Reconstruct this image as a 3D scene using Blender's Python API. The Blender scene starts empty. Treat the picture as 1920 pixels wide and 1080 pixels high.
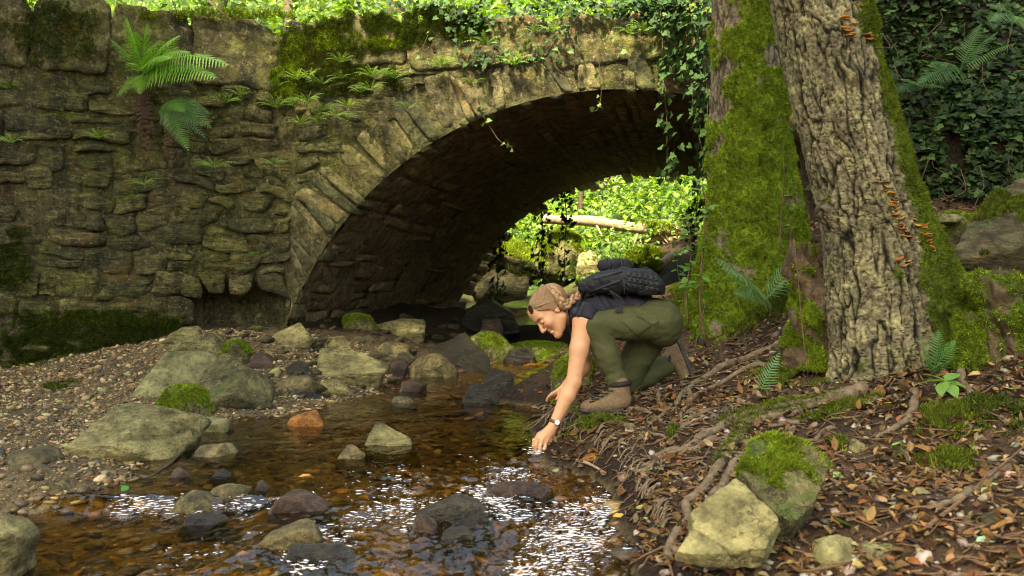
import bpy, bmesh, math, random
import numpy as np
from mathutils import Vector, Matrix

# ------------------------------------------------------------------ camera, sky, sun, exposure
scene = bpy.context.scene
COL = scene.collection
FPX = 1867.0            # focal length in pixels of the 1920 px wide photograph (35 mm lens)
CAMZ = 0.85
cam_d = bpy.data.cameras.new('camera'); cam_d.lens = 35.0; cam_d.sensor_width = 36.0
cam_d.clip_start = 0.05; cam_d.clip_end = 1000
cam_d.dof.use_dof = True; cam_d.dof.focus_distance = 6.3; cam_d.dof.aperture_fstop = 4.0
cam = bpy.data.objects.new('camera', cam_d); COL.objects.link(cam)
cam.location = (0, 0, CAMZ); cam.rotation_euler = (math.pi/2, 0, 0)
scene.camera = cam

SUN_EL, SUN_AZ = math.radians(58), math.radians(212)     # azimuth clockwise from +Y: behind the camera, to the left
world = bpy.data.worlds.new('World'); scene.world = world; world.use_nodes = True
wn = world.node_tree; wn.nodes.clear()
sky = wn.nodes.new('ShaderNodeTexSky'); sky.sky_type = 'NISHITA'; sky.sun_disc = False
sky.sun_elevation = SUN_EL; sky.sun_rotation = SUN_AZ; sky.air_density = 1.0; sky.dust_density = 4.0; sky.ozone_density = 0.4
bg = wn.nodes.new('ShaderNodeBackground'); bg.inputs[1].default_value = 0.15
wo = wn.nodes.new('ShaderNodeOutputWorld')
wn.links.new(sky.outputs[0], bg.inputs[0]); wn.links.new(bg.outputs[0], wo.inputs[0])
sun_d = bpy.data.lights.new('sun', 'SUN'); sun_d.energy = 2.8; sun_d.angle = math.radians(3); sun_d.color = (1.0, 0.93, 0.80)
sun = bpy.data.objects.new('sun', sun_d); COL.objects.link(sun)
sdir = Vector((math.sin(SUN_AZ)*math.cos(SUN_EL), math.cos(SUN_AZ)*math.cos(SUN_EL), math.sin(SUN_EL)))
sun.rotation_euler = sdir.to_track_quat('Z', 'Y').to_euler()
scene.view_settings.view_transform = 'Standard'; scene.view_settings.look = 'None'
scene.view_settings.gamma = 1.0; scene.view_settings.use_curve_mapping = False
scene.view_settings.exposure = 2.8
scene.view_settings.use_white_balance = True; scene.view_settings.white_balance_temperature = 7600; scene.view_settings.white_balance_tint = 4
scene.cycles.use_denoising = True
scene.cycles.filter_width = 1.0; scene.cycles.max_bounces = 8; scene.cycles.diffuse_bounces = 5; scene.cycles.transparent_max_bounces = 12
scene.cycles.sample_clamp_indirect = 6.0

# ------------------------------------------------------------------ small maths helpers
R = np.random.RandomState(7)
def P(px, py, Y):
    """a point of the place that lies Y metres away in the direction of a pixel of the 1920x1080 photograph"""
    return np.array([(px-960)/FPX*Y, Y, CAMZ-(py-540)/FPX*Y])
_perm = np.random.RandomState(3).permutation(256).astype(np.int64); _perm = np.concatenate([_perm]*3)
_g = np.random.RandomState(4).normal(size=(256, 3)); _g /= np.linalg.norm(_g, axis=1)[:, None]
def gn(p, f=1.0, seed=0):
    """gradient noise, p (...,3), about -0.8..0.8"""
    p = np.asarray(p, float)*f + seed*17.31
    i = np.floor(p).astype(np.int64); q = p-i; i &= 255
    w = q*q*q*(q*(q*6-15)+10)
    out = 0
    for dx in (0, 1):
        wx = w[..., 0] if dx else 1-w[..., 0]
        a = _perm[i[..., 0]+dx]
        for dy in (0, 1):
            wy = w[..., 1] if dy else 1-w[..., 1]
            b = _perm[a+i[..., 1]+dy]
            for dz in (0, 1):
                wz = w[..., 2] if dz else 1-w[..., 2]
                g = _g[_perm[b+i[..., 2]+dz]]
                out = out + wx*wy*wz*(g[..., 0]*(q[..., 0]-dx)+g[..., 1]*(q[..., 1]-dy)+g[..., 2]*(q[..., 2]-dz))
    return out*1.5
def fbm(p, f=1.0, o=4, seed=0, gain=0.5):
    s = 0; a = 1.0
    for k in range(o):
        s = s+a*gn(p, f*2.03**k, seed+k*3.1); a *= gain
    return s
def v3(x, y, z=0.0):
    x = np.asarray(x, float); y = np.asarray(y, float)
    return np.stack([x, y, np.broadcast_to(np.asarray(z, float), x.shape)], -1)
def sstep(a, b, x):
    t = np.clip((x-a)/(b-a), 0, 1); return t*t*(3-2*t)
def unit(v): v = np.asarray(v, float); return v/np.linalg.norm(v)

# ------------------------------------------------------------------ object helpers
def mesh_np(name, V, F, smooth=True, col=None):
    """V (n,3); F: array (m,k) or a list of such arrays"""
    V = np.ascontiguousarray(V, np.float32)
    Fs = F if isinstance(F, list) else [F]
    Fs = [np.asarray(f, np.int32) for f in Fs if len(f)]
    me = bpy.data.meshes.new(name)
    me.vertices.add(len(V)); me.vertices.foreach_set('co', V.ravel())
    loops = np.concatenate([f.ravel() for f in Fs]); tot = np.concatenate([np.full(len(f), f.shape[1], np.int32) for f in Fs])
    st = np.concatenate([[0], np.cumsum(tot)[:-1]]).astype(np.int32)
    me.loops.add(len(loops)); me.loops.foreach_set('vertex_index', loops)
    me.polygons.add(len(tot)); me.polygons.foreach_set('loop_start', st)
    me.polygons.foreach_set('use_smooth', np.full(len(tot), smooth))
    me.update(calc_edges=True)
    if col is not None: set_col(me, col)
    return me
def set_col(me, col, name='Col'):
    a = me.color_attributes.new(name, 'FLOAT_COLOR', 'POINT')
    c = np.ones((len(me.vertices), 4), np.float32); c[:, :3] = np.asarray(col)[:, :3]
    a.data.foreach_set('color', c.ravel())
def obj(name, me, mat=None, parent=None, label=None, cat=None, group=None, kind=None, loc=None):
    o = bpy.data.objects.new(name, me); COL.objects.link(o)
    if mat is not None and me is not None and not me.materials: me.materials.append(mat)
    if parent is not None: o.parent = parent
    if loc is not None: o.location = [float(t) for t in loc]
    if label: o['label'] = label
    if cat: o['category'] = cat
    if group: o['group'] = group
    if kind: o['kind'] = kind
    return o
def empty(name, label, cat, group=None, loc=(0, 0, 0)):
    return obj(name, None, None, None, label, cat, group, None, loc)
def grid_faces(n, m, wrap=False):
    """n rows of m points"""
    i = np.arange(n-1)[:, None]; j = np.arange(m if wrap else m-1)[None, :]
    j2 = (j+1) % m
    return np.stack([i*m+j, i*m+j2, (i+1)*m+j2, (i+1)*m+j], -1).reshape(-1, 4)
def tube(path, rad, n=8, cap=True, jitter=0.0, seed=0):
    path = np.asarray(path, float); k = len(path)
    rad = np.broadcast_to(np.asarray(rad, float), (k,)).copy()
    t = np.gradient(path, axis=0); t /= np.linalg.norm(t, axis=1)[:, None]+1e-9
    ref = np.array([0, 0, 1.0]) if abs(t[0, 2]) < 0.9 else np.array([1.0, 0, 0])
    N = []; nrm = np.cross(t[0], ref); nrm /= np.linalg.norm(nrm)
    for a in t:
        nrm = nrm-a*nrm.dot(a); nrm /= np.linalg.norm(nrm)+1e-9; N.append(nrm)
    N = np.array(N); B = np.cross(t, N)
    ang = np.linspace(0, 2*math.pi, n, endpoint=False)
    V = path[:, None]+rad[:, None, None]*(np.cos(ang)[None, :, None]*N[:, None]+np.sin(ang)[None, :, None]*B[:, None])
    if jitter:
        V = V+((V-path[:, None])*jitter*fbm(V*1.0, 1/max(rad.max(), .004)*.7, 2, seed)[..., None])
    V = V.reshape(-1, 3); F = grid_faces(k, n, True)
    if cap:
        V = np.vstack([V, path[0]-t[0]*rad[0]*.3, path[-1]+t[-1]*rad[-1]*.3]); c0, c1 = len(V)-2, len(V)-1
        a = np.arange(n); b = (a+1) % n
        T = np.vstack([np.stack([b, a, np.full(n, c0)], -1), np.stack([a+(k-1)*n, b+(k-1)*n, np.full(n, c1)], -1)])
        return V, [F, T]
    return V, [F]
def spline(pts, n):
    """Catmull-Rom through pts (also any extra columns)"""
    p = np.asarray(pts, float); p = np.vstack([2*p[0]-p[1], p, 2*p[-1]-p[-2]])
    s = np.linspace(0, len(p)-3-1e-6, n); i = s.astype(int); t = (s-i)[:, None]
    a, b, c, d = p[i], p[i+1], p[i+2], p[i+3]
    return .5*((2*b)+(-a+c)*t+(2*a-5*b+4*c-d)*t*t+(-a+3*b-3*c+d)*t**3)
def join(parts):
    """[(V, [F..]), ...] -> V, [F..]"""
    Vs, Fs, o = [], [], 0
    for V, F in parts:
        Vs.append(np.asarray(V)); Fs += [np.asarray(f)+o for f in (F if isinstance(F, list) else [F])]; o += len(V)
    by = {}
    for f in Fs: by.setdefault(f.shape[1], []).append(f)
    return np.vstack(Vs), [np.vstack(v) for v in by.values()]
def box(c, h, rot=None):
    s = np.array([[x, y, z] for x in (-1, 1) for y in (-1, 1) for z in (-1, 1)], float)*np.asarray(h)
    if rot is not None: s = s@np.asarray(rot).T
    return s+np.asarray(c), [np.array([[0, 1, 3, 2], [4, 6, 7, 5], [0, 4, 5, 1], [2, 3, 7, 6], [0, 2, 6, 4], [1, 5, 7, 3]])]
def rotz(a): c, s = math.cos(a), math.sin(a); return np.array([[c, -s, 0], [s, c, 0], [0, 0, 1.0]])
def rand_frames(n, normals=None, tilt=0.5, rs=R):
    """n rotation matrices, z axis near the normals"""
    if normals is None: normals = np.tile([0, 0, 1.0], (n, 1))
    z = normals+rs.normal(size=(n, 3))*tilt; z /= np.linalg.norm(z, axis=1)[:, None]
    a = rs.normal(size=(n, 3)); x = a-z*np.sum(a*z, 1)[:, None]; x /= np.linalg.norm(x, axis=1)[:, None]
    return np.stack([x, np.cross(z, x), z], -1)
def scatter(protos, pos, M, scale, colors=None):
    """copies of proto (V,F) at pos with rotation M and scale -> V, Fs, col"""
    n = len(pos); pick = R.randint(0, len(protos), n); scale = np.asarray(scale, float)
    if scale.ndim == 1: scale = np.repeat(scale[:, None], 3, 1)
    Vs, Fs, Cs, off = [], [], [], 0
    for k, (pv, pf) in enumerate(protos):
        m = pick == k
        if not m.any(): continue
        v = np.einsum('nij,nvj->nvi', M[m], pv[None]*scale[m][:, None])+pos[m][:, None]
        q = len(pv); nn = m.sum()
        for f in (pf if isinstance(pf, list) else [pf]):
            Fs.append(((np.arange(nn)*q)[:, None, None]+np.asarray(f)[None]).reshape(-1, np.asarray(f).shape[1])+off)
        Vs.append(v.reshape(-1, 3)); off += nn*q
        if colors is not None: Cs.append(np.repeat(colors[m], q, 0))
    by = {}
    for f in Fs: by.setdefault(f.shape[1], []).append(f)
    return np.vstack(Vs), [np.vstack(f) for f in by.values()], (np.vstack(Cs) if Cs else None)
_ico = {}
def ico(sub):
    if sub not in _ico:
        bm = bmesh.new(); bmesh.ops.create_icosphere(bm, subdivisions=sub, radius=1)
        _ico[sub] = (np.array([v.co[:] for v in bm.verts]), np.array([[v.index for v in f.verts] for f in bm.faces])); bm.free()
    return _ico[sub]
def palette(cols, n, var=0.15, rs=R):
    c = np.array(cols)[rs.randint(0, len(cols), n)]
    return np.clip(c*(1+rs.normal(size=(n, 1))*var)*(1+rs.normal(size=(n, 3))*var*.3), 0.004, 1)

# ------------------------------------------------------------------ materials
class NT:
    def __init__(s, name):
        s.m = bpy.data.materials.new(name); s.m.use_nodes = True; s.t = s.m.node_tree; s.t.nodes.clear()
        s.out = s.n('ShaderNodeOutputMaterial')
    def n(s, typ, **kw):
        nd = s.t.nodes.new(typ)
        for k, v in kw.items():
            if k.startswith('i_'):
                key = k[2:]; key = int(key) if key.isdigit() else key.replace('_', ' ')
                if hasattr(v, 'is_linked') or isinstance(v, bpy.types.NodeSocket): s.t.links.new(v, nd.inputs[key])
                else: nd.inputs[key].default_value = v
            else: setattr(nd, k, v)
        return nd
    def link(s, a, b): s.t.links.new(a, b)
    def coords(s, scale=(1, 1, 1), rnd=True):
        tc = s.n('ShaderNodeTexCoord').outputs['Object']
        if rnd:
            oi = s.n('ShaderNodeObjectInfo').outputs['Random']
            mu = s.n('ShaderNodeMath', operation='MULTIPLY', i_0=oi, i_1=37.0).outputs[0]
            tc = s.n('ShaderNodeVectorMath', operation='ADD', i_0=tc, i_1=mu).outputs[0]
        return s.n('ShaderNodeVectorMath', operation='MULTIPLY', i_0=tc, i_1=scale).outputs[0]
    def noise(s, vec, scale, detail=5, rough=.6, dist=0.0):
        return s.n('ShaderNodeTexNoise', i_Vector=vec, i_Scale=scale, i_Detail=detail, i_Roughness=rough, i_Distortion=dist).outputs[0]
    def ramp(s, fac, stops, interp='LINEAR'):
        r = s.n('ShaderNodeValToRGB', i_0=fac); cr = r.color_ramp; cr.interpolation = interp
        while len(cr.elements) < len(stops): cr.elements.new(.5)
        for e, (p, c) in zip(cr.elements, stops):
            e.position = p; e.color = (*c, 1) if hasattr(c, '__len__') else (c, c, c, 1)
        return r.outputs[0]
    def mix(s, fac, a, b, blend='MIX'):
        m = s.n('ShaderNodeMix', data_type='RGBA', blend_type=blend)
        for sock, v in ((m.inputs[0], fac), (m.inputs[6], a), (m.inputs[7], b)):
            if isinstance(v, bpy.types.NodeSocket): s.link(v, sock)
            elif hasattr(v, '__len__'): sock.default_value = (*v, 1)
            else: sock.default_value = v
        return m.outputs[2]
    def math(s, op, a, b=0.0): return s.n('ShaderNodeMath', operation=op, i_0=a, i_1=b).outputs[0]
    def attr(s, name='Col'): return s.n('ShaderNodeAttribute', attribute_name=name).outputs['Color']
    def bump(s, h, dist, strength=1.0, normal=None):
        b = s.n('ShaderNodeBump', i_Height=h, i_Distance=dist, i_Strength=strength)
        if normal is not None: s.link(normal, b.inputs['Normal'])
        return b.outputs[0]
    def done(s, color, rough=.8, normal=None, spec=.4, **kw):
        p = s.n('ShaderNodeBsdfPrincipled')
        for sock, v in (('Base Color', color), ('Roughness', rough), ('Specular IOR Level', spec)):
            if isinstance(v, bpy.types.NodeSocket): s.link(v, p.inputs[sock])
            elif hasattr(v, '__len__'): p.inputs[sock].default_value = (*v, 1)
            else: p.inputs[sock].default_value = v
        for k, v in kw.items(): p.inputs[k.replace('_', ' ')].default_value = v
        if normal is not None: s.link(normal, p.inputs['Normal'])
        s.link(p.outputs[0], s.out.inputs[0]); s.p = p
        return s.m

def rock_mat(name, c1, c2, c3, rough=.8, moss=0.0, scale=1.0, bump=.02, mosscol=(.055, .095, .012), spec=.35, rand=.35, lich=.0, strat=0.0, stain=0.0):
    c1, c2, c3 = [(q[0]*f_, q[1]*f_*.99, q[2]*f_*.72) for q, f_ in zip((c1, c2, c3), (.55, .96, 1.18))]
    n = NT(name); co = n.coords(); co2 = n.coords((1, 1, 4.5)) if strat else co
    a = n.noise(co2, 2.2*scale, 8, .65, .6); b = n.noise(co, 9*scale, 6, .7); f = n.noise(co, 45*scale, 4, .7)
    c = n.ramp(a, [(.30, c1), (.5, c2), (.70, c3)])
    c = n.mix(n.ramp(b, [(.36, .85), (.56, .0)]), c, n.mix(1.0, c, (.34, .31, .26), 'MULTIPLY'))
    c = n.mix(n.ramp(f, [(.45, .0), (.72, .65)]), c, n.mix(1.0, c, (1.7, 1.65, 1.5), 'MULTIPLY'))
    cr = n.n('ShaderNodeTexVoronoi', feature='DISTANCE_TO_EDGE', i_Scale=3.2*scale, i_Vector=n.n('ShaderNodeVectorMath', operation='ADD', i_0=co2, i_1=n.n('ShaderNodeTexNoise', i_Vector=co, i_Scale=5*scale, i_Detail=4).outputs[1]).outputs[0]).outputs[0]
    ck = n.ramp(cr, [(.0, 1.0), (.035, 0.0)]); ck = n.math('MULTIPLY', ck, n.ramp(n.noise(co, 1.7*scale, 3), [(.45, 0.0), (.6, .8)]))
    c = n.mix(ck, c, n.mix(1.0, c, (.18, .15, .12), 'MULTIPLY'))
    if lich:
        v = n.noise(co, 14*scale, 5, .75, 1.2)
        c = n.mix(n.ramp(v, [(.57, 0.0), (.66, lich)]), c, (.36, .34, .20))
    if stain:        # damp streaks, rust, green film and lichen specks that run across the joints
        cw = n.coords(rnd=False); cs_ = n.coords((5.5, 5.5, .8), rnd=False)
        c = n.mix(n.ramp(n.noise(cw, 3.6, 5, .65, .8), [(.56, 0.0), (.66, .55*stain)]), c, (.20, .095, .028))
        c = n.mix(n.ramp(n.noise(cw, 1.3, 5, .6), [(.42, 0.0), (.60, .75*stain)]), c, n.mix(1.0, c, (.80, 1.0, .36), 'MULTIPLY'))
        c = n.mix(n.ramp(n.noise(cs_, 1.0, 5, .65), [(.50, 0.0), (.66, .8*stain)]), c, n.mix(1.0, c, (.26, .24, .18), 'MULTIPLY'))
        c = n.mix(n.ramp(n.noise(cw, 26, 5, .75), [(.56, 0.0), (.64, .75*stain)]), c, (.34, .31, .17))
        c = n.mix(n.ramp(n.noise(cw, 12, 6, .8, 1.0), [(.36, .85*stain), (.45, 0.0)]), c, n.mix(1.0, c, (.16, .14, .10), 'MULTIPLY'))
    oi = n.n('ShaderNodeObjectInfo').outputs['Random']
    c = n.mix(1.0, c, n.ramp(oi, [(0, (1-rand, 1-rand*.9, 1-rand)), (.5, (1, .97, .92)), (1, (1+rand*.6, 1+rand*.45, 1+rand*.25))]), 'MULTIPLY')
    if moss:
        geo = n.n('ShaderNodeNewGeometry').outputs['Normal']
        z = n.n('ShaderNodeSeparateXYZ', i_0=geo).outputs[2]
        w = n.math('ADD', n.math('MULTIPLY', z, .30), n.noise(co, 3.5*scale, 6, .7))
        c = n.mix(n.ramp(w, [(.92-moss*.42, 0.0), (1.0-moss*.42, .9)]), c, n.mix(n.noise(co, 60*scale, 3), mosscol, tuple(t*2.0 for t in mosscol)))
    h = n.math('SUBTRACT', n.math('ADD', n.math('MULTIPLY', a, 1.0), n.math('ADD', n.math('MULTIPLY', b, .75), n.math('MULTIPLY', f, .28))), n.math('MULTIPLY', ck, .25))
    return n.done(c, rough, n.bump(h, bump*2.6, 1.0), spec)

M = {}
M['boulder'] = rock_mat('boulder stone', (.12, .112, .055), (.225, .205, .11), (.33, .30, .18), .8, .20, 1.6, .022, rand=.25, strat=1)
M['boulder_lichen'] = rock_mat('lichen boulder stone', (.06, .058, .024), (.14, .13, .06), (.26, .24, .13), .85, .3, 2.6, .035, rand=.1, lich=.8)
M['boulder_moss'] = rock_mat('mossy boulder', (.085, .08, .04), (.15, .14, .07), (.24, .22, .13), .85, .48, 1.6, .03, (.05, .075, .010), rand=.2)
M['slab'] = rock_mat('pale slab stone', (.12, .112, .058), (.20, .185, .10), (.28, .26, .155), .8, .10, 2.0, .009, rand=.2)
M['wet'] = rock_mat('wet dark stone', (.014, .012, .009), (.030, .026, .020), (.065, .058, .045), .30, 0, 2.5, .02, spec=.6, rand=.3, strat=1)
M['bankrock'] = rock_mat('brown bank rock', (.06, .048, .026), (.125, .10, .055), (.20, .165, .10), .85, .35, 2.2, .03, rand=.1, strat=1)
M['rubble'] = rock_mat('rubble stone', (.06, .05, .028), (.13, .11, .062), (.24, .20, .12), .75, .1, 4, .012, rand=.5)
M['orange'] = rock_mat('rusty orange stone', (.22, .08, .018), (.36, .15, .035), (.45, .22, .07), .55, 0, 4, .012, rand=.1)
M['purple'] = rock_mat('reddish purple stone', (.030, .016, .010), (.062, .034, .022), (.11, .068, .045), .35, 0, 4, .012, rand=.2, spec=.6)
M['wall'] = rock_mat('wall masonry stone', (.07, .062, .024), (.15, .132, .055), (.26, .23, .115), .85, .20, 2.6, .05, (.06, .080, .010), rand=.35, lich=.4, strat=1, stain=1.0)
M['ring'] = rock_mat('arch ring stone', (.085, .075, .04), (.19, .165, .10), (.34, .30, .20), .85, .12, 3.0, .035, (.055, .075, .012), rand=.50, lich=.6, stain=.55)
M['vault'] = rock_mat('vault stone', (.13, .096, .056), (.28, .205, .12), (.42, .32, .20), .8, 0, 3, .03, rand=.4, lich=.15)
M['mortar'] = rock_mat('old lime mortar', (.06, .053, .022), (.135, .118, .052), (.23, .20, .105), .95, .18, 3, .05, (.05, .07, .008), rand=.0, lich=.4, stain=1.0)
M['vault_mortar'] = rock_mat('dark vault mortar', (.11, .08, .048), (.24, .178, .105), (.38, .29, .18), .95, 0, 4, .03, rand=.0)
M['coping'] = rock_mat('weathered parapet render', (.07, .058, .026), (.135, .115, .056), (.23, .20, .115), .9, .30, 2.2, .025, (.05, .066, .008), rand=.12, lich=.3, stain=.9)

def attr_mat(name, rough=.7, spec=.3, bumpscale=0, bumpdist=.004, trans=0.0, var=.25):
    n = NT(name); co = n.coords(rnd=False); c = n.attr()
    if var: c = n.mix(1.0, c, n.ramp(n.noise(co, 30 if not bumpscale else bumpscale, 4), [(.3, 1-var), (.7, 1+var)]), 'MULTIPLY')
    nor = n.bump(n.noise(co, bumpscale, 4), bumpdist) if bumpscale else None
    m = n.done(c, rough, nor, spec)
    if trans:      # leaves let some light through
        tl = n.n('ShaderNodeBsdfTranslucent'); n.link(n.mix(1.0, c, (1.25, 1.3, .5), 'MULTIPLY'), tl.inputs[0])
        ms = n.n('ShaderNodeMixShader', i_0=trans); n.link(n.p.outputs[0], ms.inputs[1]); n.link(tl.outputs[0], ms.inputs[2])
        n.link(ms.outputs[0], n.out.inputs[0])
    return m
M['leaf'] = attr_mat('leaf', .45, .35, trans=.4, var=.15)
M['ivy'] = attr_mat('ivy leaf', .6, .14, trans=.10, var=.25)
M['moss'] = attr_mat('moss tufts', .9, .1, trans=.25, var=.3)
M['litter'] = attr_mat('dead leaf', .75, .25, var=.3)
M['pebble'] = attr_mat('pebble', .55, .4, 60, .003)
M['ground'] = attr_mat('soil', .9, .2, 45, .02, var=.5)
M['bark_tint'] = attr_mat('bark', .9, .15, 70, .006, var=.45)
M['cloth_attr'] = attr_mat('painted', .6, .3, var=.1)
def plain(name, c, rough=.7, spec=.3, bs=0, bd=.003, var=.2, **kw):
    n = NT(name); co = n.coords()
    cc = n.mix(1.0, c, n.ramp(n.noise(co, bs or 20, 4), [(.3, 1-var), (.7, 1+var)]), 'MULTIPLY')
    return n.done(cc, rough, n.bump(n.noise(co, bs, 4), bd) if bs else None, spec, **kw)
M['root'] = plain('root bark', (.13, .095, .055), .85, .2, 30, .008, .45)
M['twig'] = plain('twig', (.12, .07, .035), .8, .2, 40, .004, .4)
M['wood'] = plain('weathered log wood', (.27, .19, .11), .85, .2, 18, .01, .4)
M['darkwood'] = plain('dark bark', (.07, .05, .028), .9, .15, 18, .02, .4)
M['palewood'] = plain('pale bark', (.42, .36, .24), .85, .2, 10, .01, .3)
M['post'] = plain('grey fence post wood', (.20, .15, .10), .9, .2, 25, .005, .3)
def plain_foam_glints():
    n = NT('foam_glints'); return n.done((.92, .93, .94), .2, None, .7)

ORD = ['', 'second ', 'third ', 'fourth ', 'fifth ', 'sixth ', 'seventh ', 'eighth ']
def place_labels(items, what, landmarks):
    """items: (object, px, py); a label by the nearest landmark, side and order of distance"""
    g = {}
    for o, px, py in items:
        k = min(range(len(landmarks)), key=lambda i: math.hypot(px-landmarks[i][0], 1.6*(py-landmarks[i][1])))
        x, y, nm = landmarks[k]; dx, dy = px-x, 1.6*(py-y)
        side = ('left of ' if dx < 0 else 'right of ') if abs(dx) > abs(dy) else ('above ' if dy < 0 else 'below ')
        g.setdefault((side, nm), []).append((math.hypot(dx, dy), o))
    for (side, nm), l in g.items():
        l.sort(key=lambda t: t[0])
        for i, (d, o) in enumerate(l):
            o['label'] = (ORD[i]+'nearest '+what+' '+side+nm) if i < 8 else (what+', farther '+side+nm)
# ------------------------------------------------------------------ terrain
def wl(x, y):
    """still water level: the stream drops towards the camera"""
    y = np.asarray(y, float); x = np.asarray(x, float)
    z = np.interp(y, [0, 2.5, 3.3, 4.3, 4.9, 7, 8.5, 9.3, 9.6, 11, 11.2, 14, 14.4, 18, 30], [-.14, -.115, -.07, -.015, .035, .10, .165, .20, .27, .31, .37, .46, .56, .75, 1.6])
    step = sstep(4.20, 4.08, y)*.045*sstep(-.8, -1.25, x)
    return z-step
CP = []
def cp(px, py, Y): CP.append(P(px, py, Y))
# left beach and wall foot
for a in [(140, 905, 4.3), (60, 860, 4.6), (60, 885, 4.35), (350, 860, 5.05), (300, 800, 5.7), (150, 770, 6.1), (30, 720, 6.9), (200, 700, 7.0),
          (250, 680, 7.3), (0, 690, 7.74), (100, 670, 7.85), (350, 625, 8.2), (460, 615, 8.4), (530, 765, 6.3), (480, 700, 7.1), (560, 690, 7.3), (600, 640, 8.2),
          (600, 738, 6.8), (730, 712, 7.8), (680, 670, 8.1), (800, 650, 8.6), (850, 685, 8.4), (640, 600, 9.6), (760, 592, 10.5), (850, 585, 12.), (870, 580, 14.2), (900, 600, 11.5)]: cp(*a)
# right bank
for a in [(1040, 752, 5.35), (1075, 790, 4.95), (1130, 778, 4.9), (1200, 800, 4.62), (1190, 765, 5.0), (1280, 722, 5.2), (1240, 730, 5.25), (1330, 660, 5.7), (1280, 600, 6.4), (1300, 540, 6.7), (1400, 610, 5.9),
          (1400, 520, 6.5), (1480, 475, 6.3), (1530, 440, 6.2), (1620, 700, 4.6), (1480, 700, 4.9), (1750, 650, 4.6), (1850, 540, 5.2), (1800, 380, 6.5), (1920, 345, 6.6), (1920, 430, 6.0),
          (1400, 770, 4.5), (1500, 850, 3.9), (1300, 850, 4.1), (1235, 850, 4.28), (1290, 950, 3.55), (1275, 1060, 3.1), (1400, 1060, 2.95), (1700, 1060, 2.75), (1900, 1060, 2.65), (1900, 900, 3.3),
          (1900, 720, 4.1), (1700, 850, 3.7), (1600, 950, 3.2), (1250, 560, 8.2), (1270, 540, 11.), (1150, 585, 8.6), (1100, 590, 10.5), (1080, 650, 7.0), (1110, 560, 14)]: cp(*a)
# stream bed, 7 to 12 cm under the water
for x, y, d in [(-1.95, 3.98, .05), (-1.75, 3.85, .07), (-2.1, 3.6, .07), (-2.0, 3.2, .09), (-2.5, 3.5, .06), (-2.6, 3.0, .06), (-1.5, 3.95, .08), (-1.7, 2.5, .10), (-1.6, 3.5, .07), (-1.0, 2.6, .10), (0, 2.4, .10), (.4, 2.6, .09), (-.5, 3.4, .09), (.25, 3.4, .09), (-1.3, 4.4, .07), (-.6, 4.4, .10), (0, 4.3, .11), (.28, 4.3, .10), (-1.05, 5.3, .08), (-.4, 5.4, .10),
                (.10, 5.3, .10), (-.7, 6.4, .08), (-.1, 6.3, .10), (.22, 6.2, .10), (-.4, 7.4, .08), (.1, 7.4, .09), (.45, 7.3, .07), (.0, 8.6, .07), (.45, 8.6, .06), (.05, 9.9, .05), (.35, 10, .05), (0, 12, .05), (.3, 12, .04), (.2, 14, .05), (.3, 16, .05)]:
    CP.append(np.array([x, y, float(wl(x, y))-d]))
# outside the frame and far away
for a in [(-3.6, 3, .2), (-4.5, 5, .7), (-6, 7, 1.6), (-6, 2, 1.2), (-3.0, 2, .15), (2.2, 2, .35), (4, 3, 1.3), (5.5, 6, 3.0), (3.8, 4.4, 1.2), (0, .5, -.25), (-1.5, .8, -.15), (1.3, 1.2, .1), (4.2, 7.5, 2.4), (7, 9, 4.2), (3, 9, 1.0), (2.2, 12, 1.0),
          (-2, 12, .8), (-2.4, 15.5, 1.5), (-5, 15, 3.4), (-7, 11, 3.0), (3.6, 15.5, 2.2), (6, 15, 4.0), (.9, 16.2, .95), (1.6, 18, 1.7), (.2, 18.2, .95), (-1.2, 18, 1.9), (3, 20, 2.8), (1, 20, 2.0), (-3, 20, 3.5), (0, 24, 3.9), (4, 25, 5.0), (-5, 25, 6.0), (-9, 20, 6.5), (9, 20, 6.5), (9, 3, 4.5), (-9, 3, 3.0), (0, -3, -.4), (-5, -3, 1.6), (5, -3, 2.2)]: CP.append(np.array(a))
CP = np.array(CP)
def _phi(r2): return np.where(r2 > 1e-12, r2*np.log(r2+1e-12), 0)
_n = len(CP); _K = _phi(((CP[:, None, :2]-CP[None, :, :2])**2).sum(-1))+np.eye(_n)*.03
_A = np.zeros((_n+3, _n+3)); _A[:_n, :_n] = _K; _A[:_n, _n] = 1; _A[:_n, _n+1:] = CP[:, :2]
_A[_n, :_n] = 1; _A[_n+1:, :_n] = CP[:, :2].T
_w = np.linalg.solve(_A, np.concatenate([CP[:, 2], np.zeros(3)]))
def _tps(x, y):
    out = np.full(x.shape, _w[_n])+_w[_n+1]*x+_w[_n+2]*y
    for k in range(_n): out += _w[k]*_phi((x-CP[k, 0])**2+(y-CP[k, 1])**2)
    return out
_tx = np.arange(-8.6, 8.7, .06); _ty = np.arange(-2.6, 25.1, .06)
_TX, _TY = np.meshgrid(_tx, _ty); _TT = _tps(_TX, _TY)
def _tps(x, y):      # the same surface, looked up
    i = np.clip((x-_tx[0])/.06, 0, len(_tx)-1.001); j = np.clip((y-_ty[0])/.06, 0, len(_ty)-1.001)
    a = i.astype(int); b = j.astype(int); s = i-a; t = j-b
    return (_TT[b, a]*(1-s)+_TT[b, a+1]*s)*(1-t)+(_TT[b+1, a]*(1-s)+_TT[b+1, a+1]*s)*t
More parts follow.
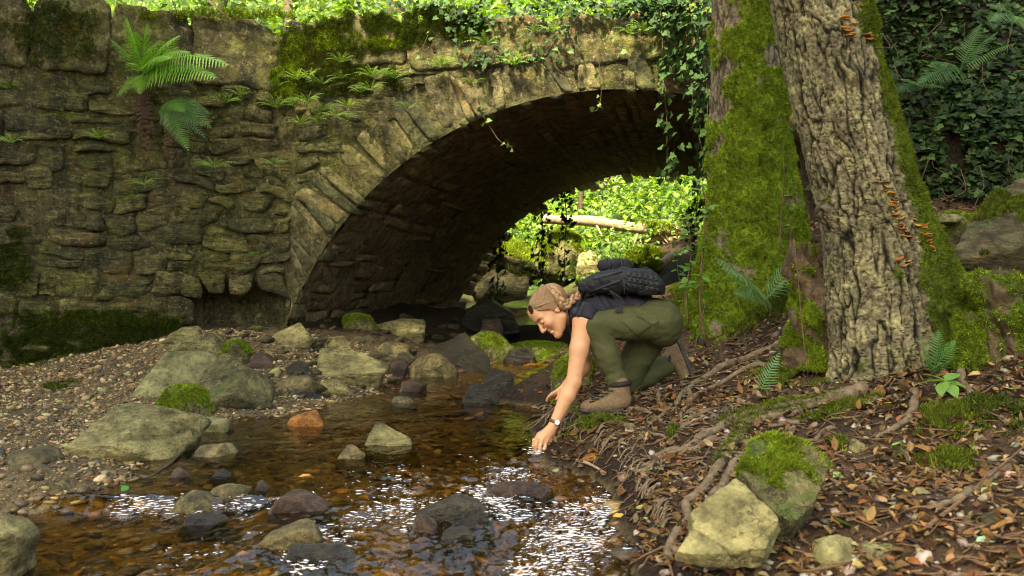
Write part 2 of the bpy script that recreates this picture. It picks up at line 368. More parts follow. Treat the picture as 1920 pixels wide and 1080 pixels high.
def terrain(x, y, rough=True):
    x = np.asarray(x, float); y = np.asarray(y, float)
    cx = np.clip(x, -8.5, 8.5); cy = np.clip(y, -2.5, 25)
    z = _tps(cx, cy)
    out = np.maximum(np.abs(x)-8.5, 0); far = np.maximum(y-25, 0); near = np.maximum(-2.5-y, 0)
    z = z+.42*out/(1+out/60)+.52*far/(1+far/120)+.15*near/(1+near/50)
    if rough:
        p = v3(x, y)
        z = z+.035*fbm(p, 1.6, 3, 5)*sstep(wl(x, y)-.03, wl(x, y)+.08, z)+.012*fbm(p, 7, 3, 9)
        z = z+.25*fbm(p, .22, 3, 2)*sstep(15, 22, y)
    return z
def ray_ground(px, py, water=True, y0=2.0, y1=24.0):
    """where the sight line of a pixel meets the ground (or the water)"""
    Y = np.arange(y0, y1, .02); X = (px-960)/FPX*Y; Z = CAMZ-(py-540)/FPX*Y
    g = terrain(X, Y, False)+.01
    if water: g = np.maximum(g, wl(X, Y))
    k = np.argmax(Z <= g); k0 = max(k-12, 0); g = terrain(X[k0:k+12], Y[k0:k+12])
    if water: g = np.maximum(g, wl(X[k0:k+12], Y[k0:k+12]))
    j = np.argmax(Z[k0:k+12] <= g); k = k0+(j if (Z[k0:k+12] <= g).any() else k-k0)
    return P(px, py, Y[k] if k else 10.)

def axis(dense0, dense1, h, lo, hi, grow=1.16):
    a = list(np.arange(dense0, dense1, h)); s = h
    while a[-1] < hi: s *= grow; a.append(a[-1]+s)
    s = h
    while a[0] > lo: s *= grow; a.insert(0, a[0]-s)
    return np.array(a)
gx = axis(-3.4, 3.4, .035, -160, 160); gy = axis(2.2, 9.5, .035, -60, 260, 1.05)
GX, GY = np.meshgrid(gx, gy); GZ = terrain(GX, GY)
GV = np.stack([GX, GY, GZ], -1).reshape(-1, 3)
_wl = wl(GV[:, 0], GV[:, 1]); dep = GV[:, 2]-_wl
n1_ = fbm(GV, 1.3, 4, 1)[:, None]; n2_ = fbm(GV, 11, 3, 2)[:, None]
soil = np.array([.046, .026, .012])*(1+.5*n1_+.5*n2_); bed = np.array([.12, .086, .034])*(1+.6*n2_+.5*n1_); grav = np.array([.085, .062, .030])*(1+.5*n2_)
green = np.array([.045, .075, .014])*(1+.5*n1_+.5*n2_)
cx_ = np.interp(GV[:, 1], [0, 4, 5, 6, 7, 8, 9, 12], [.4, .3, .1, -.2, -.5, -.6, -.4, 0])
c = np.where((GV[:, 0] < cx_)[:, None], grav, soil)
c = c*(1-sstep(8.0, 8.8, GV[:, 1])[:, None])+soil*.7*sstep(8.0, 8.8, GV[:, 1])[:, None]
c = c*(1-sstep(15, 17, GV[:, 1])[:, None])+green*sstep(15, 17, GV[:, 1])[:, None]
c = c*(1-.6*sstep(.16, .03, dep)*(GV[:, 0] > cx_))[:, None]
wet = sstep(.02, -.02, dep)[:, None]*(GV[:, 1] < 20)[:, None]
c = c*(1-wet)+bed*wet
obj('ground', mesh_np('ground', GV, grid_faces(len(gy), len(gx)), True, np.clip(c, .003, 1)), M['ground'], kind='structure')

# ------------------------------------------------------------------ water
wx = np.arange(-3.2, 1.6, .013)
wy = np.concatenate([np.arange(1.2, 2.7, .05), np.arange(2.7, 5.6, .011), np.arange(5.6, 9, .02), np.arange(9, 19, .05)])
WX, WY = np.meshgrid(wx, wy); WZ = wl(WX, WY)
rif = np.exp(-(((WX-.05)/.85)**4+((WY-3.65)/.95)**4))+.55*np.exp(-(((WX+.9)/.5)**2+((WY-3.3)/.35)**2))+.55*np.exp(-(((WX+1.45)/.5)**2+((WY-4.12)/.10)**2)) \
    + .5*np.exp(-(((WX-.12)/.28)**2+((WY-4.72)/.3)**2))+.5*np.exp(-(((WX-.15)/.3)**2+((WY-9.0)/.5)**2))+.35*np.exp(-(((WX-.25)/.25)**2+((WY-7.6)/.8)**2))
rif = np.clip(rif, 0, 1)
fx = WX+.35*WY*.3; p = v3(WX*1.0+.25*gn(v3(WX, WY), .9, 3), WY*.55+.15*gn(v3(WX, WY), 1.1, 4))
WZ = WZ+(.0030+.014*rif)*fbm(p, 7, 2, 11)+(.0016+.0200*rif)*fbm(p, 17, 2, 12)+(.0006+.0085*rif)*gn(v3(WX, WY*.8), 42, 13)+.0035*fbm(v3(WX, WY*.5), 2.2, 2, 14)
# rings where the hand goes in
hd = np.hypot(WX-.135, (WY-4.9))
WZ += .011*np.cos(hd*75)*np.exp(-hd*9)*sstep(.0, .03, hd)
g = terrain(WX, WY)
keep = g < WZ+.05
F = grid_faces(len(wy), len(wx)); kf = keep.ravel()[F].any(1)
V = np.stack([WX, WY, WZ], -1).reshape(-1, 3); F = F[kf]
used = np.unique(F); remap = np.full(len(V), -1); remap[used] = np.arange(len(used))
n = NT('stream water'); co = n.coords((1, .6, 1), rnd=False)
nor = n.bump(n.noise(co, 38, 3, .55, .4), .006, .55)
fr = n.n('ShaderNodeFresnel', i_IOR=1.36); n.link(nor, fr.inputs['Normal'])
tr = n.n('ShaderNodeBsdfTransparent', i_Color=(.83, .66, .35, 1)); gl = n.n('ShaderNodeBsdfGlossy', i_Color=(1, 1, 1, 1), i_Roughness=.04); n.link(nor, gl.inputs['Normal'])
ms = n.n('ShaderNodeMixShader'); n.link(fr.outputs[0], ms.inputs[0]); n.link(tr.outputs[0], ms.inputs[1]); n.link(gl.outputs[0], ms.inputs[2]); n.link(ms.outputs[0], n.out.inputs[0])
M['water'] = n.m
obj('water', mesh_np('water', V[used], remap[F]), M['water'], kind='structure')
# white flecks shaped as sky glints, with some froth, on the riffle crests
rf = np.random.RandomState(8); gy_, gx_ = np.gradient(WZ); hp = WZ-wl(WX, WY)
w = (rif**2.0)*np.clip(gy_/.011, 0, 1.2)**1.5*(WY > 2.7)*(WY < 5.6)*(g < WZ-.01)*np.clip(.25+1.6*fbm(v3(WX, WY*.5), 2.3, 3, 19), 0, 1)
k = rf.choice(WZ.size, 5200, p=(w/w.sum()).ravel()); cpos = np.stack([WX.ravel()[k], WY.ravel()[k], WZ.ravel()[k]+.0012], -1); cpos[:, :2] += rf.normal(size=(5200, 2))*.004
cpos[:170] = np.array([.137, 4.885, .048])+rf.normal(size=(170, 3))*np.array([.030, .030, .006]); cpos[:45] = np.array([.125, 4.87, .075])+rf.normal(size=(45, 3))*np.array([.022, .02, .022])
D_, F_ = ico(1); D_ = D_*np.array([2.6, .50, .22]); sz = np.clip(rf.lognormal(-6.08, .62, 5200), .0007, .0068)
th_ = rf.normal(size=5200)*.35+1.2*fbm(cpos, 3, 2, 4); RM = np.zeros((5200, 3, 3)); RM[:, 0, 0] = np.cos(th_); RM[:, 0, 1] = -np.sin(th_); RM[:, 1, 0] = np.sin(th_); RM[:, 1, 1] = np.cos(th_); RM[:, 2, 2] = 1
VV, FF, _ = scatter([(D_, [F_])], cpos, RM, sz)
obj('foam_glints', mesh_np('foam_glints', VV, FF), plain_foam_glints(), None, 'white flecks shaped as sky glints, with some froth, on the riffle in the foreground', 'foam_glints', kind='stuff')
# ------------------------------------------------------------------ stone bridge
B0 = np.array([-1.91, 8.5]); UT = np.array([.981, -.192]); VT = np.array([.192, .981]); WT = np.array([-.937, -.349]); WN = np.array([-.349, .937])
def BW(u, v, z):     # bridge frame: u along the face, v into the barrel
    u, v, z = np.broadcast_arrays(*[np.asarray(t, float) for t in (u, v, z)])
    return np.stack([B0[0]+u*UT[0]+v*VT[0], B0[1]+u*UT[1]+v*VT[1], z], -1)
def WW(u, v, z):     # wing wall frame: u to the left, v into the bank
    u, v, z = np.broadcast_arrays(*[np.asarray(t, float) for t in (u, v, z)])
    return np.stack([B0[0]+u*WT[0]+v*WN[0], B0[1]+u*WT[1]+v*WN[1], z], -1)
UC, RA, ZC, BL = 2.73, 2.93, -.49, 5.83
UEND = 6.9; ZTOP = 3.10
def ztop(u): return 3.13-.028*np.maximum(u, 0)
def arch_z(u):
    d = RA**2-(np.asarray(u)-UC)**2
    return np.where(d > 0, ZC+np.sqrt(np.maximum(d, 0)), -1.)
bridge = empty('stone_bridge', 'old mossy rubble stone arch bridge with wing wall spanning the stream', 'bridge', loc=BW(0, 0, 0))
bo = np.array(bridge.location)
def bpart(name, V, F, mat, **kw):
    return obj(name, mesh_np(name, V-bo, F), mat, bridge, **kw)
def warp(u, z, s=0):
    p = v3(u, z, s*9.7)
    return u+.075*fbm(p, 1.9, 2, 21)+.018*fbm(p, 8, 2, 23), z+.075*fbm(p, 1.9, 2, 22)+.018*fbm(p, 8, 2, 24)
# mortar bodies
us = np.linspace(-.02, UEND, 170); ts = np.linspace(0, 1, 70)
U, T = np.meshgrid(us, ts)
lo = np.maximum(arch_z(U), -.2); Zf = lo+(ztop(U)-.05-lo)*T
nz = fbm(v3(U, Zf, 3.), 2.2, 4, 31)
Vn = BW(U, .004+.024*nz, Zf).reshape(-1, 3)
th = np.linspace(-.25, math.pi+.25, 130); vs = np.linspace(.04, BL, 110)
TH, VS = np.meshgrid(th, vs)
def vault(TH, VS, off=0.0):
    r = RA+off; return BW(UC+r*np.cos(TH), VS, ZC+r*np.sin(TH))
nb = fbm(v3(TH*RA*2.5, VS*.8), 1.6, 4, 33)
Vb = vault(TH, VS, -.002+.034*nb).reshape(-1, 3)
U2, T2 = np.meshgrid(np.linspace(-3.0, UEND+2, 160), np.linspace(0, 1, 40)); lo2 = np.maximum(arch_z(U2), -.2); Z2 = lo2+(ztop(U2)-lo2)*T2
Vfar = BW(U2, BL+.03*fbm(v3(U2, Z2, 7.), 2, 3, 3), Z2).reshape(-1, 3)
Ut, Vt = np.meshgrid(np.linspace(-3, UEND+2, 30), np.linspace(.3, BL-.3, 12))
Vtop = BW(Ut, Vt, 2.75+.03*fbm(v3(Ut, Vt), 2, 2, 1)).reshape(-1, 3)
bpart('mortar', *join([(Vn, grid_faces(70, 170)[:, ::-1]), (Vfar, grid_faces(40, 160)), (Vtop, grid_faces(12, 30))]), M['mortar'])
bpart('vault_mortar', Vb, grid_faces(110, 130), M['vault_mortar'])
# wing wall backing, with the hollow at its foot
us = np.linspace(0, 4.6, 130); ts = np.linspace(-.3, 3.02, 100); U, Z = np.meshgrid(us, ts)
def hollow(u, z): return np.exp(-(((u-.42)/.38)**4+((z-.66)/.20)**4))
Vw = WW(U, .010+.028*fbm(v3(U, Z, 5.), 3.0, 4, 35)+.35*hollow(U, Z), Z).reshape(-1, 3)
bpart('wing_wall_mortar', Vw, grid_faces(100, 130), M['mortar'])

def face_stone(corners, frame, proud, n=(9, 7), seed=0, warp_id=0, thick=.10, rough=.02, warped=True):
    """four corners (u,z) counterclockwise -> rough-faced block with its own edges"""
    c = np.array(corners, float)
    s, t = np.meshgrid(np.linspace(0, 1, n[0]), np.linspace(0, 1, n[1]))
    uz = ((1-s)*(1-t))[..., None]*c[0]+(s*(1-t))[..., None]*c[1]+(s*t)[..., None]*c[2]+((1-s)*t)[..., None]*c[3]
    # rounded corners
    cen = c.mean(0); q = (np.abs(2*s-1)**5)*(np.abs(2*t-1)**5)
    uz = cen+(uz-cen)*(1-.10*q)[..., None]
    u, z = (warp(uz[..., 0], uz[..., 1], warp_id) if warped else (uz[..., 0], uz[..., 1]))
    edge = np.maximum(np.abs(2*s-1), np.abs(2*t-1))
    pf = v3(u, z*1.7, seed*3.3)
    tilt = (s-.5)*R.normal()*.022+(t-.5)*R.normal()*.024
    d = -(proud*(1-edge**9*.8)+rough*1.3*fbm(pf, 4.5, 4, 41)*(1-.5*edge**4)+.006*np.abs(fbm(v3(u*.6, z*5, seed), 5, 2, 43))+tilt)
    V = frame(u, d, z).reshape(-1, 3); F = grid_faces(n[1], n[0])
    rim = np.concatenate([np.arange(n[0]), np.arange(1, n[1])*n[0]+n[0]-1, (n[1]-1)*n[0]+np.arange(n[0]-2, -1, -1), np.arange(n[1]-2, 0, -1)*n[0]])
    Vr = frame(u.ravel()[rim], np.full(len(rim), thick), z.ravel()[rim])
    k = len(rim); a = np.arange(k); b = (a+1) % k
    return np.vstack([V, Vr]), [np.vstack([F, np.stack([rim[b], rim[a], len(V)+a, len(V)+b], -1)])]
rs = np.random.RandomState(11)
def courses(u0, u1, z0, z1, hr, wr, frame, test, mat, name, gap=.007, wid=0, proud=(-.006, .032)):
    z = z0; cnt = 0
    while z < z1-.06:
        h = min(rs.uniform(*hr), z1-z); u = u0-rs.uniform(0, .2)
        while u < u1:
            w = rs.uniform(*wr)
            pieces = [(u, z, w, h)]
            if h > .20 and rs.rand() < .35: pieces = [(u, z, w, h*.5), (u, z+h*.5, w, h*.5)]
            for (a, b, ww, hh) in pieces:
                a0, a1 = max(a, u0), min(a+ww, u1)
                if a1-a0 < .09 or not test(.5*(a0+a1), b+.5*hh, a1-a0, hh): continue
                j = lambda: rs.normal()*.022
                cs = [(a0+gap+j(), b+gap+j()), (a1-gap+j(), b+gap+j()), (a1-gap+j(), b+hh-gap+j()), (a0+gap+j(), b+hh-gap+j())]
                cnt += 1
                V, F = face_stone(cs, frame, rs.uniform(*proud), (10, 7), cnt+wid*100, wid)
                bpart(name, V, F, mat)
            u += w
        z += h
    return cnt
# wing wall rubble
courses(.0, 3.3, -.1, 2.52, (.11, .25), (.17, .46), WW, lambda u, z, w, h: hollow(u, z) < .5, M['wall'], 'wall_stone', wid=1)
# big smooth slabs under the coping of the wing wall
for a, b, z0, z1 in [(0.02, .78, 2.50, 3.10), (.80, 1.38, 2.62, 3.14), (1.40, 1.96, 2.56, 3.16), (1.98, 2.75, 2.60, 3.18), (2.77, 3.6, 2.55, 3.2)]:
    V, F = face_stone([(a, z0), (b, z0+.02), (b, z1), (a, z1-.02)], WW, .012, (26, 18), int(a*100), 1, .35, .022)
    bpart('coping_stone', V, F, M['coping'])
# spandrel rubble over the arch ring
def sp_test(u, z, w, h):
    r = math.hypot(u-UC, z-ZC); return r > RA+.42 and z < 2.75
courses(.03, UEND, .6, 2.72, (.12, .24), (.22, .5), BW, sp_test, M['wall'], 'spandrel_stone', wid=2, proud=(-.006, .024))
# arch ring
a0 = math.pi/2+math.asin(min(1, 2.73/RA))+.12; a1 = .35; th = a0; k = 0
while th > a1:
    wd = rs.uniform(.055, .11)/RA*1.55; L = rs.uniform(.42, .72)
    t0, t1 = th, th-wd+.006; sk = rs.normal()*.02
    def ring(s_, r_): return (UC+r_*math.cos(s_), ZC+r_*math.sin(s_))
    ri = RA+rs.normal()*.018; ro = RA+L
    cs = [ring(t0, ri), ring(t1, ri+rs.normal()*.012), ring(t1+sk, ro), ring(t0+sk, ro+rs.normal()*.03)]
    # keep the ring right of the seam and under the parapet
    cs = [(max(c_[0], .03), min(c_[1], 2.74)) for c_ in cs]
    k += 1
    V, F = face_stone(cs[::1], BW, rs.uniform(-.004, .022), (7, 12), 300+k, 3, .30, .02, False)
    V2 = V
    bpart('voussoir', V2, F, M['ring'])
    th -= wd
# parapet blocks of the bridge
u = .0; k = 0
while u < UEND:
    w = rs.uniform(.55, 1.25); zb = 2.70+rs.normal()*.02
    V, F = face_stone([(u+.001, zb-.01*u), (u+w-.001, zb-.01*u), (u+w-.001, float(ztop(u+w))+rs.normal()*.006), (u+.001, float(ztop(u))+rs.normal()*.015)], BW, .014, (30, 14), 500+k, 4, .34, .024)
    bpart('parapet_stone', V, F, M['coping']); u += w; k += 1
# lower ledge course on which the parapet sits (right half)
# vault stones: thin beds running along the barrel
k = 0; th = a0+.02
while th > .9 and k < 296:
    wd = rs.uniform(.05, .16)/RA; v = rs.uniform(.02, .2)+.02
    while v < BL-.1 and k < 298:
        w = rs.uniform(.35, .95)*(1+.12*v); hgt = rs.uniform(-.015, .022)
        if rs.rand() < .9:
            s, t = np.meshgrid(np.linspace(.02, .98, 7), np.linspace(.05, .95, 4)); edge = np.maximum(np.abs(2*s-1)**6, np.abs(2*t-1)**4)
            vv = v+s*w+.02*gn(v3(s*3, t*3, k), 1, 5); tt = th-t*wd*rs.uniform(.75, 1.05)+(.03/RA)*gn(v3(vv*1.6, th*RA+0*vv, .5), 1.5, 6)
            V = vault(tt, vv, -(hgt*(1-edge)+.012*fbm(v3(vv*2, tt*12, 0), 3, 3, 44))).reshape(-1, 3)
            F = grid_faces(4, 7)[:, ::-1]; n0, m0 = 7, 4
            rim = np.concatenate([np.arange(7), np.arange(1, 4)*7+6, 21+np.arange(5, -1, -1), np.arange(2, 0, -1)*7])
            Vr = vault(tt.ravel()[rim], vv.ravel()[rim], .08); q = len(rim); a = np.arange(q); b = (a+1) % q
            bpart('vault_stone', np.vstack([V, Vr]), np.vstack([F, np.stack([rim[a], rim[b], len(V)+b, len(V)+a], -1)]), M['vault']); k += 1
        v += w
    th -= wd
# rest of the vault face beyond the picked-out stones
# embankment behind the wing wall
eu, ev = np.meshgrid(np.linspace(-.1, 9, 40), np.linspace(.3, 9, 40))
EV = WW(eu, ev, 2.9+.10*ev+.12*fbm(v3(eu, ev), .8, 3, 2)).reshape(-1, 3)
ecol = np.clip(np.array([.05, .07, .02])*(1+.5*fbm(EV, 3, 3, 3))[:, None], .004, 1)
obj('embankment', mesh_np('embankment', EV, grid_faces(40, 40)[:, ::-1], True, ecol), M['ground'], kind='structure')
# ------------------------------------------------------------------ boulders and stones
def rock_mesh(planes, c, sub=5, p=16, seed=0, rough=.05, strat=0.0):
    """rounded intersection of half spaces (n, d) about c"""
    D, F = ico(sub); D = D@rotz(seed*1.7)
    N = np.array([unit(a) for a, d in planes]); dd = np.array([max(d, .012) for a, d in planes])
    q = np.maximum(D@N.T, 0)/dd
    r = (q**p).sum(1)**(-1/p)
    V = D*r[:, None]; s = np.median(r)
    nn = fbm(V/s, 1.5, 6, seed*.37, .6)-.35*np.abs(fbm(V/s, 3.2, 3, seed*.7))
    lay = np.abs(gn(np.stack([V[:, 0]*.5, V[:, 1]*.5, V[:, 2]*3+V[:, 0]*.9], -1)/s, 2.2, seed*.77))
    V = V*(1+rough*1.3*nn)[:, None]+D*(strat*s*(lay-.25))[:, None]
    return V, F
rock_n = [0]
def boulder(name, label, outline, mat, Y=None, depth=None, ridge=None, sub=5, rough=.05, group=None, cat='boulder', sink=.10, topn=(.05, -.55, .85), frontn=(0, -1, -.18), water=True, p=34, extra=()):
    """a rock whose sight outline is given in photograph pixels; its distance comes from where its foot meets the ground"""
    rock_n[0] += 1; rr = np.random.RandomState(rock_n[0]*13+1)
    o = np.array(outline, float)
    area = .5*np.sum(o[:, 0]*np.roll(o[:, 1], -1)-np.roll(o[:, 0], -1)*o[:, 1])
    if area < 0: o = o[::-1]          # clockwise on screen (y down)
    cen = o.mean(0); w_px, h_px = np.ptp(o[:, 0]), np.ptp(o[:, 1])
    if Y is None: Y = ray_ground(cen[0], o[:, 1].max()-.12*h_px, water)[1]
    s = Y/FPX; w, h = w_px*s, h_px*s
    if depth is None: depth = .5*(w+h)*.85
    Yc = Y+depth*.42; s = Yc/FPX; c3 = P(cen[0], cen[1], Yc)
    planes = []
    for a, b in zip(o, np.roll(o, -1, 0)):
        e = b-a
        nx, nz = e[1], e[0]       # outward for screen-clockwise, world z up
        l = math.hypot(nx, nz)
        if l < 1e-6: continue
        nx, nz = nx/l, nz/l
        m = .5*(a+b)-cen; d = (nx*m[0]+nz*(-m[1]))*s
        if nz < -.6: d += sink
        planes.append(((nx, rr.uniform(-.22, .30), nz), d))
    fr = unit(frontn); planes.append((frontn, depth*.5)); planes.append(((rr.normal()*.2, 1, rr.normal()*.15), depth*.5))
    if ridge is not None:     # height of the edge where the top facet breaks into the front facet
        zr = -(ridge-cen[1])*s; zt = (cen[1]-o[:, 1].min())*s*.97; tn = unit((topn[0]*.85*depth, -(zt-zr), .85*depth)); planes.append((tn, float(tn@np.array([0, -depth*.5, zr]))))
    else:
        tn = unit((rr.normal()*.35, -.7, .6)); planes.append((tn, .30*math.hypot(depth, h)*rr.uniform(.9, 1.15)))
    for nvec, d in extra: planes.append((nvec, d*h))
    N_ = np.array([unit(a) for a, d in planes]); D_ = np.array([max(d, .012) for a, d in planes])
    for _ in range(4):          # broken corners and flakes
        a = unit(rr.normal(size=3)+np.array([0, .3, .2])); r_ = 1/np.max(np.maximum(N_@a, 0)/D_+1e-9); planes.append((a, r_*rr.uniform(.91, .99)))
    V, F = rock_mesh(planes, c3, sub, p, rock_n[0], rough, .06)
    return obj(name, mesh_np(name, V, F), M[mat] if isinstance(mat, str) else mat, None, label, cat, group, loc=c3)
def slab(name, label, outline, mat, Y, nrm, thick, rough=.02, cat='stone', sub=6):
    """flat broken slab: the outline lies on a tilted plane through its middle"""
    rock_n[0] += 1; rr = np.random.RandomState(rock_n[0]*13+1); o = np.array(outline, float); nrm = unit(nrm)
    c3 = P(*o.mean(0), Y); eye = np.array([0, 0, CAMZ]); Q = []
    for a in o:
        d = P(a[0], a[1], 1.0)-eye; Q.append(eye+d*((c3-eye)@nrm)/(d@nrm))
    Q = np.array(Q); c3 = Q.mean(0); Q = Q-c3; planes = [(nrm, thick*.5), (-nrm, thick*.5)]
    for a, b in zip(Q, np.roll(Q, -1, 0)):
        e = unit(b-a); m = np.cross(e, nrm); m = m if m@(.5*(a+b)) > 0 else -m; planes.append((m+nrm*rr.uniform(-.15, .25), float(unit(m)@(.5*(a+b)))))
    D, F = ico(sub); e0 = unit(np.cross(nrm, [0, 1, .01])); e1 = np.cross(nrm, e0); w = np.linalg.norm(Q, axis=1).mean()
    D = D[:, :1]*e0*w+D[:, 1:2]*e1*w+D[:, 2:]*nrm*thick*.8; D /= np.linalg.norm(D, axis=1)[:, None]
    N = np.array([unit(a) for a, d in planes]); dd = np.array([d for a, d in planes]); q = np.maximum(D@N.T, 0)/dd; r = (q**44).sum(1)**(-1/44); V = D*r[:, None]
    V = V+nrm*(rough*w*fbm(V/w, 2.2, 5, rock_n[0]))[:, None]+(V-nrm*(V@nrm)[:, None])*(.05*fbm(V/w, 4, 3, rock_n[0]+5))[:, None]
    return obj(name, mesh_np(name, V, F), M[mat], None, label, cat, loc=c3)
B = boulder
# left group
B('boulder', 'big angular olive boulder in front, at the gravel beach edge, with dark undercut face', [(120, 868), (205, 757), (240, 750), (330, 768), (362, 815), (340, 855), (250, 880), (140, 884)], 'boulder', ridge=816, depth=.40, topn=(-.12, -.75, .72), frontn=(.25, -1, -.75), rough=.045)
B('boulder', 'largest flat pale boulder behind the two angular ones, mossy at its left end', [(212, 740), (222, 700), (285, 655), (395, 652), (435, 680), (420, 730), (320, 757), (235, 750)], 'slab', ridge=728, depth=.6, topn=(-.08, -.5, .85), rough=.04)
B('boulder', 'steep lichen covered boulder at water, right of the largest flat boulder', [(370, 705), (378, 678), (428, 666), (465, 688), (518, 735), (532, 765), (500, 778), (412, 782), (385, 750)], 'boulder_lichen', ridge=735, depth=.42, topn=(-.3, -.8, .6), frontn=(.2, -1, -.8), rough=.06)
B('boulder', 'small rounded boulder with bright moss patch wedged between the big boulders', [(302, 770), (312, 732), (335, 722), (362, 728), (402, 775), (385, 790), (330, 790)], 'boulder_moss', depth=.25, sub=4, rough=.06)
B('boulder', 'dark leaning slab at far left of the pair behind the largest boulder', [(292, 655), (330, 619), (372, 617), (378, 628), (335, 658)], 'boulder', depth=.3, sub=4)
B('boulder', 'grey humped boulder with ochre end right behind the largest boulder', [(322, 660), (360, 635), (395, 622), (412, 635), (426, 664), (400, 670)], 'boulder', depth=.3, sub=4)
B('boulder', 'small moss capped stone between ochre ended boulder and angular block', [(416, 668), (422, 645), (445, 638), (470, 660), (468, 675)], 'boulder_moss', depth=.2, sub=4)
B('boulder', 'angular tan block with flat facets standing at foot of arch springing', [(505, 614), (555, 601), (574, 618), (592, 642), (585, 656), (540, 663), (507, 650)], 'boulder', ridge=640, depth=.3, topn=(-.35, -.75, .5), frontn=(.35, -1, -.6), sub=4, rough=.03)
B('boulder', 'long pale chunky slab lying at middle water edge', [(571, 664), (585, 650), (650, 657), (700, 672), (727, 690), (712, 718), (650, 728), (600, 705)], 'boulder', ridge=700, depth=.4, topn=(-.1, -.7, .7), frontn=(.1, -1, -.7), rough=.055)
B('boulder', 'square topped olive block resting on rubble under the arch', [(696, 596), (715, 588), (780, 579), (798, 603), (795, 632), (768, 637), (700, 640)], 'boulder', Y=8.9, ridge=622, depth=.35, topn=(-.05, -.95, .35), frontn=(0, -1, -.5), sub=4, rough=.03)
B('boulder', 'low crumbly ochre mossy lump left of square topped block under arch', [(643, 600), (652, 588), (690, 590), (705, 610), (690, 626), (655, 622)], 'boulder_moss', Y=8.9, depth=.3, sub=4, rough=.12)
B('boulder', 'big smooth dark wet boulder at back of the pool under the arch', [(768, 690), (800, 655), (850, 630), (890, 632), (915, 660), (918, 690), (850, 700)], 'wet', depth=.5, topn=(-.2, -.6, .7), ridge=675)
B('boulder', 'rounded grey brown boulder at pool edge before the big smooth dark one', [(767, 705), (772, 675), (800, 664), (835, 670), (858, 695), (845, 710), (790, 713)], 'rubble', depth=.3, sub=4)
B('boulder', 'round mossy dark boulder right of the big smooth dark boulder', [(880, 640), (905, 622), (940, 630), (958, 655), (945, 672), (900, 672)], 'boulder_moss', Y=9.0, depth=.35, sub=4)
B('stone', 'dark cubic wet stone just left of the mossy cascade', [(945, 680), (955, 655), (985, 650), (1004, 665), (1003, 682)], 'wet', depth=.2, sub=4, cat='stone')
B('stone', 'black wedge shaped wet rock tilted in mid stream', [(903, 715), (912, 697), (938, 691), (960, 702), (962, 725), (940, 738), (905, 735)], 'wet', depth=.25, sub=4, cat='stone', topn=(-.4, -.8, .5), ridge=715)
B('stone', 'flat grey wet slab sloping into stream below the black wedge', [(873, 740), (885, 715), (910, 722), (948, 752), (945, 762), (890, 752)], 'wet', depth=.25, sub=4, cat='stone')
B('stone', 'bright rusty orange stone lying in shallow water', [(539, 795), (545, 782), (585, 770), (598, 778), (606, 798), (570, 804)], 'orange', depth=.14, sub=4, cat='stone', sink=.04)
B('stone', 'jagged olive stone standing alone in middle of the stream', [(690, 822), (695, 798), (710, 794), (740, 806), (765, 818), (774, 838), (730, 842)], 'boulder', depth=.17, ridge=825, sub=4, cat='stone', rough=.07)
B('stone', 'small dark pointed stone left of and below the jagged olive one', [(638, 856), (645, 838), (662, 834), (686, 852), (678, 866), (650, 866)], 'rubble', depth=.10, sub=4, cat='stone', sink=.04)
B('stone', 'small purple brown rounded stone at far side of pool', [(750, 732), (755, 715), (775, 711), (794, 722), (792, 738)], 'purple', depth=.15, sub=4, cat='stone', sink=.04)
B('stone', 'flat tan stone barely above water in pool centre', [(733, 755), (740, 743), (765, 744), (782, 752), (770, 758)], 'rubble', depth=.14, sub=3, cat='stone', sink=.04)
B('stone', 'long dark rock with two fallen leaves on its back, in foreground riffle', [(782, 960), (790, 942), (835, 933), (890, 943), (915, 962), (922, 985), (880, 988), (800, 975)], 'wet', depth=.20, cat='stone', sink=.05, rough=.05)
B('stone', 'round reddish brown stone against the leaf topped dark rock', [(773, 990), (778, 968), (800, 964), (820, 982), (815, 1002), (790, 1010)], 'purple', depth=.11, sub=4, cat='stone', sink=.04)
B('stone', 'grey wet stone in riffle right below leaf topped dark rock', [(822, 1015), (835, 992), (870, 986), (892, 1005), (885, 1022)], 'wet', depth=.12, sub=4, cat='stone', sink=.04)
B('stone', 'tan dome shaped stone by the little cascade, lower left', [(330, 960), (345, 930), (368, 917), (398, 930), (422, 952), (410, 962), (350, 966)], 'rubble', depth=.16, sub=4, cat='stone', sink=.05)
B('stone', 'wet grey slab below the tan dome shaped stone', [(338, 985), (342, 966), (380, 962), (420, 974), (415, 986), (370, 990)], 'wet', depth=.12, sub=4, cat='stone', sink=.04)
B('stone', 'dark ridged stone behind the tan dome shaped stone', [(392, 938), (400, 915), (425, 906), (465, 915), (472, 930), (440, 940)], 'rubble', depth=.15, sub=4, cat='stone', sink=.04)
B('stone', 'long rounded driftwood shaped rock in the front riffle', [(489, 1020), (505, 1000), (560, 976), (590, 980), (599, 1000), (580, 1018), (510, 1036)], 'rubble', depth=.13, cat='stone', sink=.04, rough=.06)
B('stone', 'pale green grey boulder cut by left picture edge', [(-70, 1070), (-60, 975), (0, 962), (38, 985), (50, 1010), (30, 1070)], 'boulder', Y=3.15, depth=.3, cat='stone')
B('stone', 'brown wet stone with yellow leaf right of dark ridged stone', [(522, 945), (535, 925), (575, 920), (612, 940), (622, 955), (570, 962)], 'purple', depth=.16, sub=4, cat='stone', sink=.05)
B('stone', 'small reddish pointed stone beside brown wet stone', [(478, 922), (484, 902), (492, 899), (505, 915), (500, 925)], 'purple', depth=.07, sub=3, cat='stone', sink=.03)
B('stone', 'flat grey stone half under water below the steep lichen boulder', [(362, 852), (380, 835), (430, 830), (447, 845), (440, 860), (385, 862)], 'rubble', depth=.2, sub=4, cat='stone', sink=.04)
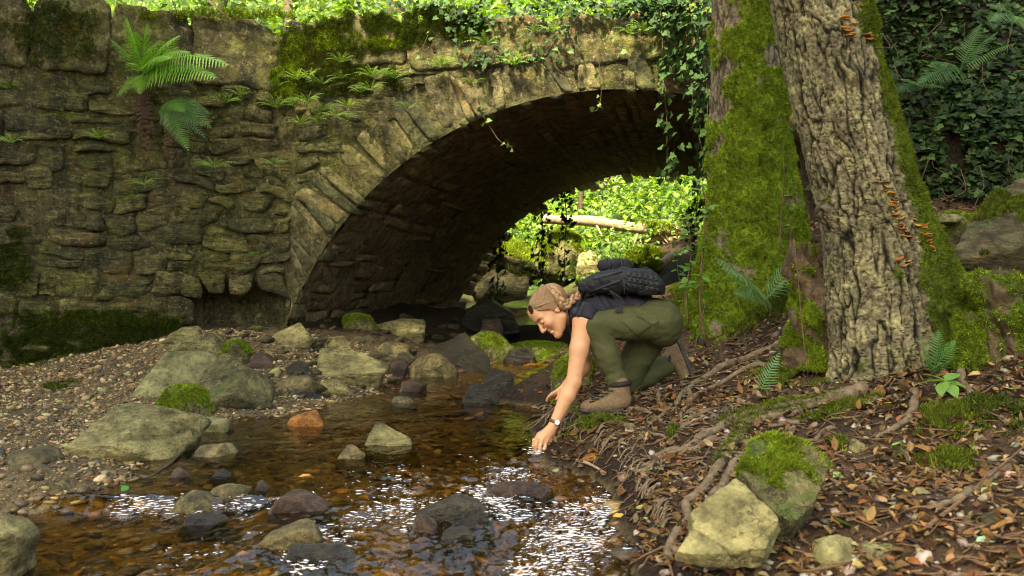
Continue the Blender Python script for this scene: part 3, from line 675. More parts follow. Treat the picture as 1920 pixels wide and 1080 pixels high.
B('stone', 'green grey wedge stone at water between front boulder and steep boulder', [(362, 805), (366, 779), (400, 782), (436, 790), (434, 808), (400, 814)], 'boulder', depth=.2, sub=4, cat='stone')
B('stone', 'small brown pyramid stone in water before front boulder', [(320, 896), (328, 878), (336, 875), (356, 892), (345, 898)], 'purple', depth=.07, sub=3, cat='stone', sink=.03)
B('stone', 'small violet wet stone in mid shallows', [(400, 895), (405, 885), (420, 882), (436, 892), (430, 898)], 'wet', depth=.08, sub=3, cat='stone', sink=.03)
B('stone', 'dark broad rock at bottom edge left of centre', [(540, 1052), (560, 1022), (640, 1018), (672, 1038), (660, 1058)], 'wet', depth=.16, sub=4, cat='stone', sink=.05)
B('stone', 'wide brown rock under rippling water behind leaf topped rock', [(905, 925), (920, 908), (985, 902), (1030, 910), (1035, 925), (960, 932)], 'purple', depth=.2, sub=4, cat='stone', sink=.06)
B('stone', 'tan stone at left water edge by pebbles', [(107, 920), (112, 903), (122, 899), (135, 915), (128, 922)], 'rubble', depth=.08, sub=3, cat='stone')
B('stone', 'flat grey stone low on the gravel, upper of two at left edge', [(5, 888), (25, 872), (70, 865), (92, 876), (75, 890)], 'rubble', depth=.2, sub=4, cat='stone')
B('stone', 'dark flat stone lower on the gravel at left edge', [(28, 905), (40, 892), (60, 890), (68, 902), (50, 908)], 'wet', depth=.12, sub=3, cat='stone')
# packed stones between the wall foot and the pool
B('stone', 'long flat tan slab by water below the angular tan block', [(518, 730), (530, 712), (575, 706), (604, 722), (560, 738)], 'rubble', depth=.25, sub=4, cat='stone', sink=.04)
B('stone', 'flat dark wet stone at water below the long flat tan slab', [(543, 748), (555, 734), (592, 732), (602, 744), (570, 750)], 'wet', depth=.15, sub=4, cat='stone', sink=.04)
B('stone', 'reddish brown wedge stone left of the angular tan block', [(466, 692), (478, 668), (500, 662), (518, 684), (500, 696)], 'purple', depth=.2, sub=4, cat='stone', sink=.04)
B('stone', 'dark pointed stone between tan slab and long pale slab', [(538, 702), (548, 680), (562, 676), (578, 694), (566, 708)], 'wet', depth=.18, sub=4, cat='stone', sink=.04)
B('stone', 'grey layered stone at water left end of the long pale slab', [(596, 738), (606, 712), (640, 716), (662, 736), (630, 746)], 'boulder', depth=.2, sub=4, cat='stone', sink=.04)
B('stone', 'thin brown rock leaning on right end of the long pale slab', [(722, 712), (735, 674), (752, 668), (766, 690), (760, 714)], 'purple', depth=.2, sub=4, cat='stone', sink=.04)
B('stone', 'low tan stone right of the steep lichen boulder', [(528, 700), (520, 690), (508, 694), (500, 706), (524, 710)], 'slab', depth=.12, sub=3, cat='stone', sink=.03)
B('boulder', 'dark block in shade below the square topped block', [(700, 668), (708, 644), (742, 640), (770, 650), (764, 672), (722, 676)], 'rubble', depth=.3, sub=4)
B('boulder', 'grey cube shaped rock left of rounded grey brown boulder', [(742, 684), (748, 662), (768, 660), (778, 676), (768, 690)], 'rubble', depth=.2, sub=4)
B('boulder', 'tan angular rock in rubble above the long pale slab', [(605, 654), (614, 634), (640, 632), (654, 646), (640, 658)], 'boulder', depth=.2, sub=4)
B('stone', 'broad flat grey stone on gravel at far left water edge', [(0, 870), (30, 846), (78, 842), (100, 856), (70, 872), (20, 880)], 'rubble', depth=.25, sub=4, cat='stone', sink=.03)
# behind, under and beyond the arch
B('boulder', 'thick overhanging ledge stone at foot of wall under the arch springing', [(480, 600), (490, 575), (530, 560), (575, 590), (560, 612), (500, 618)], 'boulder', Y=8.75, depth=.35, sub=4)
B('boulder', 'dark low boulder under the arch at back right of the block', [(880, 600), (890, 570), (925, 566), (968, 585), (990, 612), (930, 620)], 'wet', Y=9.9, depth=.4, sub=4)
B('boulder', 'brown block standing in stream under the arch', [(898, 640), (905, 600), (935, 596), (945, 625), (940, 645)], 'purple', Y=9.4, depth=.25, sub=4)
B('boulder', 'huge mossy boulder with pale bare edge seen through the arch', [(880, 500), (900, 455), (945, 435), (985, 455), (1010, 490), (990, 512), (920, 522)], 'boulder_moss', Y=15.2, depth=1.0, ridge=480, topn=(.3, -.6, .75))
B('boulder', 'shadowed ledge rock under the huge mossy boulder', [(885, 540), (890, 512), (950, 500), (995, 515), (990, 540), (930, 552)], 'boulder', Y=15.0, depth=.9, sub=4)
B('boulder', 'tall mossy cliff block beyond the arch, right of ivy strand', [(1010, 500), (1015, 445), (1050, 430), (1085, 450), (1090, 505), (1040, 525)], 'boulder_moss', Y=16.0, depth=1.0, sub=4)
B('boulder', 'dark squarish rock by upper stream right of cliff block', [(1080, 520), (1085, 478), (1110, 470), (1128, 490), (1130, 522)], 'boulder', Y=15.5, depth=.6, sub=4)
B('boulder', 'pale flat rock with moss cap beyond the backpack', [(1165, 495), (1180, 475), (1225, 470), (1252, 485), (1235, 500)], 'boulder_moss', Y=14.8, depth=.6, sub=4)
# right bank
slab('flat_stone', 'big pale four cornered flat slab on the bank in right foreground', [(1293, 968), (1380, 905), (1462, 985), (1432, 1046), (1368, 1048), (1298, 1006)], 'slab', 2.92, (-.05, -.62, .78), .07, .02)
slab('flat_stone', 'small flat slab tucked under left side of the big pale slab', [(1268, 1042), (1296, 998), (1340, 1022), (1372, 1050), (1310, 1052)], 'slab', 2.86, (-.1, -.6, .78), .05, .02)
slab('flat_stone', 'moss topped slab leaning behind the big pale slab', [(1383, 905), (1408, 838), (1440, 826), (1515, 848), (1552, 882), (1520, 962), (1480, 1000), (1440, 980)], 'boulder_moss', 3.12, (.05, -.70, .70), .10, .03)
B('stone', 'pale upright stone at bottom edge, right of the slabs', [(1520, 1110), (1530, 1020), (1560, 1005), (1608, 1012), (1602, 1060), (1570, 1110)], 'slab', Y=2.85, depth=.14, cat='stone', sub=4, rough=.05)
B('stone', 'tan wedge stone in litter beside pale upright stone', [(1604, 1058), (1610, 1028), (1660, 1020), (1708, 1030), (1700, 1055), (1640, 1066)], 'slab', Y=2.85, depth=.13, cat='stone', sub=4, rough=.05, sink=.03)
B('stone', 'dark elongated stone half buried in leaf litter at lower right', [(1733, 1010), (1745, 985), (1800, 968), (1870, 955), (1888, 968), (1850, 990), (1770, 1025)], 'rubble', Y=2.95, depth=.16, cat='stone', sub=4, sink=.03)
slab('flat_boulder', 'sloping grey rock slab with moss edge at right picture edge', [(1785, 505), (1815, 455), (1862, 390), (1930, 350), (2020, 350), (2020, 480), (1900, 500), (1830, 512)], 'bankrock', 5.4, (-.30, -.62, .72), .22, .07, 'rock')
B('boulder', 'moss cushioned boulder between bark tree and grey rock slab', [(1735, 470), (1745, 415), (1780, 400), (1840, 405), (1860, 440), (1820, 480), (1770, 490)], 'boulder_moss', Y=5.7, depth=.5, sub=4)
B('stone', 'pale flat stone on bank top between bark tree and ivy', [(1755, 418), (1768, 402), (1800, 402), (1806, 412), (1785, 420)], 'slab', Y=5.6, depth=.15, cat='stone', sub=3, sink=.0)
B('stone', 'pale ridged stone in bank litter at right', [(1592, 850), (1605, 825), (1632, 838), (1636, 850)], 'slab', depth=.08, cat='stone', sub=3, sink=.03)
B('boulder', 'wet mossy green step rock at the cascade left of the person', [(940, 668), (960, 645), (1010, 636), (1062, 642), (1075, 660), (1062, 672), (990, 676)], 'boulder_moss', Y=9.0, depth=.6, sub=4, topn=(0, -.2, 1), ridge=664)
B('boulder', 'dark mossy bank boulder behind reaching arm', [(1035, 735), (1045, 675), (1075, 662), (1110, 690), (1115, 740)], 'boulder_moss', Y=6.3, depth=.35, sub=4)
B('stone', 'orange brown stone at water under the root bank', [(1085, 868), (1095, 855), (1120, 850), (1140, 862), (1120, 872)], 'orange', depth=.10, cat='stone', sub=3, sink=.03)
# loose rubble along the far water edge and wall foot: alike stones
protos = []
for k in range(7):
    rr = np.random.RandomState(50+k)
    pl = [(rr.normal(size=3), rr.uniform(.55, 1.0)) for _ in range(13)]
    pl = [(a*np.array([1, 1, .8]), d) for a, d in pl]+[((0, 0, 1), .55), ((0, 0, -1), .6), ((1, 0, 0), 1), ((-1, 0, 0), 1), ((0, 1, 0), 1), ((0, -1, 0), 1)]
    V, F = rock_mesh(pl, None, 3, 14, k, .06, .02); protos.append(mesh_np('rubble', V, F))
rr = np.random.RandomState(77); k = 0
wprotos = [me.copy() for me in protos]
for me in protos: me.materials.append(M['rubble'])
for k_, me in enumerate(wprotos): me.materials.append(M['wet'] if k_ % 2 else M['purple'])
spots = []; rub = []; strm = []
LMK = [(572, 787, 'the rusty orange stone'), (730, 818, 'the jagged olive stone'), (850, 960, 'the leaf topped dark rock'), (375, 940, 'the tan dome shaped stone'), (240, 815, 'the front boulder'), (932, 725, 'the black wedge rock'), (545, 1005, 'the driftwood shaped rock'), (1015, 840, 'the reaching hand'), (850, 660, 'the big smooth dark boulder'), (650, 690, 'the long pale slab at the water'), (548, 632, 'the angular tan block'), (747, 610, 'the square topped block'), (320, 700, 'the largest flat boulder'), (450, 725, 'the steep lichen boulder'), (1370, 980, 'the pale four cornered slab'), (395, 640, 'the ochre ended boulder'), (810, 690, 'the rounded grey brown boulder')]
for _ in range(1400):
    px, py = rr.uniform(330, 900), rr.uniform(596, 745)
    lo_ = np.interp(px, [330, 480, 560, 650, 730, 830, 900], [660, 760, 745, 735, 712, 690, 660])
    hi_ = np.interp(px, [330, 430, 500, 620, 900], [640, 620, 612, 600, 592])
    if hi_ < py < lo_+6: spots.append((px, py, rr.uniform(10, 34)*rr.uniform(.6, 1)))
for px, py, w in spots[:240]:
    q = ray_ground(px, py); s = w*.5*q[1]/FPX
    if q[1] > 12: continue
    o = obj('rubble_stone', protos[rr.randint(7)], None, None, 'small loose stone in the rubble along the far water edge', 'stone', 'loose rubble stones along the far water edge', loc=q+[0, 0, s*.15])
    o.scale = (s*rr.uniform(.8, 1.4), s*rr.uniform(.7, 1.2), s*rr.uniform(.45, .9)); o.rotation_euler = (rr.normal()*.3, rr.normal()*.3, rr.uniform(0, 6.3))
    rub.append((o, px, py))
    k += 1
# stones breaking the water
for px, py, w in [(620, 705, 20), (660, 722, 26), (690, 728, 18), (745, 700, 18), (820, 712, 20), (860, 745, 22), (700, 755, 14), (640, 800, 16), (470, 800, 22), (455, 840, 20), (505, 850, 16), (580, 905, 24), (720, 880, 22),
                  (250, 960, 30), (290, 990, 26), (180, 1000, 34), (700, 930, 24), (1010, 1000, 30), (1100, 960, 24), (960, 760, 18), (985, 720, 16), (1000, 700, 20), (1180, 990, 34), (1230, 1040, 30), (130, 960, 24), (430, 1010, 28), (470, 1060, 32), (640, 1000, 24)]:
    q = ray_ground(px, py); s = w*.5*q[1]/FPX
    o = obj('stream_stone', wprotos[rr.randint(7)], None, None, 'small wet stone just breaking the surface of the stream', 'stone', 'small stones breaking the stream surface', loc=q+[0, 0, -s*.25])
    s *= .8; o.scale = (s*1.3, s, s*.6); o.rotation_euler = (rr.normal()*.2, rr.normal()*.2, rr.uniform(0, 6.3)); strm.append((o, px, py))
place_labels(rub, 'loose rubble stone', LMK); place_labels(strm, 'small wet stream stone', LMK)
# gravel beach and cobbled bed
pb = []
for k in range(5):
    D, F = ico(1); r5 = np.random.RandomState(k); NP = r5.normal(size=(7, 3)); NP /= np.linalg.norm(NP, axis=1)[:, None]; pb.append((D*np.minimum(1, (np.full((len(D), 7), .72)/np.maximum(D@NP.T, .05)).min(1))[:, None]*np.array([1, .8, .5]), [F]))
n = 52000; xy = np.stack([rr.uniform(-4.6, .2, n), rr.uniform(2.4, 8.3, n)], -1)
z = terrain(xy[:, 0], xy[:, 1]); d = z-wl(xy[:, 0], xy[:, 1]); vis = np.abs(xy[:, 0]) < xy[:, 1]*.56
m = vis & (d > -.008) & (xy[:, 0] < np.interp(xy[:, 1], [2.6, 4, 5, 6, 7, 8.3], [-1.2, -1.2, -.9, -.9, -.6, -.3]))
pos = v3(xy[m, 0], xy[m, 1], z[m]); sz = np.clip(rr.lognormal(-4.95, .7, m.sum()), .0035, .042)
col = palette([(.17, .12, .045), (.24, .175, .075), (.10, .07, .028), (.29, .22, .11), (.14, .08, .028), (.055, .044, .022)], m.sum(), .25, rr)
V, Fs, C = scatter(pb, pos+[0, 0, .002], rand_frames(len(pos), None, .35, rr), sz, col)
obj('gravel', mesh_np('gravel', V, Fs, True, C), M['pebble'], None, 'tan pebble gravel beach below the wing wall', 'gravel', kind='stuff')
n = 9000; xy = np.stack([rr.uniform(-2.6, 1.2, n), rr.uniform(2.5, 9, n)], -1); z = terrain(xy[:, 0], xy[:, 1]); d = z-wl(xy[:, 0], xy[:, 1]); m = (d < .0)
pos = v3(xy[m, 0], xy[m, 1], z[m]); sz = np.clip(rr.lognormal(-3.75, .5, m.sum()), .01, .085)
col = palette([(.15, .10, .032), (.23, .16, .055), (.075, .05, .02), (.11, .072, .025), (.045, .032, .016), (.34, .23, .07)], m.sum(), .25, rr)
V, Fs, C = scatter(pb, pos, rand_frames(len(pos), None, .2, rr), np.stack([sz*1.2, sz, np.minimum(sz*.6, .035)], -1), col)
obj('stream_bed_cobbles', mesh_np('cobbles', V, Fs, True, C), M['pebble'], None, 'amber brown cobbles lying on the stream bed', 'cobbles', kind='stuff')
# ------------------------------------------------------------------ leaf, moss, fern and ivy shapes
def leaf_proto(pts, fold=.18, droop=.25):
    """half outline [(along, half width)...] -> folded, drooping leaf of length 1 along x"""
    pts = np.array(pts, float); k = len(pts)
    mid = np.stack([pts[:, 0], 0*pts[:, 0], -droop*pts[:, 0]**2], -1)
    L = mid+np.stack([0*pts[:, 0], pts[:, 1], fold*pts[:, 1]], -1); Rr = mid+np.stack([0*pts[:, 0], -pts[:, 1], fold*pts[:, 1]], -1)
    V = np.vstack([mid, L, Rr]); a = np.arange(k-1)
    return V, [np.vstack([np.stack([a, a+1, k+a+1, k+a], -1), np.stack([a, 2*k+a, 2*k+a+1, a+1], -1)])]
LEAF = leaf_proto([(0, .01), (.25, .22), (.55, .26), (.8, .15), (1, .0)])
LEAF_S = leaf_proto([(0, .02), (.45, .27), (1, .0)], .25, .15)
DRY = [leaf_proto([(0, .01), (.3, .25), (.65, .24), (1, .0)], f, d) for f, d in ((.5, .4), (.15, -.3), (-.4, .2), (.8, -.1))]
def ivy_leaf():
    o = [(0, 0), (-.12, .26), (-.02, .52), (.28, .34), (.42, .50), (.60, .20), (1.0, 0), (.60, -.20), (.42, -.50), (.28, -.34), (-.02, -.52), (-.12, -.26)]
    V = np.array([(x, y, -.12*x*x+.10*abs(y)) for x, y in o]+[(.3, 0, .0)]); k = len(o); a = np.arange(k)
    return V, [np.stack([a, np.full(k, k), (a+1) % k], -1)[:, [0, 2, 1]][:, ::-1]]
IVY = ivy_leaf()
def tuft():
    V, F = [], []
    for k in range(4):
        a = k*1.6+R.uniform(-.3, .3); d = np.array([math.cos(a), math.sin(a), 0]); s = np.array([-d[1], d[0], 0]); b = d*.25
        V += [b-s*.16, b+s*.16, b+d*R.uniform(.2, .7)+np.array([0, 0, R.uniform(.7, 1.1)])]; F.append([3*k, 3*k+1, 3*k+2])
    return np.array(V), [np.array(F)]
TUFTS = [tuft() for _ in range(4)]
MOSSC = [(.145, .22, .012), (.185, .27, .016), (.09, .145, .011), (.235, .315, .022), (.15, .175, .018), (.10, .09, .02)]
MOSSB = [(.075, .10, .010), (.10, .125, .012), (.05, .07, .008), (.13, .15, .016)]
MOSSD = [(.045, .065, .009), (.065, .09, .011), (.08, .095, .015), (.03, .045, .007)]
def moss_on(name, pos, nor, size=.014, cols=MOSSC, parent=None, origin=None, label=None, cat=None, tilt=.35):
    n = len(pos); sc = size*R.uniform(.6, 1.5, n)
    base = palette(cols, n, .2); base *= (1+.45*fbm(pos, 7, 3, 8))[:, None]
    V, Fs, C = scatter(TUFTS, pos, rand_frames(n, nor, tilt), sc, np.clip(base, .004, .6))
    if origin is not None: V = V-origin
    return obj(name, mesh_np(name, V, Fs, False, C), M['moss'], parent, label, cat, kind='stuff')
def surf_pts(V, Fq, weight, n, rs=R):
    """n random points on the quads with vertex weights"""
    a, b, c, d = [V[Fq[:, k]] for k in range(4)]
    nor = np.cross(c-a, d-b); ar = np.linalg.norm(nor, axis=1)*.5; nor = nor/(2*ar[:, None]+1e-12)
    w = ar*weight[Fq].mean(1); w = w/w.sum(); k = rs.choice(len(Fq), n, p=w)
    s, t = rs.rand(n, 1), rs.rand(n, 1)
    return (a[k]*(1-s)*(1-t)+b[k]*s*(1-t)+c[k]*s*t+d[k]*(1-s)*t), nor[k]
def on_rock(o, n, test, size=.012, cols=MOSSC, name='moss'):
    me = o.data; V = np.empty(len(me.vertices)*3, np.float32); me.vertices.foreach_get('co', V); V = V.reshape(-1, 3).astype(float)
    F = np.array([p.vertices[:] for p in me.polygons]); F = np.column_stack([F, F[:, 2]])
    a, b, c = V[F[:, 0]], V[F[:, 1]], V[F[:, 2]]; nor = np.cross(b-a, c-a); ar = np.linalg.norm(nor, axis=1); nor /= ar[:, None]+1e-12
    cen = (a+b+c)/3; w = ar*test(cen, nor)
    if w.sum() <= 0: return
    k = R.choice(len(F), n, p=w/w.sum()); s, t = R.rand(n, 1), R.rand(n, 1); f = (s+t) > 1; s = np.where(f, 1-s, s); t = np.where(f, 1-t, t)
    moss_on(name, a[k]+s*(b[k]-a[k])+t*(c[k]-a[k]), nor[k], size, cols, o)
for o in list(COL.objects):
    if o.name.startswith(('boulder', 'flat_stone', 'stone')) and o.type == 'MESH' and o.data.materials and o.data.materials[0] == M['boulder_moss']:
        s_ = np.ptp([v[:] for v in o.bound_box], axis=0).max()
        slabf = .0 if not o.name.startswith('flat_stone') else 1.0
        on_rock(o, int(min(6000, 900+9000*s_)), lambda c, n_: (1-slabf*(c[:, 2]+.05*fbm(c, 14, 2, 3) < .02))*np.clip((n_[:, 2]*.6+1.2*fbm(c, 2.2/s_, 3, 4)-.05), 0, 1)**1.5, .012 if o.location.y < 10 else .04)
for o in COL.objects:
    if o.name == 'flat_boulder': on_rock(o, 3500, lambda c, n_: (fbm(c, 3.0, 3, 8) > .08)*np.clip(n_[:, 2], 0, 1), .016, MOSSB)
mossy_left = [o for o in COL.objects if o.get('label', '').startswith('largest flat')][0]
on_rock(mossy_left, 1200, lambda c, n_: ((c[:, 0] < -.28) & (c[:, 0] > -.46) & (c[:, 2] > -.12)).astype(float)*(.3+fbm(c, 9, 2, 3) > .25), .02, MOSSD)

# ------------------------------------------------------------------ the two big trees
def trunk(name, tree, ctrl, org, kind, nth=190, dz=.009, seed=0, lobes=()):
    """ctrl: rows of (x, y, z, r) from the foot up"""
    c = spline(ctrl, int((ctrl[-1][2]-ctrl[0][2])/dz)); zmax = 3.2
    lowk = c[:, 2] < zmax
    c = np.vstack([c[lowk], c[~lowk][::14]])
    th = np.linspace(0, 2*math.pi, nth, endpoint=False); TH, K = np.meshgrid(th, np.arange(len(c)))
    Z = c[:, 2][:, None]+0*TH; r = c[:, 3][:, None]+0*TH
    hgt = Z-c[0, 2]
    for a, amp, wd, hh in lobes:
        dth = np.angle(np.exp(1j*(TH-a))); r = r+amp*np.exp(-(dth/wd)**2)*np.exp(-(np.maximum(hgt, 0)/hh)**2)
    q = np.stack([np.cos(TH)*.27, np.sin(TH)*.27, Z], -1)
    r = r*(1+.07*fbm(q*np.array([1, 1, .6]), 3.0, 3, seed))
    if kind == 'plates':
        w = q*np.array([1.25, 1.25, .30])+.035*np.stack([gn(q, 6, 1), gn(q, 6, 2), gn(q, 4, 3)], -1)
        r1 = np.abs(fbm(w, 12, 2, seed+1)); r2 = np.abs(fbm(w*np.array([1, 1, 2.4]), 21, 2, seed+2))
        crack = sstep(0, .15, r1)*(.35+.65*sstep(0, .13, r2)); fine = fbm(q, 45, 3, 6)
        disp = .014*(crack-.6)+.005*fine+.006*fbm(w, 30, 2, seed+7)
    else:
        ridge = np.abs(fbm(q*np.array([1, 1, .4]), 16, 2, seed+1)); crack = sstep(0, .3, ridge); fine = fbm(q, 40, 2, 6); disp = .008*(crack-.5)+.003*fine
    return c, TH, Z, r, disp, crack, fine, q
def trunk_mesh(c, TH, Z, r): return np.stack([c[:, 0][:, None]+r*np.cos(TH), c[:, 1][:, None]+r*np.sin(TH), Z], -1)
mt = empty('mossy_tree', 'leaning tree trunk thickly covered in bright green moss beside the arch', 'tree', loc=P(1415, 590, 6.3)); mo = np.array(mt.location)
def row(px, py, Y, rp): p_ = P(px, py, Y); return (*p_, rp*Y/FPX)
ctrl = [row(1412, 680, 6.35, 140), row(1415, 600, 6.35, 118), row(1415, 500, 6.35, 100), row(1415, 420, 6.33, 90), row(1410, 330, 6.3, 79), row(1404, 200, 6.3, 70), row(1398, 60, 6.3, 62), row(1392, -80, 6.3, 58), (1.40, 6.3, 5, .17), (1.3, 6.3, 9, .08)]
c, TH, Z, r, disp, crack, fine, q = trunk('trunk', mt, ctrl, mo, 'smooth', 170, .011, 3, [(-1.2, .05, .35, .6), (-2.4, .06, .35, .6), (2.9, .05, .4, .6), (.2, .07, .4, .6)])
ang = np.angle(np.exp(1j*(TH+math.pi/2)))            # 0 faces the camera, + to the right
mm = sstep(-.05, .30, .36+1.0*fbm(q, 4.6, 4, 15)-.42*sstep(.6, 1.2, -ang)*sstep(1.0, 1.7, Z)-.35*sstep(.6, 1.2, ang)*sstep(2.0, 2.6, Z)+.30*sstep(2.0, 1.1, Z)-.20*sstep(2.1, 2.8, Z)+.35*sstep(-.75, -.1, ang)*sstep(.9, .2, ang))
lump = np.maximum(fbm(q, 5.5, 3, 18), -.2)
V = trunk_mesh(c, TH, Z, r+disp*(1-mm)+mm*(.012+.030*lump))
bark = np.array([.13, .10, .06])*(1+.5*fine[..., None])*(.35+.75*crack[..., None]); mg = np.array([.12, .17, .012])*(1+.6*fbm(q, 12, 3, 4))[..., None]
C = bark*(1-mm[..., None])+mg*mm[..., None]; Fq = grid_faces(*TH.shape, True)
Vf = V.reshape(-1, 3)
obj('trunk', mesh_np('trunk', Vf-mo, Fq, True, np.clip(C.reshape(-1, 3), .004, 1)), M['bark_tint'], mt)
front = (np.abs(ang) < 1.9) & (Z < 2.95)
pp, nn = surf_pts(Vf, Fq, (mm*front).ravel()**1.5, 34000)
moss_on('moss', pp, nn, .0125, MOSSC, mt, mo)

bt = empty('bark_tree', 'thick leaning tree with grey plated bark, orange fungus and mossy right flank', 'tree', loc=P(1650, 690, 4.75)); bo2 = np.array(bt.location)
ctrl = [row(1668, 770, 4.75, 118), row(1662, 690, 4.75, 100), row(1655, 600, 4.75, 96), row(1646, 500, 4.75, 94), row(1632, 400, 4.75, 92), row(1606, 300, 4.75, 88), row(1578, 200, 4.75, 86), row(1534, 0, 4.75, 84), row(1490, -200, 4.75, 80), (1.15, 4.9, 5, .17), (.9, 5.0, 9, .08)]
c, TH, Z, r, disp, crack, fine, q = trunk('trunk', bt, ctrl, bo2, 'plates', 230, .0075, 9, [(-.40, .40, .45, .62), (.3, .12, .4, .7), (-1.5, .035, .5, .3), (3.4, .05, .5, .3), (-2.3, .04, .3, .4)])
ang = np.angle(np.exp(1j*(TH+math.pi/2)))
mm = sstep(.0, .28, .9*fbm(q, 5, 4, 25)+1.25*sstep(.30, .85, ang)*sstep(2.9, 1.2, ang)-.62+.9*sstep(1.25, .8, Z)*sstep(.3, .9, ang))
kn = np.exp(-(((Z-P(1575, 160, 4.75)[2])/.045)**2+((ang-.05)/.16)**2))+.9*np.exp(-(((Z-P(1530, 400, 4.75)[2])/.06)**2+((ang+1.35)/.22)**2))
V = trunk_mesh(c, TH, Z, r+disp*(1-mm)+mm*(.012+.022*np.maximum(fbm(q, 7, 3, 28), -.2))+.045*kn)
bark = np.array([.150, .126, .066])*np.where(fbm(q, 9, 4, 31) > .12, 1.0, .78)[..., None]*(1+np.array([.35, .42, .25])*sstep(.05, .3, fbm(q, 14, 3, 33))[..., None])*(1+.7*fine[..., None]+.5*fbm(q, 6, 3, 3)[..., None])*(.05+1.0*crack[..., None])
bark = bark*(1-.35*kn[..., None])
mg = np.array([.055, .080, .010])*(1+.6*fbm(q, 12, 3, 4))[..., None]
C = bark*(1-mm[..., None])+mg*mm[..., None]; Fq = grid_faces(*TH.shape, True); Vf = V.reshape(-1, 3)
obj('trunk', mesh_np('trunk', Vf-bo2, Fq, True, np.clip(C.reshape(-1, 3), .004, 1)), M['bark_tint'], bt)
front = (ang > -1.7) & (ang < 2.4) & (Z < 2.4)
pp, nn = surf_pts(Vf, Fq, (mm*front).ravel()**1.5, 22000)
moss_on('moss', pp, nn, .012, MOSSB+[(.13, .165, .014), (.10, .14, .012)], bt, bo2)
# orange bracket fungi
def trunk_at(px, py):
    z = P(px, py, 4.6)[2]; k = np.argmin(np.abs(c[:, 2]-z)); x = P(px, py, 4.55)[0]
    row_ = V[k]; f = row_[:, 1] < c[k, 1]+.02; cand = row_[f]; return cand[np.argmin(np.abs(cand[:, 0]-x*(cand[:, 1]/4.55)))]
fan = []
for a in np.linspace(0, math.pi, 8): fan.append((math.cos(a), -math.sin(a), .10*math.sin(a*3)))
fanV = np.array([(0, 0, 0)]+fan+[(0, 0, -.12)]+[(x*.9, y*.9, z-.2) for x, y, z in fan]); a = np.arange(1, 8)
fanF = [np.vstack([np.stack([0*a, a, a+1], -1), np.stack([0*a+9, a+10, a+9], -1)]), np.stack([a, a+9, a+10, a+1], -1)]
fme = [mesh_np('fungus', fanV, fanF) for _ in range(3)]
for k_, cc in enumerate([(.42, .17, .022), (.50, .24, .03), (.30, .09, .014)]): fme[k_].materials.append(plain('bracket fungus %d' % k_, cc, .6, .3, 40, .003, .25))
fr_ = np.random.RandomState(5)
for px0, py0, px1, py1, nn_ in [(1585, 25, 1595, 75, 9), (1578, 40, 1592, 70, 5), (1600, 2, 1615, 20, 4), (1622, 60, 1632, 80, 4), (1655, 345, 1690, 420, 16), (1685, 415, 1700, 450, 8), (1720, 410, 1745, 455, 10), (1745, 455, 1780, 490, 9), (1690, 480, 1700, 490, 3)]:
    for k_ in range(nn_):
        t = (k_+.5)/nn_; px, py = px0+(px1-px0)*t+fr_.normal()*5, py0+(py1-py0)*t+fr_.normal()*4
        q_ = trunk_at(px, py); o = obj('bracket_fungus', fme[fr_.randint(3)], None, bt, loc=q_-bo2+np.array([0, -.004, 0]))
        s = fr_.uniform(.012, .026); o.scale = (s, s*.9, s); kk = np.argmin(np.abs(c[:, 2]-q_[2])); o.rotation_euler = (fr_.normal()*.3, fr_.normal()*.3, math.atan2(q_[1]-c[kk, 1], q_[0]-c[kk, 0])+math.pi/2+fr_.normal()*.3)
# limbs and crowns above the picture
def crown(tree, org, cen, rad, n, size, seed, cols, limbs):
    rr = np.random.RandomState(seed)
    for a, b, r0 in limbs:
        a, b = np.array(a, float), np.array(b, float); pth = spline([a, a*.6+b*.4+rr.normal(size=3)*.15, a*.25+b*.75+rr.normal(size=3)*.2, b], 12)
        V, F = tube(pth, np.linspace(r0, r0*.25, 12), 8); obj('limb', mesh_np('limb', V-org, F), M['darkwood'], tree)
    nc = n//40; d = rr.normal(size=(nc, 3)); d /= np.linalg.norm(d, axis=1)[:, None]
    cc = np.array(cen)+d*(rr.rand(nc, 1)**.45)*np.array(rad)
    pos = np.repeat(cc, 40, 0)+rr.normal(size=(nc*40, 3))*np.array([.32, .32, .18])
    V, Fs, C = scatter([LEAF_S], pos, rand_frames(len(pos), None, .7, rr), size*rr.uniform(.7, 1.3, len(pos)), palette(cols, len(pos), .2, rr))
    obj('crown', mesh_np('crown', V-org, Fs, False, C), M['leaf'], tree)
GR = [(.055, .10, .018), (.075, .13, .022), (.04, .075, .012), (.095, .15, .03)]
crown(bt, bo2, (2.4, 3.6, 8.0), (2.6, 2.4, 1.5), 8000, .13, 21, GR, [((1.15, 4.9, 5), (.6, 3.2, 7.6), .09), ((1.1, 4.9, 5.4), (3.6, 3.6, 7.8), .08), ((1.05, 4.95, 6), (2.4, 2.4, 8.2), .07)])
crown(mt, mo, (3.6, 7.0, 8.6), (2.2, 2.4, 1.5), 7000, .13, 22, GR, [((1.4, 6.3, 5), (2.4, 7.4, 8.2), .08), ((1.38, 6.3, 5.5), (4.4, 7.4, 8.6), .07), ((1.36, 6.3, 6), (3.2, 6.0, 9.0), .06)])

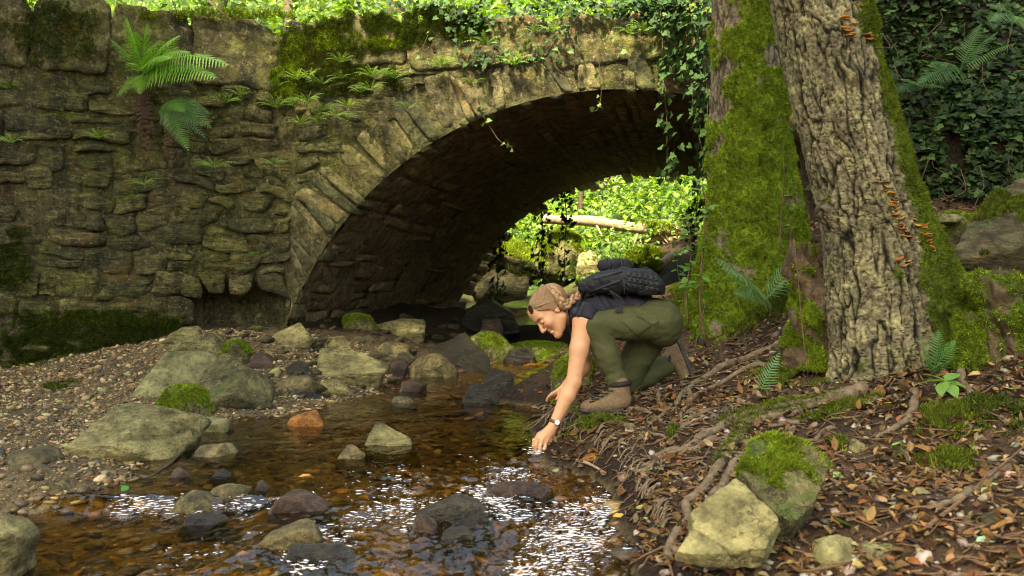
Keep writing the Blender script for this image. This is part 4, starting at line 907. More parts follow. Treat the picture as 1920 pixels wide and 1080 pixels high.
# ------------------------------------------------------------------ roots over the bank
def ground_path(pts, r, n=26, lift=.35, wig=.02, seed=0):
    q = np.array([ray_ground(a, b, True, 2.2, 9) for a, b in pts])[:, :2]
    s = spline(q, n); s = s+wig*np.stack([gn(v3(s[:, 0], s[:, 1], seed), 7, 1), gn(v3(s[:, 0], s[:, 1], seed), 7, 2)], -1)
    z = terrain(s[:, 0], s[:, 1]); k = np.ones(3)/3; z = np.convolve(np.pad(z, 1, 'edge'), k, 'valid')
    return np.column_stack([s, z+r*lift+.008*gn(v3(s[:, 0], s[:, 1], seed+4), 6, 7)])
roots = [([(1500, 775), (1430, 792), (1390, 815), (1365, 850), (1330, 905), (1295, 950), (1268, 1010), (1256, 1048)], .026), ([(1620, 735), (1545, 757), (1480, 770), (1400, 790), (1340, 808), (1305, 835)], .032), ([(1305, 832), (1270, 850), (1230, 868), (1195, 885)], .016),
         ([(1115, 775), (1165, 798), (1210, 815), (1245, 835)], .014), ([(1062, 772), (1100, 785), (1140, 792), (1190, 802)], .022), ([(1520, 690), (1420, 692), (1350, 722), (1300, 748), (1255, 772)], .016), ([(1470, 640), (1390, 680), (1335, 702), (1295, 725), (1262, 765)], .02),
         ([(1420, 835), (1350, 828), (1300, 848), (1245, 852), (1215, 880), (1190, 895)], .017), ([(1282, 722), (1288, 760), (1272, 790)], .015), ([(1228, 738), (1246, 770), (1226, 802)], .014), ([(1640, 748), (1560, 770), (1500, 792), (1440, 806)], .016), ([(1385, 868), (1345, 928), (1352, 962)], .018),
         ([(1256, 1040), (1300, 1058), (1370, 1072), (1440, 1078)], .013), ([(1905, 870), (1850, 915), (1790, 942), (1745, 955)], .018), ([(1180, 770), (1230, 790), (1270, 800), (1320, 790)], .013), ([(1330, 770), (1290, 795), (1260, 825), (1240, 870)], .012), ([(1570, 800), (1500, 830), (1450, 835), (1410, 870)], .012), ([(1720, 740), (1700, 790), (1650, 830)], .02), ([(1800, 700), (1830, 760), (1900, 800)], .02)]
for k_, (pts, rad) in enumerate(roots):
    pth = ground_path(pts, rad, 34, .45, .03, k_); V_, F_ = tube(pth, rad*np.linspace(1.05, .55, 34)*(1+.25*gn(pth, 9, k_)), 9, True, .18, k_)
    obj('root', mesh_np('root', V_-bo2, F_), M['root'], bt)
    if k_ in (1, 4, 0, 10):
        lo_, hi_ = {0: (.02, .5), 1: (.15, .75), 4: (.0, .9), 10: (0, .7)}[k_]; idx = R.randint(int(34*lo_), max(int(34*hi_), 2), 900)
        d_ = R.normal(size=(900, 3)); d_[:, 2] = np.abs(d_[:, 2])+.25; d_ /= np.linalg.norm(d_, axis=1)[:, None]
        moss_on('root_moss', pth[idx]+d_*rad*1.02+R.normal(size=(900, 3))*.006, d_, .010, MOSSB, bt, bo2)
parts = []; rr = np.random.RandomState(91)
for k_ in range(120):       # tangle of thin roots
    px, py = rr.uniform(1050, 1560), rr.uniform(700, 930)
    if py > 780+ (px-1050)*.9 or (px < 1290 and py < 760 and px > 1080): continue
    a_ = rr.uniform(0, 6.3); L = rr.uniform(30, 110); pts = [(px, py), (px+L*.5*math.cos(a_)+rr.normal()*8, py+L*.22*math.sin(a_)+rr.normal()*6), (px+L*math.cos(a_), py+L*.45*math.sin(a_))]
    rad = rr.uniform(.003, .009); pth = ground_path(pts, rad, 12, .8, .03, k_+50); parts.append(tube(pth, rad*np.linspace(1, .5, 12), 5))
for k_ in range(90):        # roots hanging out of the undercut edge
    t = rr.rand(); px = np.interp(t, [0, .3, .6, 1], [1000, 1075, 1180, 1262]); py = np.interp(t, [0, .3, .6, 1], [775, 800, 850, 985])+rr.normal()*10
    q_ = ray_ground(px, py-12, False, 2.5, 8); dn = np.array([rr.normal()*.05-.04, -.05+rr.normal()*.05, -rr.uniform(.04, .16)])
    pth = spline([q_+[.03, .02, .0], q_+[-.02, -.03, .015], q_+dn*.6+[-.03, -.03, 0], q_+dn+rr.normal(size=3)*.02], 9); parts.append(tube(pth, rr.uniform(.0025, .008)*np.linspace(1, .4, 9), 5))
V_, F_ = join(parts); obj('fine_roots', mesh_np('fine_roots', V_-bo2, F_), M['root'], bt, kind='stuff')

# ------------------------------------------------------------------ stumps
def stump(name, label, rows, hollow_top, mossw, mat_c, seed, nt=90):
    t_ = empty(name, label, 'stump', loc=rows[0][:3]); og = np.array(t_.location)
    c_ = spline(rows, 70); th = np.linspace(0, 2*math.pi, nt, endpoint=False); TH_, K_ = np.meshgrid(th, np.arange(70))
    q_ = np.stack([np.cos(TH_)*.15, np.sin(TH_)*.15, c_[:, 2][:, None]+0*TH_], -1)
    r_ = c_[:, 3][:, None]*(1+.55*fbm(q_, 6, 3, seed)+.18*fbm(q_*np.array([1, 1, .2]), 22, 2, seed+1))
    mk = sstep(-.1, .25, mossw+fbm(q_, 6, 3, seed+5)); Zs = c_[:, 2][:, None]+0*TH_
    jag = sstep(.75, 1, K_/69)*hollow_top*fbm(q_*np.array([1, 1, 0]), 9, 3, seed+2)
    V_ = np.stack([c_[:, 0][:, None]+(r_+mk*.012)*np.cos(TH_), c_[:, 1][:, None]+(r_+mk*.012)*np.sin(TH_), Zs+jag], -1).reshape(-1, 3)
    top = V_[-nt:]; V_ = np.vstack([V_, top.mean(0)+(top-top.mean(0))*.75-[0, 0, .05], top.mean(0)-[0, 0, .12]])
    F_ = grid_faces(71, nt, True); a_ = np.arange(nt)+70*nt; T_ = np.stack([a_, np.roll(a_, -1), np.full(nt, len(V_)-1)], -1)
    col_ = np.array(mat_c)*(1+.6*fbm(V_*np.array([1, 1, .3]), 20, 3, 4))[:, None]; mkk = np.concatenate([mk.ravel(), np.zeros(nt+1)])[:, None]
    col_ = np.clip(col_*(1-mkk)+np.array([.05, .075, .01])*mkk, .004, 1)
    obj('wood', mesh_np('wood', V_-og, [F_, T_], True, col_), M['bark_tint'], t_)
    pp_, nn_ = surf_pts(V_, grid_faces(70, nt, True), mk.ravel()**2+1e-4, 4500); moss_on('moss', pp_, nn_, .013, MOSSC, t_, og)
    return t_
stump('tree_stump', 'rotten hollow dark stump leaning against left side of bark tree', [row(1545, 690, 4.95, 62), row(1535, 640, 4.95, 56), row(1528, 570, 4.95, 48), row(1515, 500, 4.95, 36), row(1500, 462, 4.95, 16)], .10, -.18, (.075, .05, .026), 31)
stump('tree_stump', 'knobbly moss covered stump at right picture edge', [row(1900, 760, 4.35, 52), row(1895, 690, 4.35, 46), row(1885, 640, 4.35, 34), row(1870, 580, 4.35, 38), row(1862, 535, 4.35, 40), row(1860, 512, 4.35, 26)], .05, .30, (.07, .05, .025), 37)
stump('tree_stump', 'low moss clad root knob left of the mossy stump', [row(1825, 700, 4.4, 40), row(1822, 650, 4.4, 34), row(1818, 605, 4.4, 26), row(1815, 585, 4.4, 14)], .02, .25, (.08, .06, .03), 39)
# ------------------------------------------------------------------ moss on walls and banks (ground cover)
def moss_patch(px0, py0, px1, py1, n, size, cols, plane, name='moss_patch', label=None):
    pass
def wall_pts(px, py, wing):
    """points of the wall face behind the pixels"""
    o2, t2 = B0, (WT if wing else UT); nrm = WN if wing else VT
    dx = (px-960)/FPX
    # ray (dx,1)*Y ; plane (p-B0).n = -.03
    Y = (o2@nrm-.035)/(dx*nrm[0]+nrm[1])
    return np.stack([dx*Y, Y, CAMZ-(py-540)/FPX*Y], -1), np.array([-nrm[0], -nrm[1], 0])
rr = np.random.RandomState(123)
def wall_moss(cx_, cy_, sx, sy, n, cols, size=.016, thr=.0, off=0.0):
    px, py = cx_+rr.uniform(-1, 1, n*3)*sx, cy_+rr.uniform(-1, 1, n*3)*sy
    k = (fbm(v3(px/40, py/40), 1.2, 4, cx_*.01)+.55-((px-cx_)/sx)**2*.7-((py-cy_)/sy)**2*.6)-.28*(n > 5000) > thr+rr.uniform(-.15, .15, n*3)
    px, py = px[k][:n], py[k][:n]; wing = px < 533
    p_ = np.empty((len(px), 3)); nr = np.empty((len(px), 3))
    for w in (True, False):
        m_ = wing == w
        if m_.any(): a, b = wall_pts(px[m_], py[m_], w); p_[m_] = a; nr[m_] = b
    nr = nr*.8+np.array([0, 0, .45]); p_ = p_+nr*(-.012+.02*fbm(p_, 9, 2, 5)[:, None]+off)
    return p_, nr
groups = [(700, 55, 190, 45, 5200, MOSSD), (600, 110, 80, 50, 3500, [(.07, .08, .012), (.10, .105, .018), (.05, .06, .01)]), (640, 150, 120, 30, 2200, MOSSD), (545, 120, 30, 60, 1500, MOSSC), (530, 150, 25, 40, 1200, MOSSC), (850, 35, 80, 30, 1800, MOSSD), (420, 25, 160, 10, 900, MOSSC), (1240, 20, 40, 12, 600, MOSSD),
          (150, 620, 170, 40, 4200, MOSSD), (270, 620, 70, 35, 2500, MOSSD), (60, 670, 80, 40, 2600, MOSSD), (20, 480, 40, 60, 900, MOSSD), (220, 600, 120, 12, 900, MOSSB), (620, 75, 60, 20, 900, MOSSC), (715, 80, 40, 10, 700, MOSSC), (90, 60, 90, 60, 1200, MOSSD)]
ps, ns, cs_ = [], [], []
for a in groups:
    p_, n_ = wall_moss(*a[:6]); ps.append(p_); ns.append(n_); cs_.append(palette(a[5], len(p_), .25, rr))
ps, ns, cs_ = np.vstack(ps), np.vstack(ns), np.vstack(cs_)
V, Fs, C = scatter(TUFTS, ps, rand_frames(len(ps), ns, .5, rr), .022*rr.uniform(.6, 1.5, len(ps)), cs_)
obj('moss', mesh_np('moss', V-bo, Fs, False, C), M['moss'], bridge, kind='stuff')
# moss on the banks
def bank_moss(px, py, sx, sy, n, size=.013, cols=MOSSB):
    q = [ray_ground(a, b, False, 2.3, 9) for a, b in ((px-sx, py), (px+sx, py), (px, py-sy), (px, py+sy), (px, py))]
    hx = .5*(q[1][0]-q[0][0]); hy = max(.5*abs(q[2][1]-q[3][1]), .04); hy = min(hy, hx*1.6)
    x = q[4][0]+rr.normal(size=n*2)*hx*.5; y = q[4][1]+rr.normal(size=n*2)*hy*.5
    k = fbm(v3(x, y), 6, 3, px*.1) > -.15; x, y = x[k][:n], y[k][:n]
    z = terrain(x, y)+.006+.03*np.maximum(0, fbm(v3(x, y), 8, 2, 3))
    return v3(x, y, z), palette(cols, len(x), .25, rr)
bp = [bank_moss(*a) for a in [(1100, 800, 35, 12, 2200), (1080, 705, 30, 25, 2000), (1510, 690, 85, 30, 5200, .016), (1660, 690, 60, 20, 1800, .016, MOSSD), (1780, 790, 45, 60, 3800, .015), (1760, 850, 40, 40, 2600, .015), (1600, 760, 40, 8, 900), (1550, 785, 30, 8, 700), (1300, 560, 45, 40, 4200, .016), (1340, 620, 35, 50, 4000, .015, MOSSC),
                              (1270, 540, 25, 35, 2200, .018), (1400, 590, 70, 30, 3800, .014), (1470, 570, 40, 50, 2600, .014, MOSSD), (1250, 820, 14, 8, 500), (1450, 770, 30, 10, 800), (1840, 620, 40, 30, 1800), (1560, 840, 40, 10, 600, .012), (60, 680, 60, 12, 900, .02, MOSSD), (110, 725, 20, 6, 500, .016, MOSSD), (1870, 780, 50, 40, 1500, .015, MOSSD)]]
pos = np.vstack([a for a, b in bp]); col = np.vstack([b for a, b in bp])
V, Fs, C = scatter(TUFTS, pos, rand_frames(len(pos), None, .45, rr), .016*rr.uniform(.6, 1.6, len(pos)), col)
obj('bank_moss', mesh_np('bank_moss', V, Fs, False, C), M['moss'], None, 'green moss cushions growing on the right bank and beach edge', 'moss', kind='stuff')

# ------------------------------------------------------------------ leaf litter, twigs
def bank_mask(x, y): return (terrain(x, y)-wl(x, y) > .02)
n = 30000; y = rr.uniform(2.4, 7.6, n); x = rr.uniform(.05, 1, n)*y*.56+.05
k = bank_mask(x, y) & (rr.rand(n) < np.clip(.25+.5*(fbm(v3(x, y), 2.2, 3, 3)+.4), 0, 1)); x, y = x[k], y[k]
z = terrain(x, y)+rr.uniform(0, .018, len(x)); sz = rr.uniform(.018, .05, len(x))*(1+.5*(rr.rand(len(x)) < .1))
col = palette([(.115, .060, .018), (.16, .09, .028), (.065, .034, .010), (.22, .135, .048), (.10, .042, .011), (.04, .022, .009), (.15, .07, .018), (.19, .135, .06), (.06, .034, .013)], len(x), .25, rr)
gm = rr.rand(len(x)) < .018; col[gm] = palette([(.13, .22, .05), (.20, .26, .07), (.30, .28, .06)], gm.sum(), .15, rr)
xl = rr.uniform(-3.6, .2, 1500); yl = rr.uniform(5.0, 8.4, 1500); kl = (terrain(xl, yl)-wl(xl, yl) > .02) & (fbm(v3(xl, yl), 1.5, 2, 6) > -.05); xl, yl = xl[kl], yl[kl]; x = np.concatenate([x, xl]); y = np.concatenate([y, yl]); z = np.concatenate([z, terrain(xl, yl)+.012]); sz = np.concatenate([sz, rr.uniform(.02, .045, len(xl))]); col = np.vstack([col, palette([(.16, .075, .025), (.10, .055, .02), (.20, .12, .05)], len(xl), .25, rr)])
V, Fs, C = scatter(DRY, v3(x, y, z), rand_frames(len(x), None, .4, rr), sz, col)
obj('leaf_litter', mesh_np('leaf_litter', V, Fs, False, C), M['litter'], None, 'brown dead leaf litter over the banks, thickest on the right', 'leaf litter', kind='stuff')
n = 1200; y = rr.uniform(2.5, 7, n); x = rr.uniform(.1, 1, n)*y*.55; k = bank_mask(x, y); x, y = x[k], y[k]; parts = []
for a, b in zip(x, y):
    L = rr.uniform(.03, .16); an = rr.uniform(0, 6.3); s_ = np.linspace(-.5, .5, 4)*L
    xx, yy = a+s_*math.cos(an)+rr.normal(size=4)*.004, b+s_*math.sin(an)+rr.normal(size=4)*.004
    parts.append(tube(v3(xx, yy, terrain(xx, yy)+.008+rr.uniform(0, .015)), rr.uniform(.0015, .0045), 4))
V, F = join(parts); obj('twig_litter', mesh_np('twig_litter', V, F), M['twig'], None, 'small broken twigs strewn over the leaf litter', 'twigs', kind='stuff')
# small stones in the bank soil
n = 1500; y = rr.uniform(2.5, 6, n); x = rr.uniform(.1, 1, n)*y*.55; k = bank_mask(x, y); x, y = x[k], y[k]
V, Fs, C = scatter(pb, v3(x, y, terrain(x, y)), rand_frames(len(x), None, .4, rr), np.clip(rr.lognormal(-4.4, .5, len(x)), .006, .04), palette([(.22, .19, .12), (.14, .10, .06), (.28, .24, .17), (.09, .07, .05)], len(x), .25, rr))
obj('bank_pebbles', mesh_np('bank_pebbles', V, Fs, True, C), M['pebble'], None, 'pebbles pressed into the soil of the right bank', 'pebbles', kind='stuff')

def single_leaf(px, py, L, c_, label, on=None, ang=0., tilt=.25, name='fallen_leaf', dz=.012):
    q = ray_ground(px, py) if on is None else on
    me = mesh_np(name, LEAF[0]*L-np.array([L*.5, 0, 0]), LEAF[1]); o = obj(name, me, plain(name+' %d %d' % (px, py), c_, .5, .35, 60, .001, .15), None, label, 'leaf', loc=q+np.array([0, 0, dz]))
    o.rotation_euler = (tilt, -tilt*.5, ang); return o
single_leaf(1648, 912, .075, (.20, .34, .10), 'fresh green leaf lying on bank litter right of the mossy slab')
single_leaf(1655, 972, .07, (.30, .36, .12), 'yellow green leaf with twin on litter at lower right', ang=2.6)
single_leaf(1640, 985, .06, (.26, .34, .10), 'paler left leaf of the yellow green pair at lower right', ang=.6)
single_leaf(1505, 838, .07, (.25, .38, .16), 'pale green leaf touching top of the mossy slab', ang=2.9)
single_leaf(1850, 1018, .07, (.22, .36, .20), 'blue green leaf near lower right corner', ang=.3)
single_leaf(1775, 872, .05, (.55, .30, .04), 'orange yellow leaf beside the mossy root at right')
single_leaf(575, 893, .075, (.45, .24, .04), 'yellow ochre leaf floating in shallows left of centre', dz=.004)
single_leaf(235, 927, .055, (.05, .20, .02), 'bright green leaf caught in the little cascade', ang=1.2, tilt=.7, dz=.03)
single_leaf(1165, 968, .07, (.50, .28, .03), 'yellow leaf under ripples at right of the riffle', dz=.004)
single_leaf(1490, 880, .05, (.45, .30, .10), 'ochre leaf on root left of the mossy slab', ang=.8)

# ------------------------------------------------------------------ ferns
def frond_mesh(base, tip, width, up=(0, -.6, .8), sag=.18, npn=22, serr=4):
    base, tip = np.array(base, float), np.array(tip, float); L = np.linalg.norm(tip-base); up = unit(up)
    ctrl = .5*(base+tip)+up*sag*L
    t = np.linspace(0, 1, 16)[:, None]; rach = (1-t)**2*base+2*t*(1-t)*ctrl+t*t*tip
    parts = [tube(rach, np.linspace(.004, .001, 16)*max(L/.5, .4), 4, False)]
    for k in range(npn):
        s = .12+.86*k/(npn-1); p_ = (1-s)**2*base+2*s*(1-s)*ctrl+s*s*tip; tg = unit(2*(1-s)*(ctrl-base)+2*s*(tip-ctrl))
        side = unit(np.cross(tg, up)); nrm = np.cross(side, tg)
        wl_ = width*(min(1, (s+.02)/.22)**.7)*((1-s)**.75*1.15+.03)
        for sg in (-1, 1):
            d_ = unit(side*sg+tg*.50-nrm*.15*R.uniform(.2, 1.4)); wv = np.cross(d_, nrm)*sg
            m_ = 2*serr+1; a = np.linspace(0, 1, m_)
            hw = L/npn*.30*(1-a*.72)*np.where(np.arange(m_) % 2 == 0, 1.0, .62); hw[-1] = 0.0005
            dr = -nrm[None]*(a**2*wl_*.22)[:, None]
            P0 = p_+d_*(a*wl_)[:, None]+dr
            Vv = np.vstack([P0+wv*hw[:, None], P0-wv*hw[:, None]]); i = np.arange(m_-1)
            parts.append((Vv, [np.stack([i, i+1, m_+i+1, m_+i], -1)]))
    return join(parts)
def fern(name, label, root, tips, width, cols, Yr, group=None, dead=(), up=(0, -.6, .8), npn=22):
    base = np.array(root, float); f = empty(name, label, 'fern', group, base)
    for k, (px, py, dY) in enumerate(tips):
        tip = P(px, py, Yr+dY); L = np.linalg.norm(tip-base)
        V, F = frond_mesh([0, 0, 0], tip-base, width*L, up, R.uniform(.12, .26), npn)
        c_ = np.array(cols[k % len(cols)])*R.uniform(.85, 1.15); me = mesh_np('frond', V, F, False, np.tile(c_, (len(V), 1))); obj('frond', me, M['leaf'], f)
    for k, (px, py, dY) in enumerate(dead):
        tip = P(px, py, Yr+dY); V, F = frond_mesh([0, 0, 0], tip-base, .10*np.linalg.norm(tip-base), up, .05, 16, 2)
        V = V+.012*np.stack([gn(V, 14, 1), gn(V, 14, 2), gn(V, 14, 3)], -1)
        obj('dead_frond', mesh_np('dead_frond', V, F, False, np.tile(np.array([.060, .030, .013])*R.uniform(.5, 1.3), (len(V), 1))), M['litter'], f)
    return f
BR = [(.16, .36, .03), (.13, .30, .025), (.20, .40, .04)]
w0, _ = wall_pts(np.array([270.]), np.array([138.]), True); w1, _ = wall_pts(np.array([312.]), np.array([190.]), True)
fern('fern', 'large bright green fern growing high on the wing wall', w0[0], [(238, 34, -.30), (275, 45, -.25), (338, 66, -.35), (335, 88, -.15), (207, 74, -.2), (428, 122, -.35), (405, 146, -.42), (222, 178, -.2), (262, 176, -.3), (300, 75, -.45), (252, 60, -.4), (318, 110, -.5), (355, 100, -.42), (380, 128, -.3), (240, 120, -.35)], .33, BR, w0[0][1],
     dead=[(265, 240, -.06), (280, 300, -.05), (255, 225, -.05), (270, 320, -.04), (290, 260, -.06), (247, 230, -.05), (262, 285, -.08)], npn=26)
fern('fern', 'drooping dark green fern just below the large wall fern', w1[0], [(396, 240, -.25), (384, 258, -.2), (353, 283, -.2), (322, 246, -.2), (304, 222, -.15), (345, 208, -.35), (395, 215, -.15)], .26, [(.08, .17, .03), (.06, .13, .03), (.12, .24, .04)], w1[0][1], dead=[(312, 300, -.05), (335, 300, -.05), (325, 320, -.05)], up=(0, -.8, .5))
# pale fern by the mossy tree, and two on the bank
r_ = P(1425, 500, 5.6)
fern('fern', 'pale green arching fern in front of the mossy tree', P(1432, 565, 5.75), [(1340, 482, -.25), (1395, 540, -.2), (1490, 488, -.1), (1492, 512, -.3), (1382, 553, -.35), (1365, 505, -.45)], .36, [(.10, .20, .07), (.13, .24, .10)], 5.75, npn=15)
fern('fern', 'single frond fern standing in moss left of the bark tree', ray_ground(1425, 738), [(1462, 662, -.03)], .30, [(.10, .22, .08)], ray_ground(1425, 738)[1], up=(-.5, -.7, .2), npn=14)
fern('fern', 'small green fern at foot of bark tree on its right', ray_ground(1750, 700), [(1725, 632, -.1), (1790, 640, -.08), (1760, 620, 0), (1795, 668, -.12), (1728, 665, -.15)], .34, [(.08, .20, .04)], ray_ground(1750, 700)[1], npn=14)
for k, (px, py, tips, lb) in enumerate([(1800, 130, [(1720, 160, -.3), (1745, 120, -.25), (1870, 60, -.2), (1905, 80, -.3), (1840, 45, 0)], 'wide fern high on the ivy bank at right'), (1720, 160, [(1680, 175, -.2), (1690, 150, -.2), (1745, 140, -.2), (1770, 165, -.2)], 'low fern in ivy beside upper bark tree trunk'), (1900, 30, [(1850, 10, -.2), (1930, 60, -.2), (1880, -10, -.1), (1855, 40, -.3)], 'fern at top right corner above the ivy')]):
    fern('fern', lb, P(px, py, 6.85), tips, .3, [(.06, .14, .03), (.09, .19, .04)], 6.85, 'ferns on the ivy bank')
# tufts of small wall ferns
def wall_tuft(seed):
    r2 = np.random.RandomState(seed); parts = []
    for k in range(11):
        a = r2.uniform(-1.5, 1.5); L = r2.uniform(.11, .20); tip = np.array([math.sin(a)*L, -r2.uniform(.03, .09), math.cos(a)*L*.55-.02])
        parts.append(frond_mesh([0, 0, 0], tip, .16*L, (0, -.5, .9), .35, 9, 1))
    V, F = join(parts); return V, F
wt = [wall_tuft(k) for k in range(4)]; wtm = []
for k in range(8):
    V, F = wt[k % 4]; c_ = np.array([(.17, .28, .04), (.12, .22, .03), (.21, .32, .05), (.15, .25, .06)][k // 2])
    me = mesh_np('wall_fern', V, F, False, np.clip(c_*(1+.4*fbm(V, 25, 2, k))[:, None], .01, 1)); me.materials.append(M['leaf']); wtm.append(me)
wf = [(455, 182), (428, 195), (410, 188), (520, 165), (560, 152), (585, 150), (607, 160), (548, 198), (520, 205), (580, 195), (600, 212), (640, 150), (655, 205), (632, 222), (650, 228), (678, 176), (700, 148), (722, 145), (742, 150), (600, 230), (566, 236), (697, 172), (765, 206), (830, 122), (840, 130), (822, 128), (885, 160), (912, 88), (965, 126),
      (405, 316), (516, 310), (1003, 66), (1040, 64), (1180, 68), (18, 168), (125, 222), (190, 262), (275, 348), (1205, 62), (250, 375), (640, 120), (30, 270), (490, 482)]
wfi = []
for k, (px, py) in enumerate(wf):
    p_, _ = wall_pts(np.array([float(px)]), np.array([float(py)]), px < 533)
    side = 'in the wing wall joints' if px < 533 else ('over the left haunch of the arch' if px < 780 else 'on the spandrel below the parapet')
    o = obj('wall_fern', wtm[k % 8], None, None, 'small tufted green fern rooted '+side, 'fern', 'small ferns '+side, loc=p_[0]+[0, -.045, 0])
    wfi.append((o, px, py)); s = rr.uniform(.75, 1.25); o.scale = (s*rr.choice([-1, 1]), s, s); o.rotation_euler = (0, 0, rr.normal()*.3)

place_labels(wfi, 'small tufted wall fern', [(290, 130, 'the large wall fern'), (345, 240, 'the drooping dark wall fern'), (535, 100, 'the seam between wing wall and bridge'), (700, 60, 'the mossy parapet'), (640, 230, 'the left haunch of the arch'), (900, 60, 'the ivy on the parapet'), (1130, 160, 'the crown of the arch'), (420, 570, 'the hollow at the wall foot')])
# ------------------------------------------------------------------ ivy
IVC = [(.014, .030, .007), (.020, .042, .009), (.030, .058, .012), (.011, .022, .006), (.045, .078, .018)]
rr = np.random.RandomState(321)
ivm = []
for k in range(5):
    me = mesh_np('ivy_leaf', IVY[0], IVY[1], False, np.tile(np.array([(.022, .050, .012), (.032, .070, .016), (.018, .040, .010), (.048, .095, .022), (.10, .17, .04)][k]), (len(IVY[0]), 1))); me.materials.append(M['ivy']); ivm.append(me)
def vine(label, pts, nleaf, size, group, off=.05, rad=.004, pal=(0, 1, 2, 3), spread=.05):
    """pts: world points from the top down"""
    pth = spline(np.array(pts), 24); v_ = empty('ivy_vine', label, 'ivy', group, pth[0]); og = pth[0]
    V, F = tube(pth, rad*np.linspace(1, .5, 24), 5); obj('stem', mesh_np('stem', V-og, F), M['twig'], v_)
    for k in range(nleaf):
        t = rr.uniform(.03, 1)*23; i = int(min(t, 22)); p_ = pth[i]+(pth[i+1]-pth[i])*(t-i)
        o = obj('leaf', ivm[pal[rr.randint(len(pal))]], None, v_, loc=p_-og+np.array([rr.normal()*spread, -abs(rr.normal())*.03-.01, rr.normal()*.02]))
        s = size*rr.uniform(.6, 1.3); o.scale = (s, s, s)
        o.rotation_euler = Matrix(np.stack([unit(np.array([rr.normal()*.7, -.4, -.8+rr.normal()*.4])), unit(np.array([1, rr.normal()*.3, .1+rr.normal()*.5])), (0, 0, 0)], -1)).to_euler() if False else (rr.uniform(.7, 1.6), rr.normal()*.4, rr.uniform(-2.6, -.5))
    return v_
def wp(px, py, off=.05):
    p_, _ = wall_pts(np.array([float(px)]), np.array([float(py)]), px < 533); q = p_[0]; return q*(1-off/q[1])+np.array([0, 0, CAMZ])*(off/q[1])
def wpath(pts, off=.06): return [wp(a, b, off) for a, b in pts]
vine('long ivy vine hanging from parapet across right side of arch opening', wpath([(1238, 15), (1242, 80), (1244, 150), (1250, 220), (1251, 290), (1254, 345)]), 75, .062, 'ivy hanging over the arch')
vine('leafy ivy vine hanging against the mossy tree edge of the arch', wpath([(1292, 25), (1286, 100), (1297, 170), (1303, 230), (1318, 290), (1306, 330)]), 75, .064, 'ivy hanging over the arch')
vine('shorter ivy vine between the two long hanging vines', wpath([(1268, 20), (1262, 60), (1272, 110), (1285, 150)]), 45, .06, 'ivy hanging over the arch')
vine('ivy vine trailing beside mossy tree trunk behind the long vines', wpath([(1322, 10), (1318, 80), (1325, 160), (1328, 240), (1330, 300)]), 50, .06, 'ivy hanging over the arch')
vine('thin pale vine curling below the arch crown', wpath([(1115, 85), (1122, 110), (1126, 150), (1127, 180), (1120, 205), (1108, 209)]), 9, .042, 'thin vines on the spandrel', pal=(3, 4), rad=.003, spread=.02)
vine('thin sparse vine dangling from arch edge at left haunch', wpath([(892, 180), (905, 215), (920, 240), (938, 265), (962, 276)], .10), 9, .042, 'thin vines on the spandrel', pal=(3, 4), rad=.003, spread=.015)
vine('thin vine with withered brown cluster under the parapet', wpath([(1062, 20), (1072, 60), (1080, 95), (1076, 135)]), 10, .042, 'thin vines on the spandrel', pal=(2, 3), rad=.003, spread=.02)
vine('bare diagonal vine stem on spandrel', wpath([(1064, 25), (1040, 75), (1015, 110), (1000, 118)]), 6, .045, 'thin vines on the spandrel', pal=(1, 2), rad=.003, spread=.02)
vine('arching bare yellowish stem below the mossy parapet', wpath([(803, 65), (790, 90), (765, 110), (720, 115)], .08), 4, .04, 'thin vines on the spandrel', pal=(4,), rad=.003, spread=.02)
vine('thin vine beside first long vine near parapet', wpath([(1140, 65), (1150, 85), (1160, 100), (1168, 98)], .08), 5, .045, 'thin vines on the spandrel', pal=(3, 4), rad=.003, spread=.02)
for px, y0, y1, lb in [(933, 425, 572, 'leftmost dark ivy strand hanging at far end of the barrel'), (1012, 378, 545, 'longest leafy ivy strand hanging at far end of the barrel'), (1062, 352, 530, 'right hand ivy strand hanging at far end of the barrel'), (1302, 332, 470, 'ivy strand hanging at far end beside the mossy tree')]:
    vine(lb, [P(px+rr.normal()*4, y0+(y1-y0)*t, 14.05) for t in (0, .3, .6, 1)], 110, .075, 'ivy strands at the far arch', rad=.010, spread=.07, pal=(0, 1, 2))
ps = []
def ivy_patch(cx_, cy_, sx, sy, n):
    px, py = cx_+rr.normal(size=n)*sx*.5, cy_+rr.normal(size=n)*sy*.5; k = fbm(v3(px/30, py/30), 1.1, 3, cx_) > -.25
    p_, nr = wall_pts(px[k], py[k], False); return p_+np.array([-VT[0], -VT[1], 0])*rr.uniform(.01, .07, (k.sum(), 1))
for a in [(890, 30, 90, 22, 45), (905, 70, 60, 60, 50), (880, 45, 40, 40, 25), (1010, 22, 120, 14, 60), (1180, 18, 160, 22, 260), (1290, 60, 60, 90, 280), (1260, 40, 60, 30, 110), (1040, 90, 60, 50, 40), (960, 105, 40, 20, 20), (905, 120, 20, 40, 30), (820, 10, 200, 6, 90), (1250, 8, 90, 14, 200), (1310, 130, 25, 90, 110)]: ps.append(ivy_patch(*a))
ps = np.vstack(ps); fr_ = rand_frames(len(ps), np.tile([-.1, -.8, .5], (len(ps), 1)), .45, rr)
V, Fs, C = scatter([IVY], ps, fr_, .044*rr.uniform(.6, 1.3, len(ps)), palette([(.022, .050, .013), (.034, .074, .017), (.018, .040, .011), (.055, .105, .026)], len(ps), .2, rr))
obj('ivy_mat', mesh_np('ivy_mat', V, Fs, False, C), M['ivy'], None, 'mat of small ivy leaves creeping over the bridge parapet', 'ivy', kind='stuff')
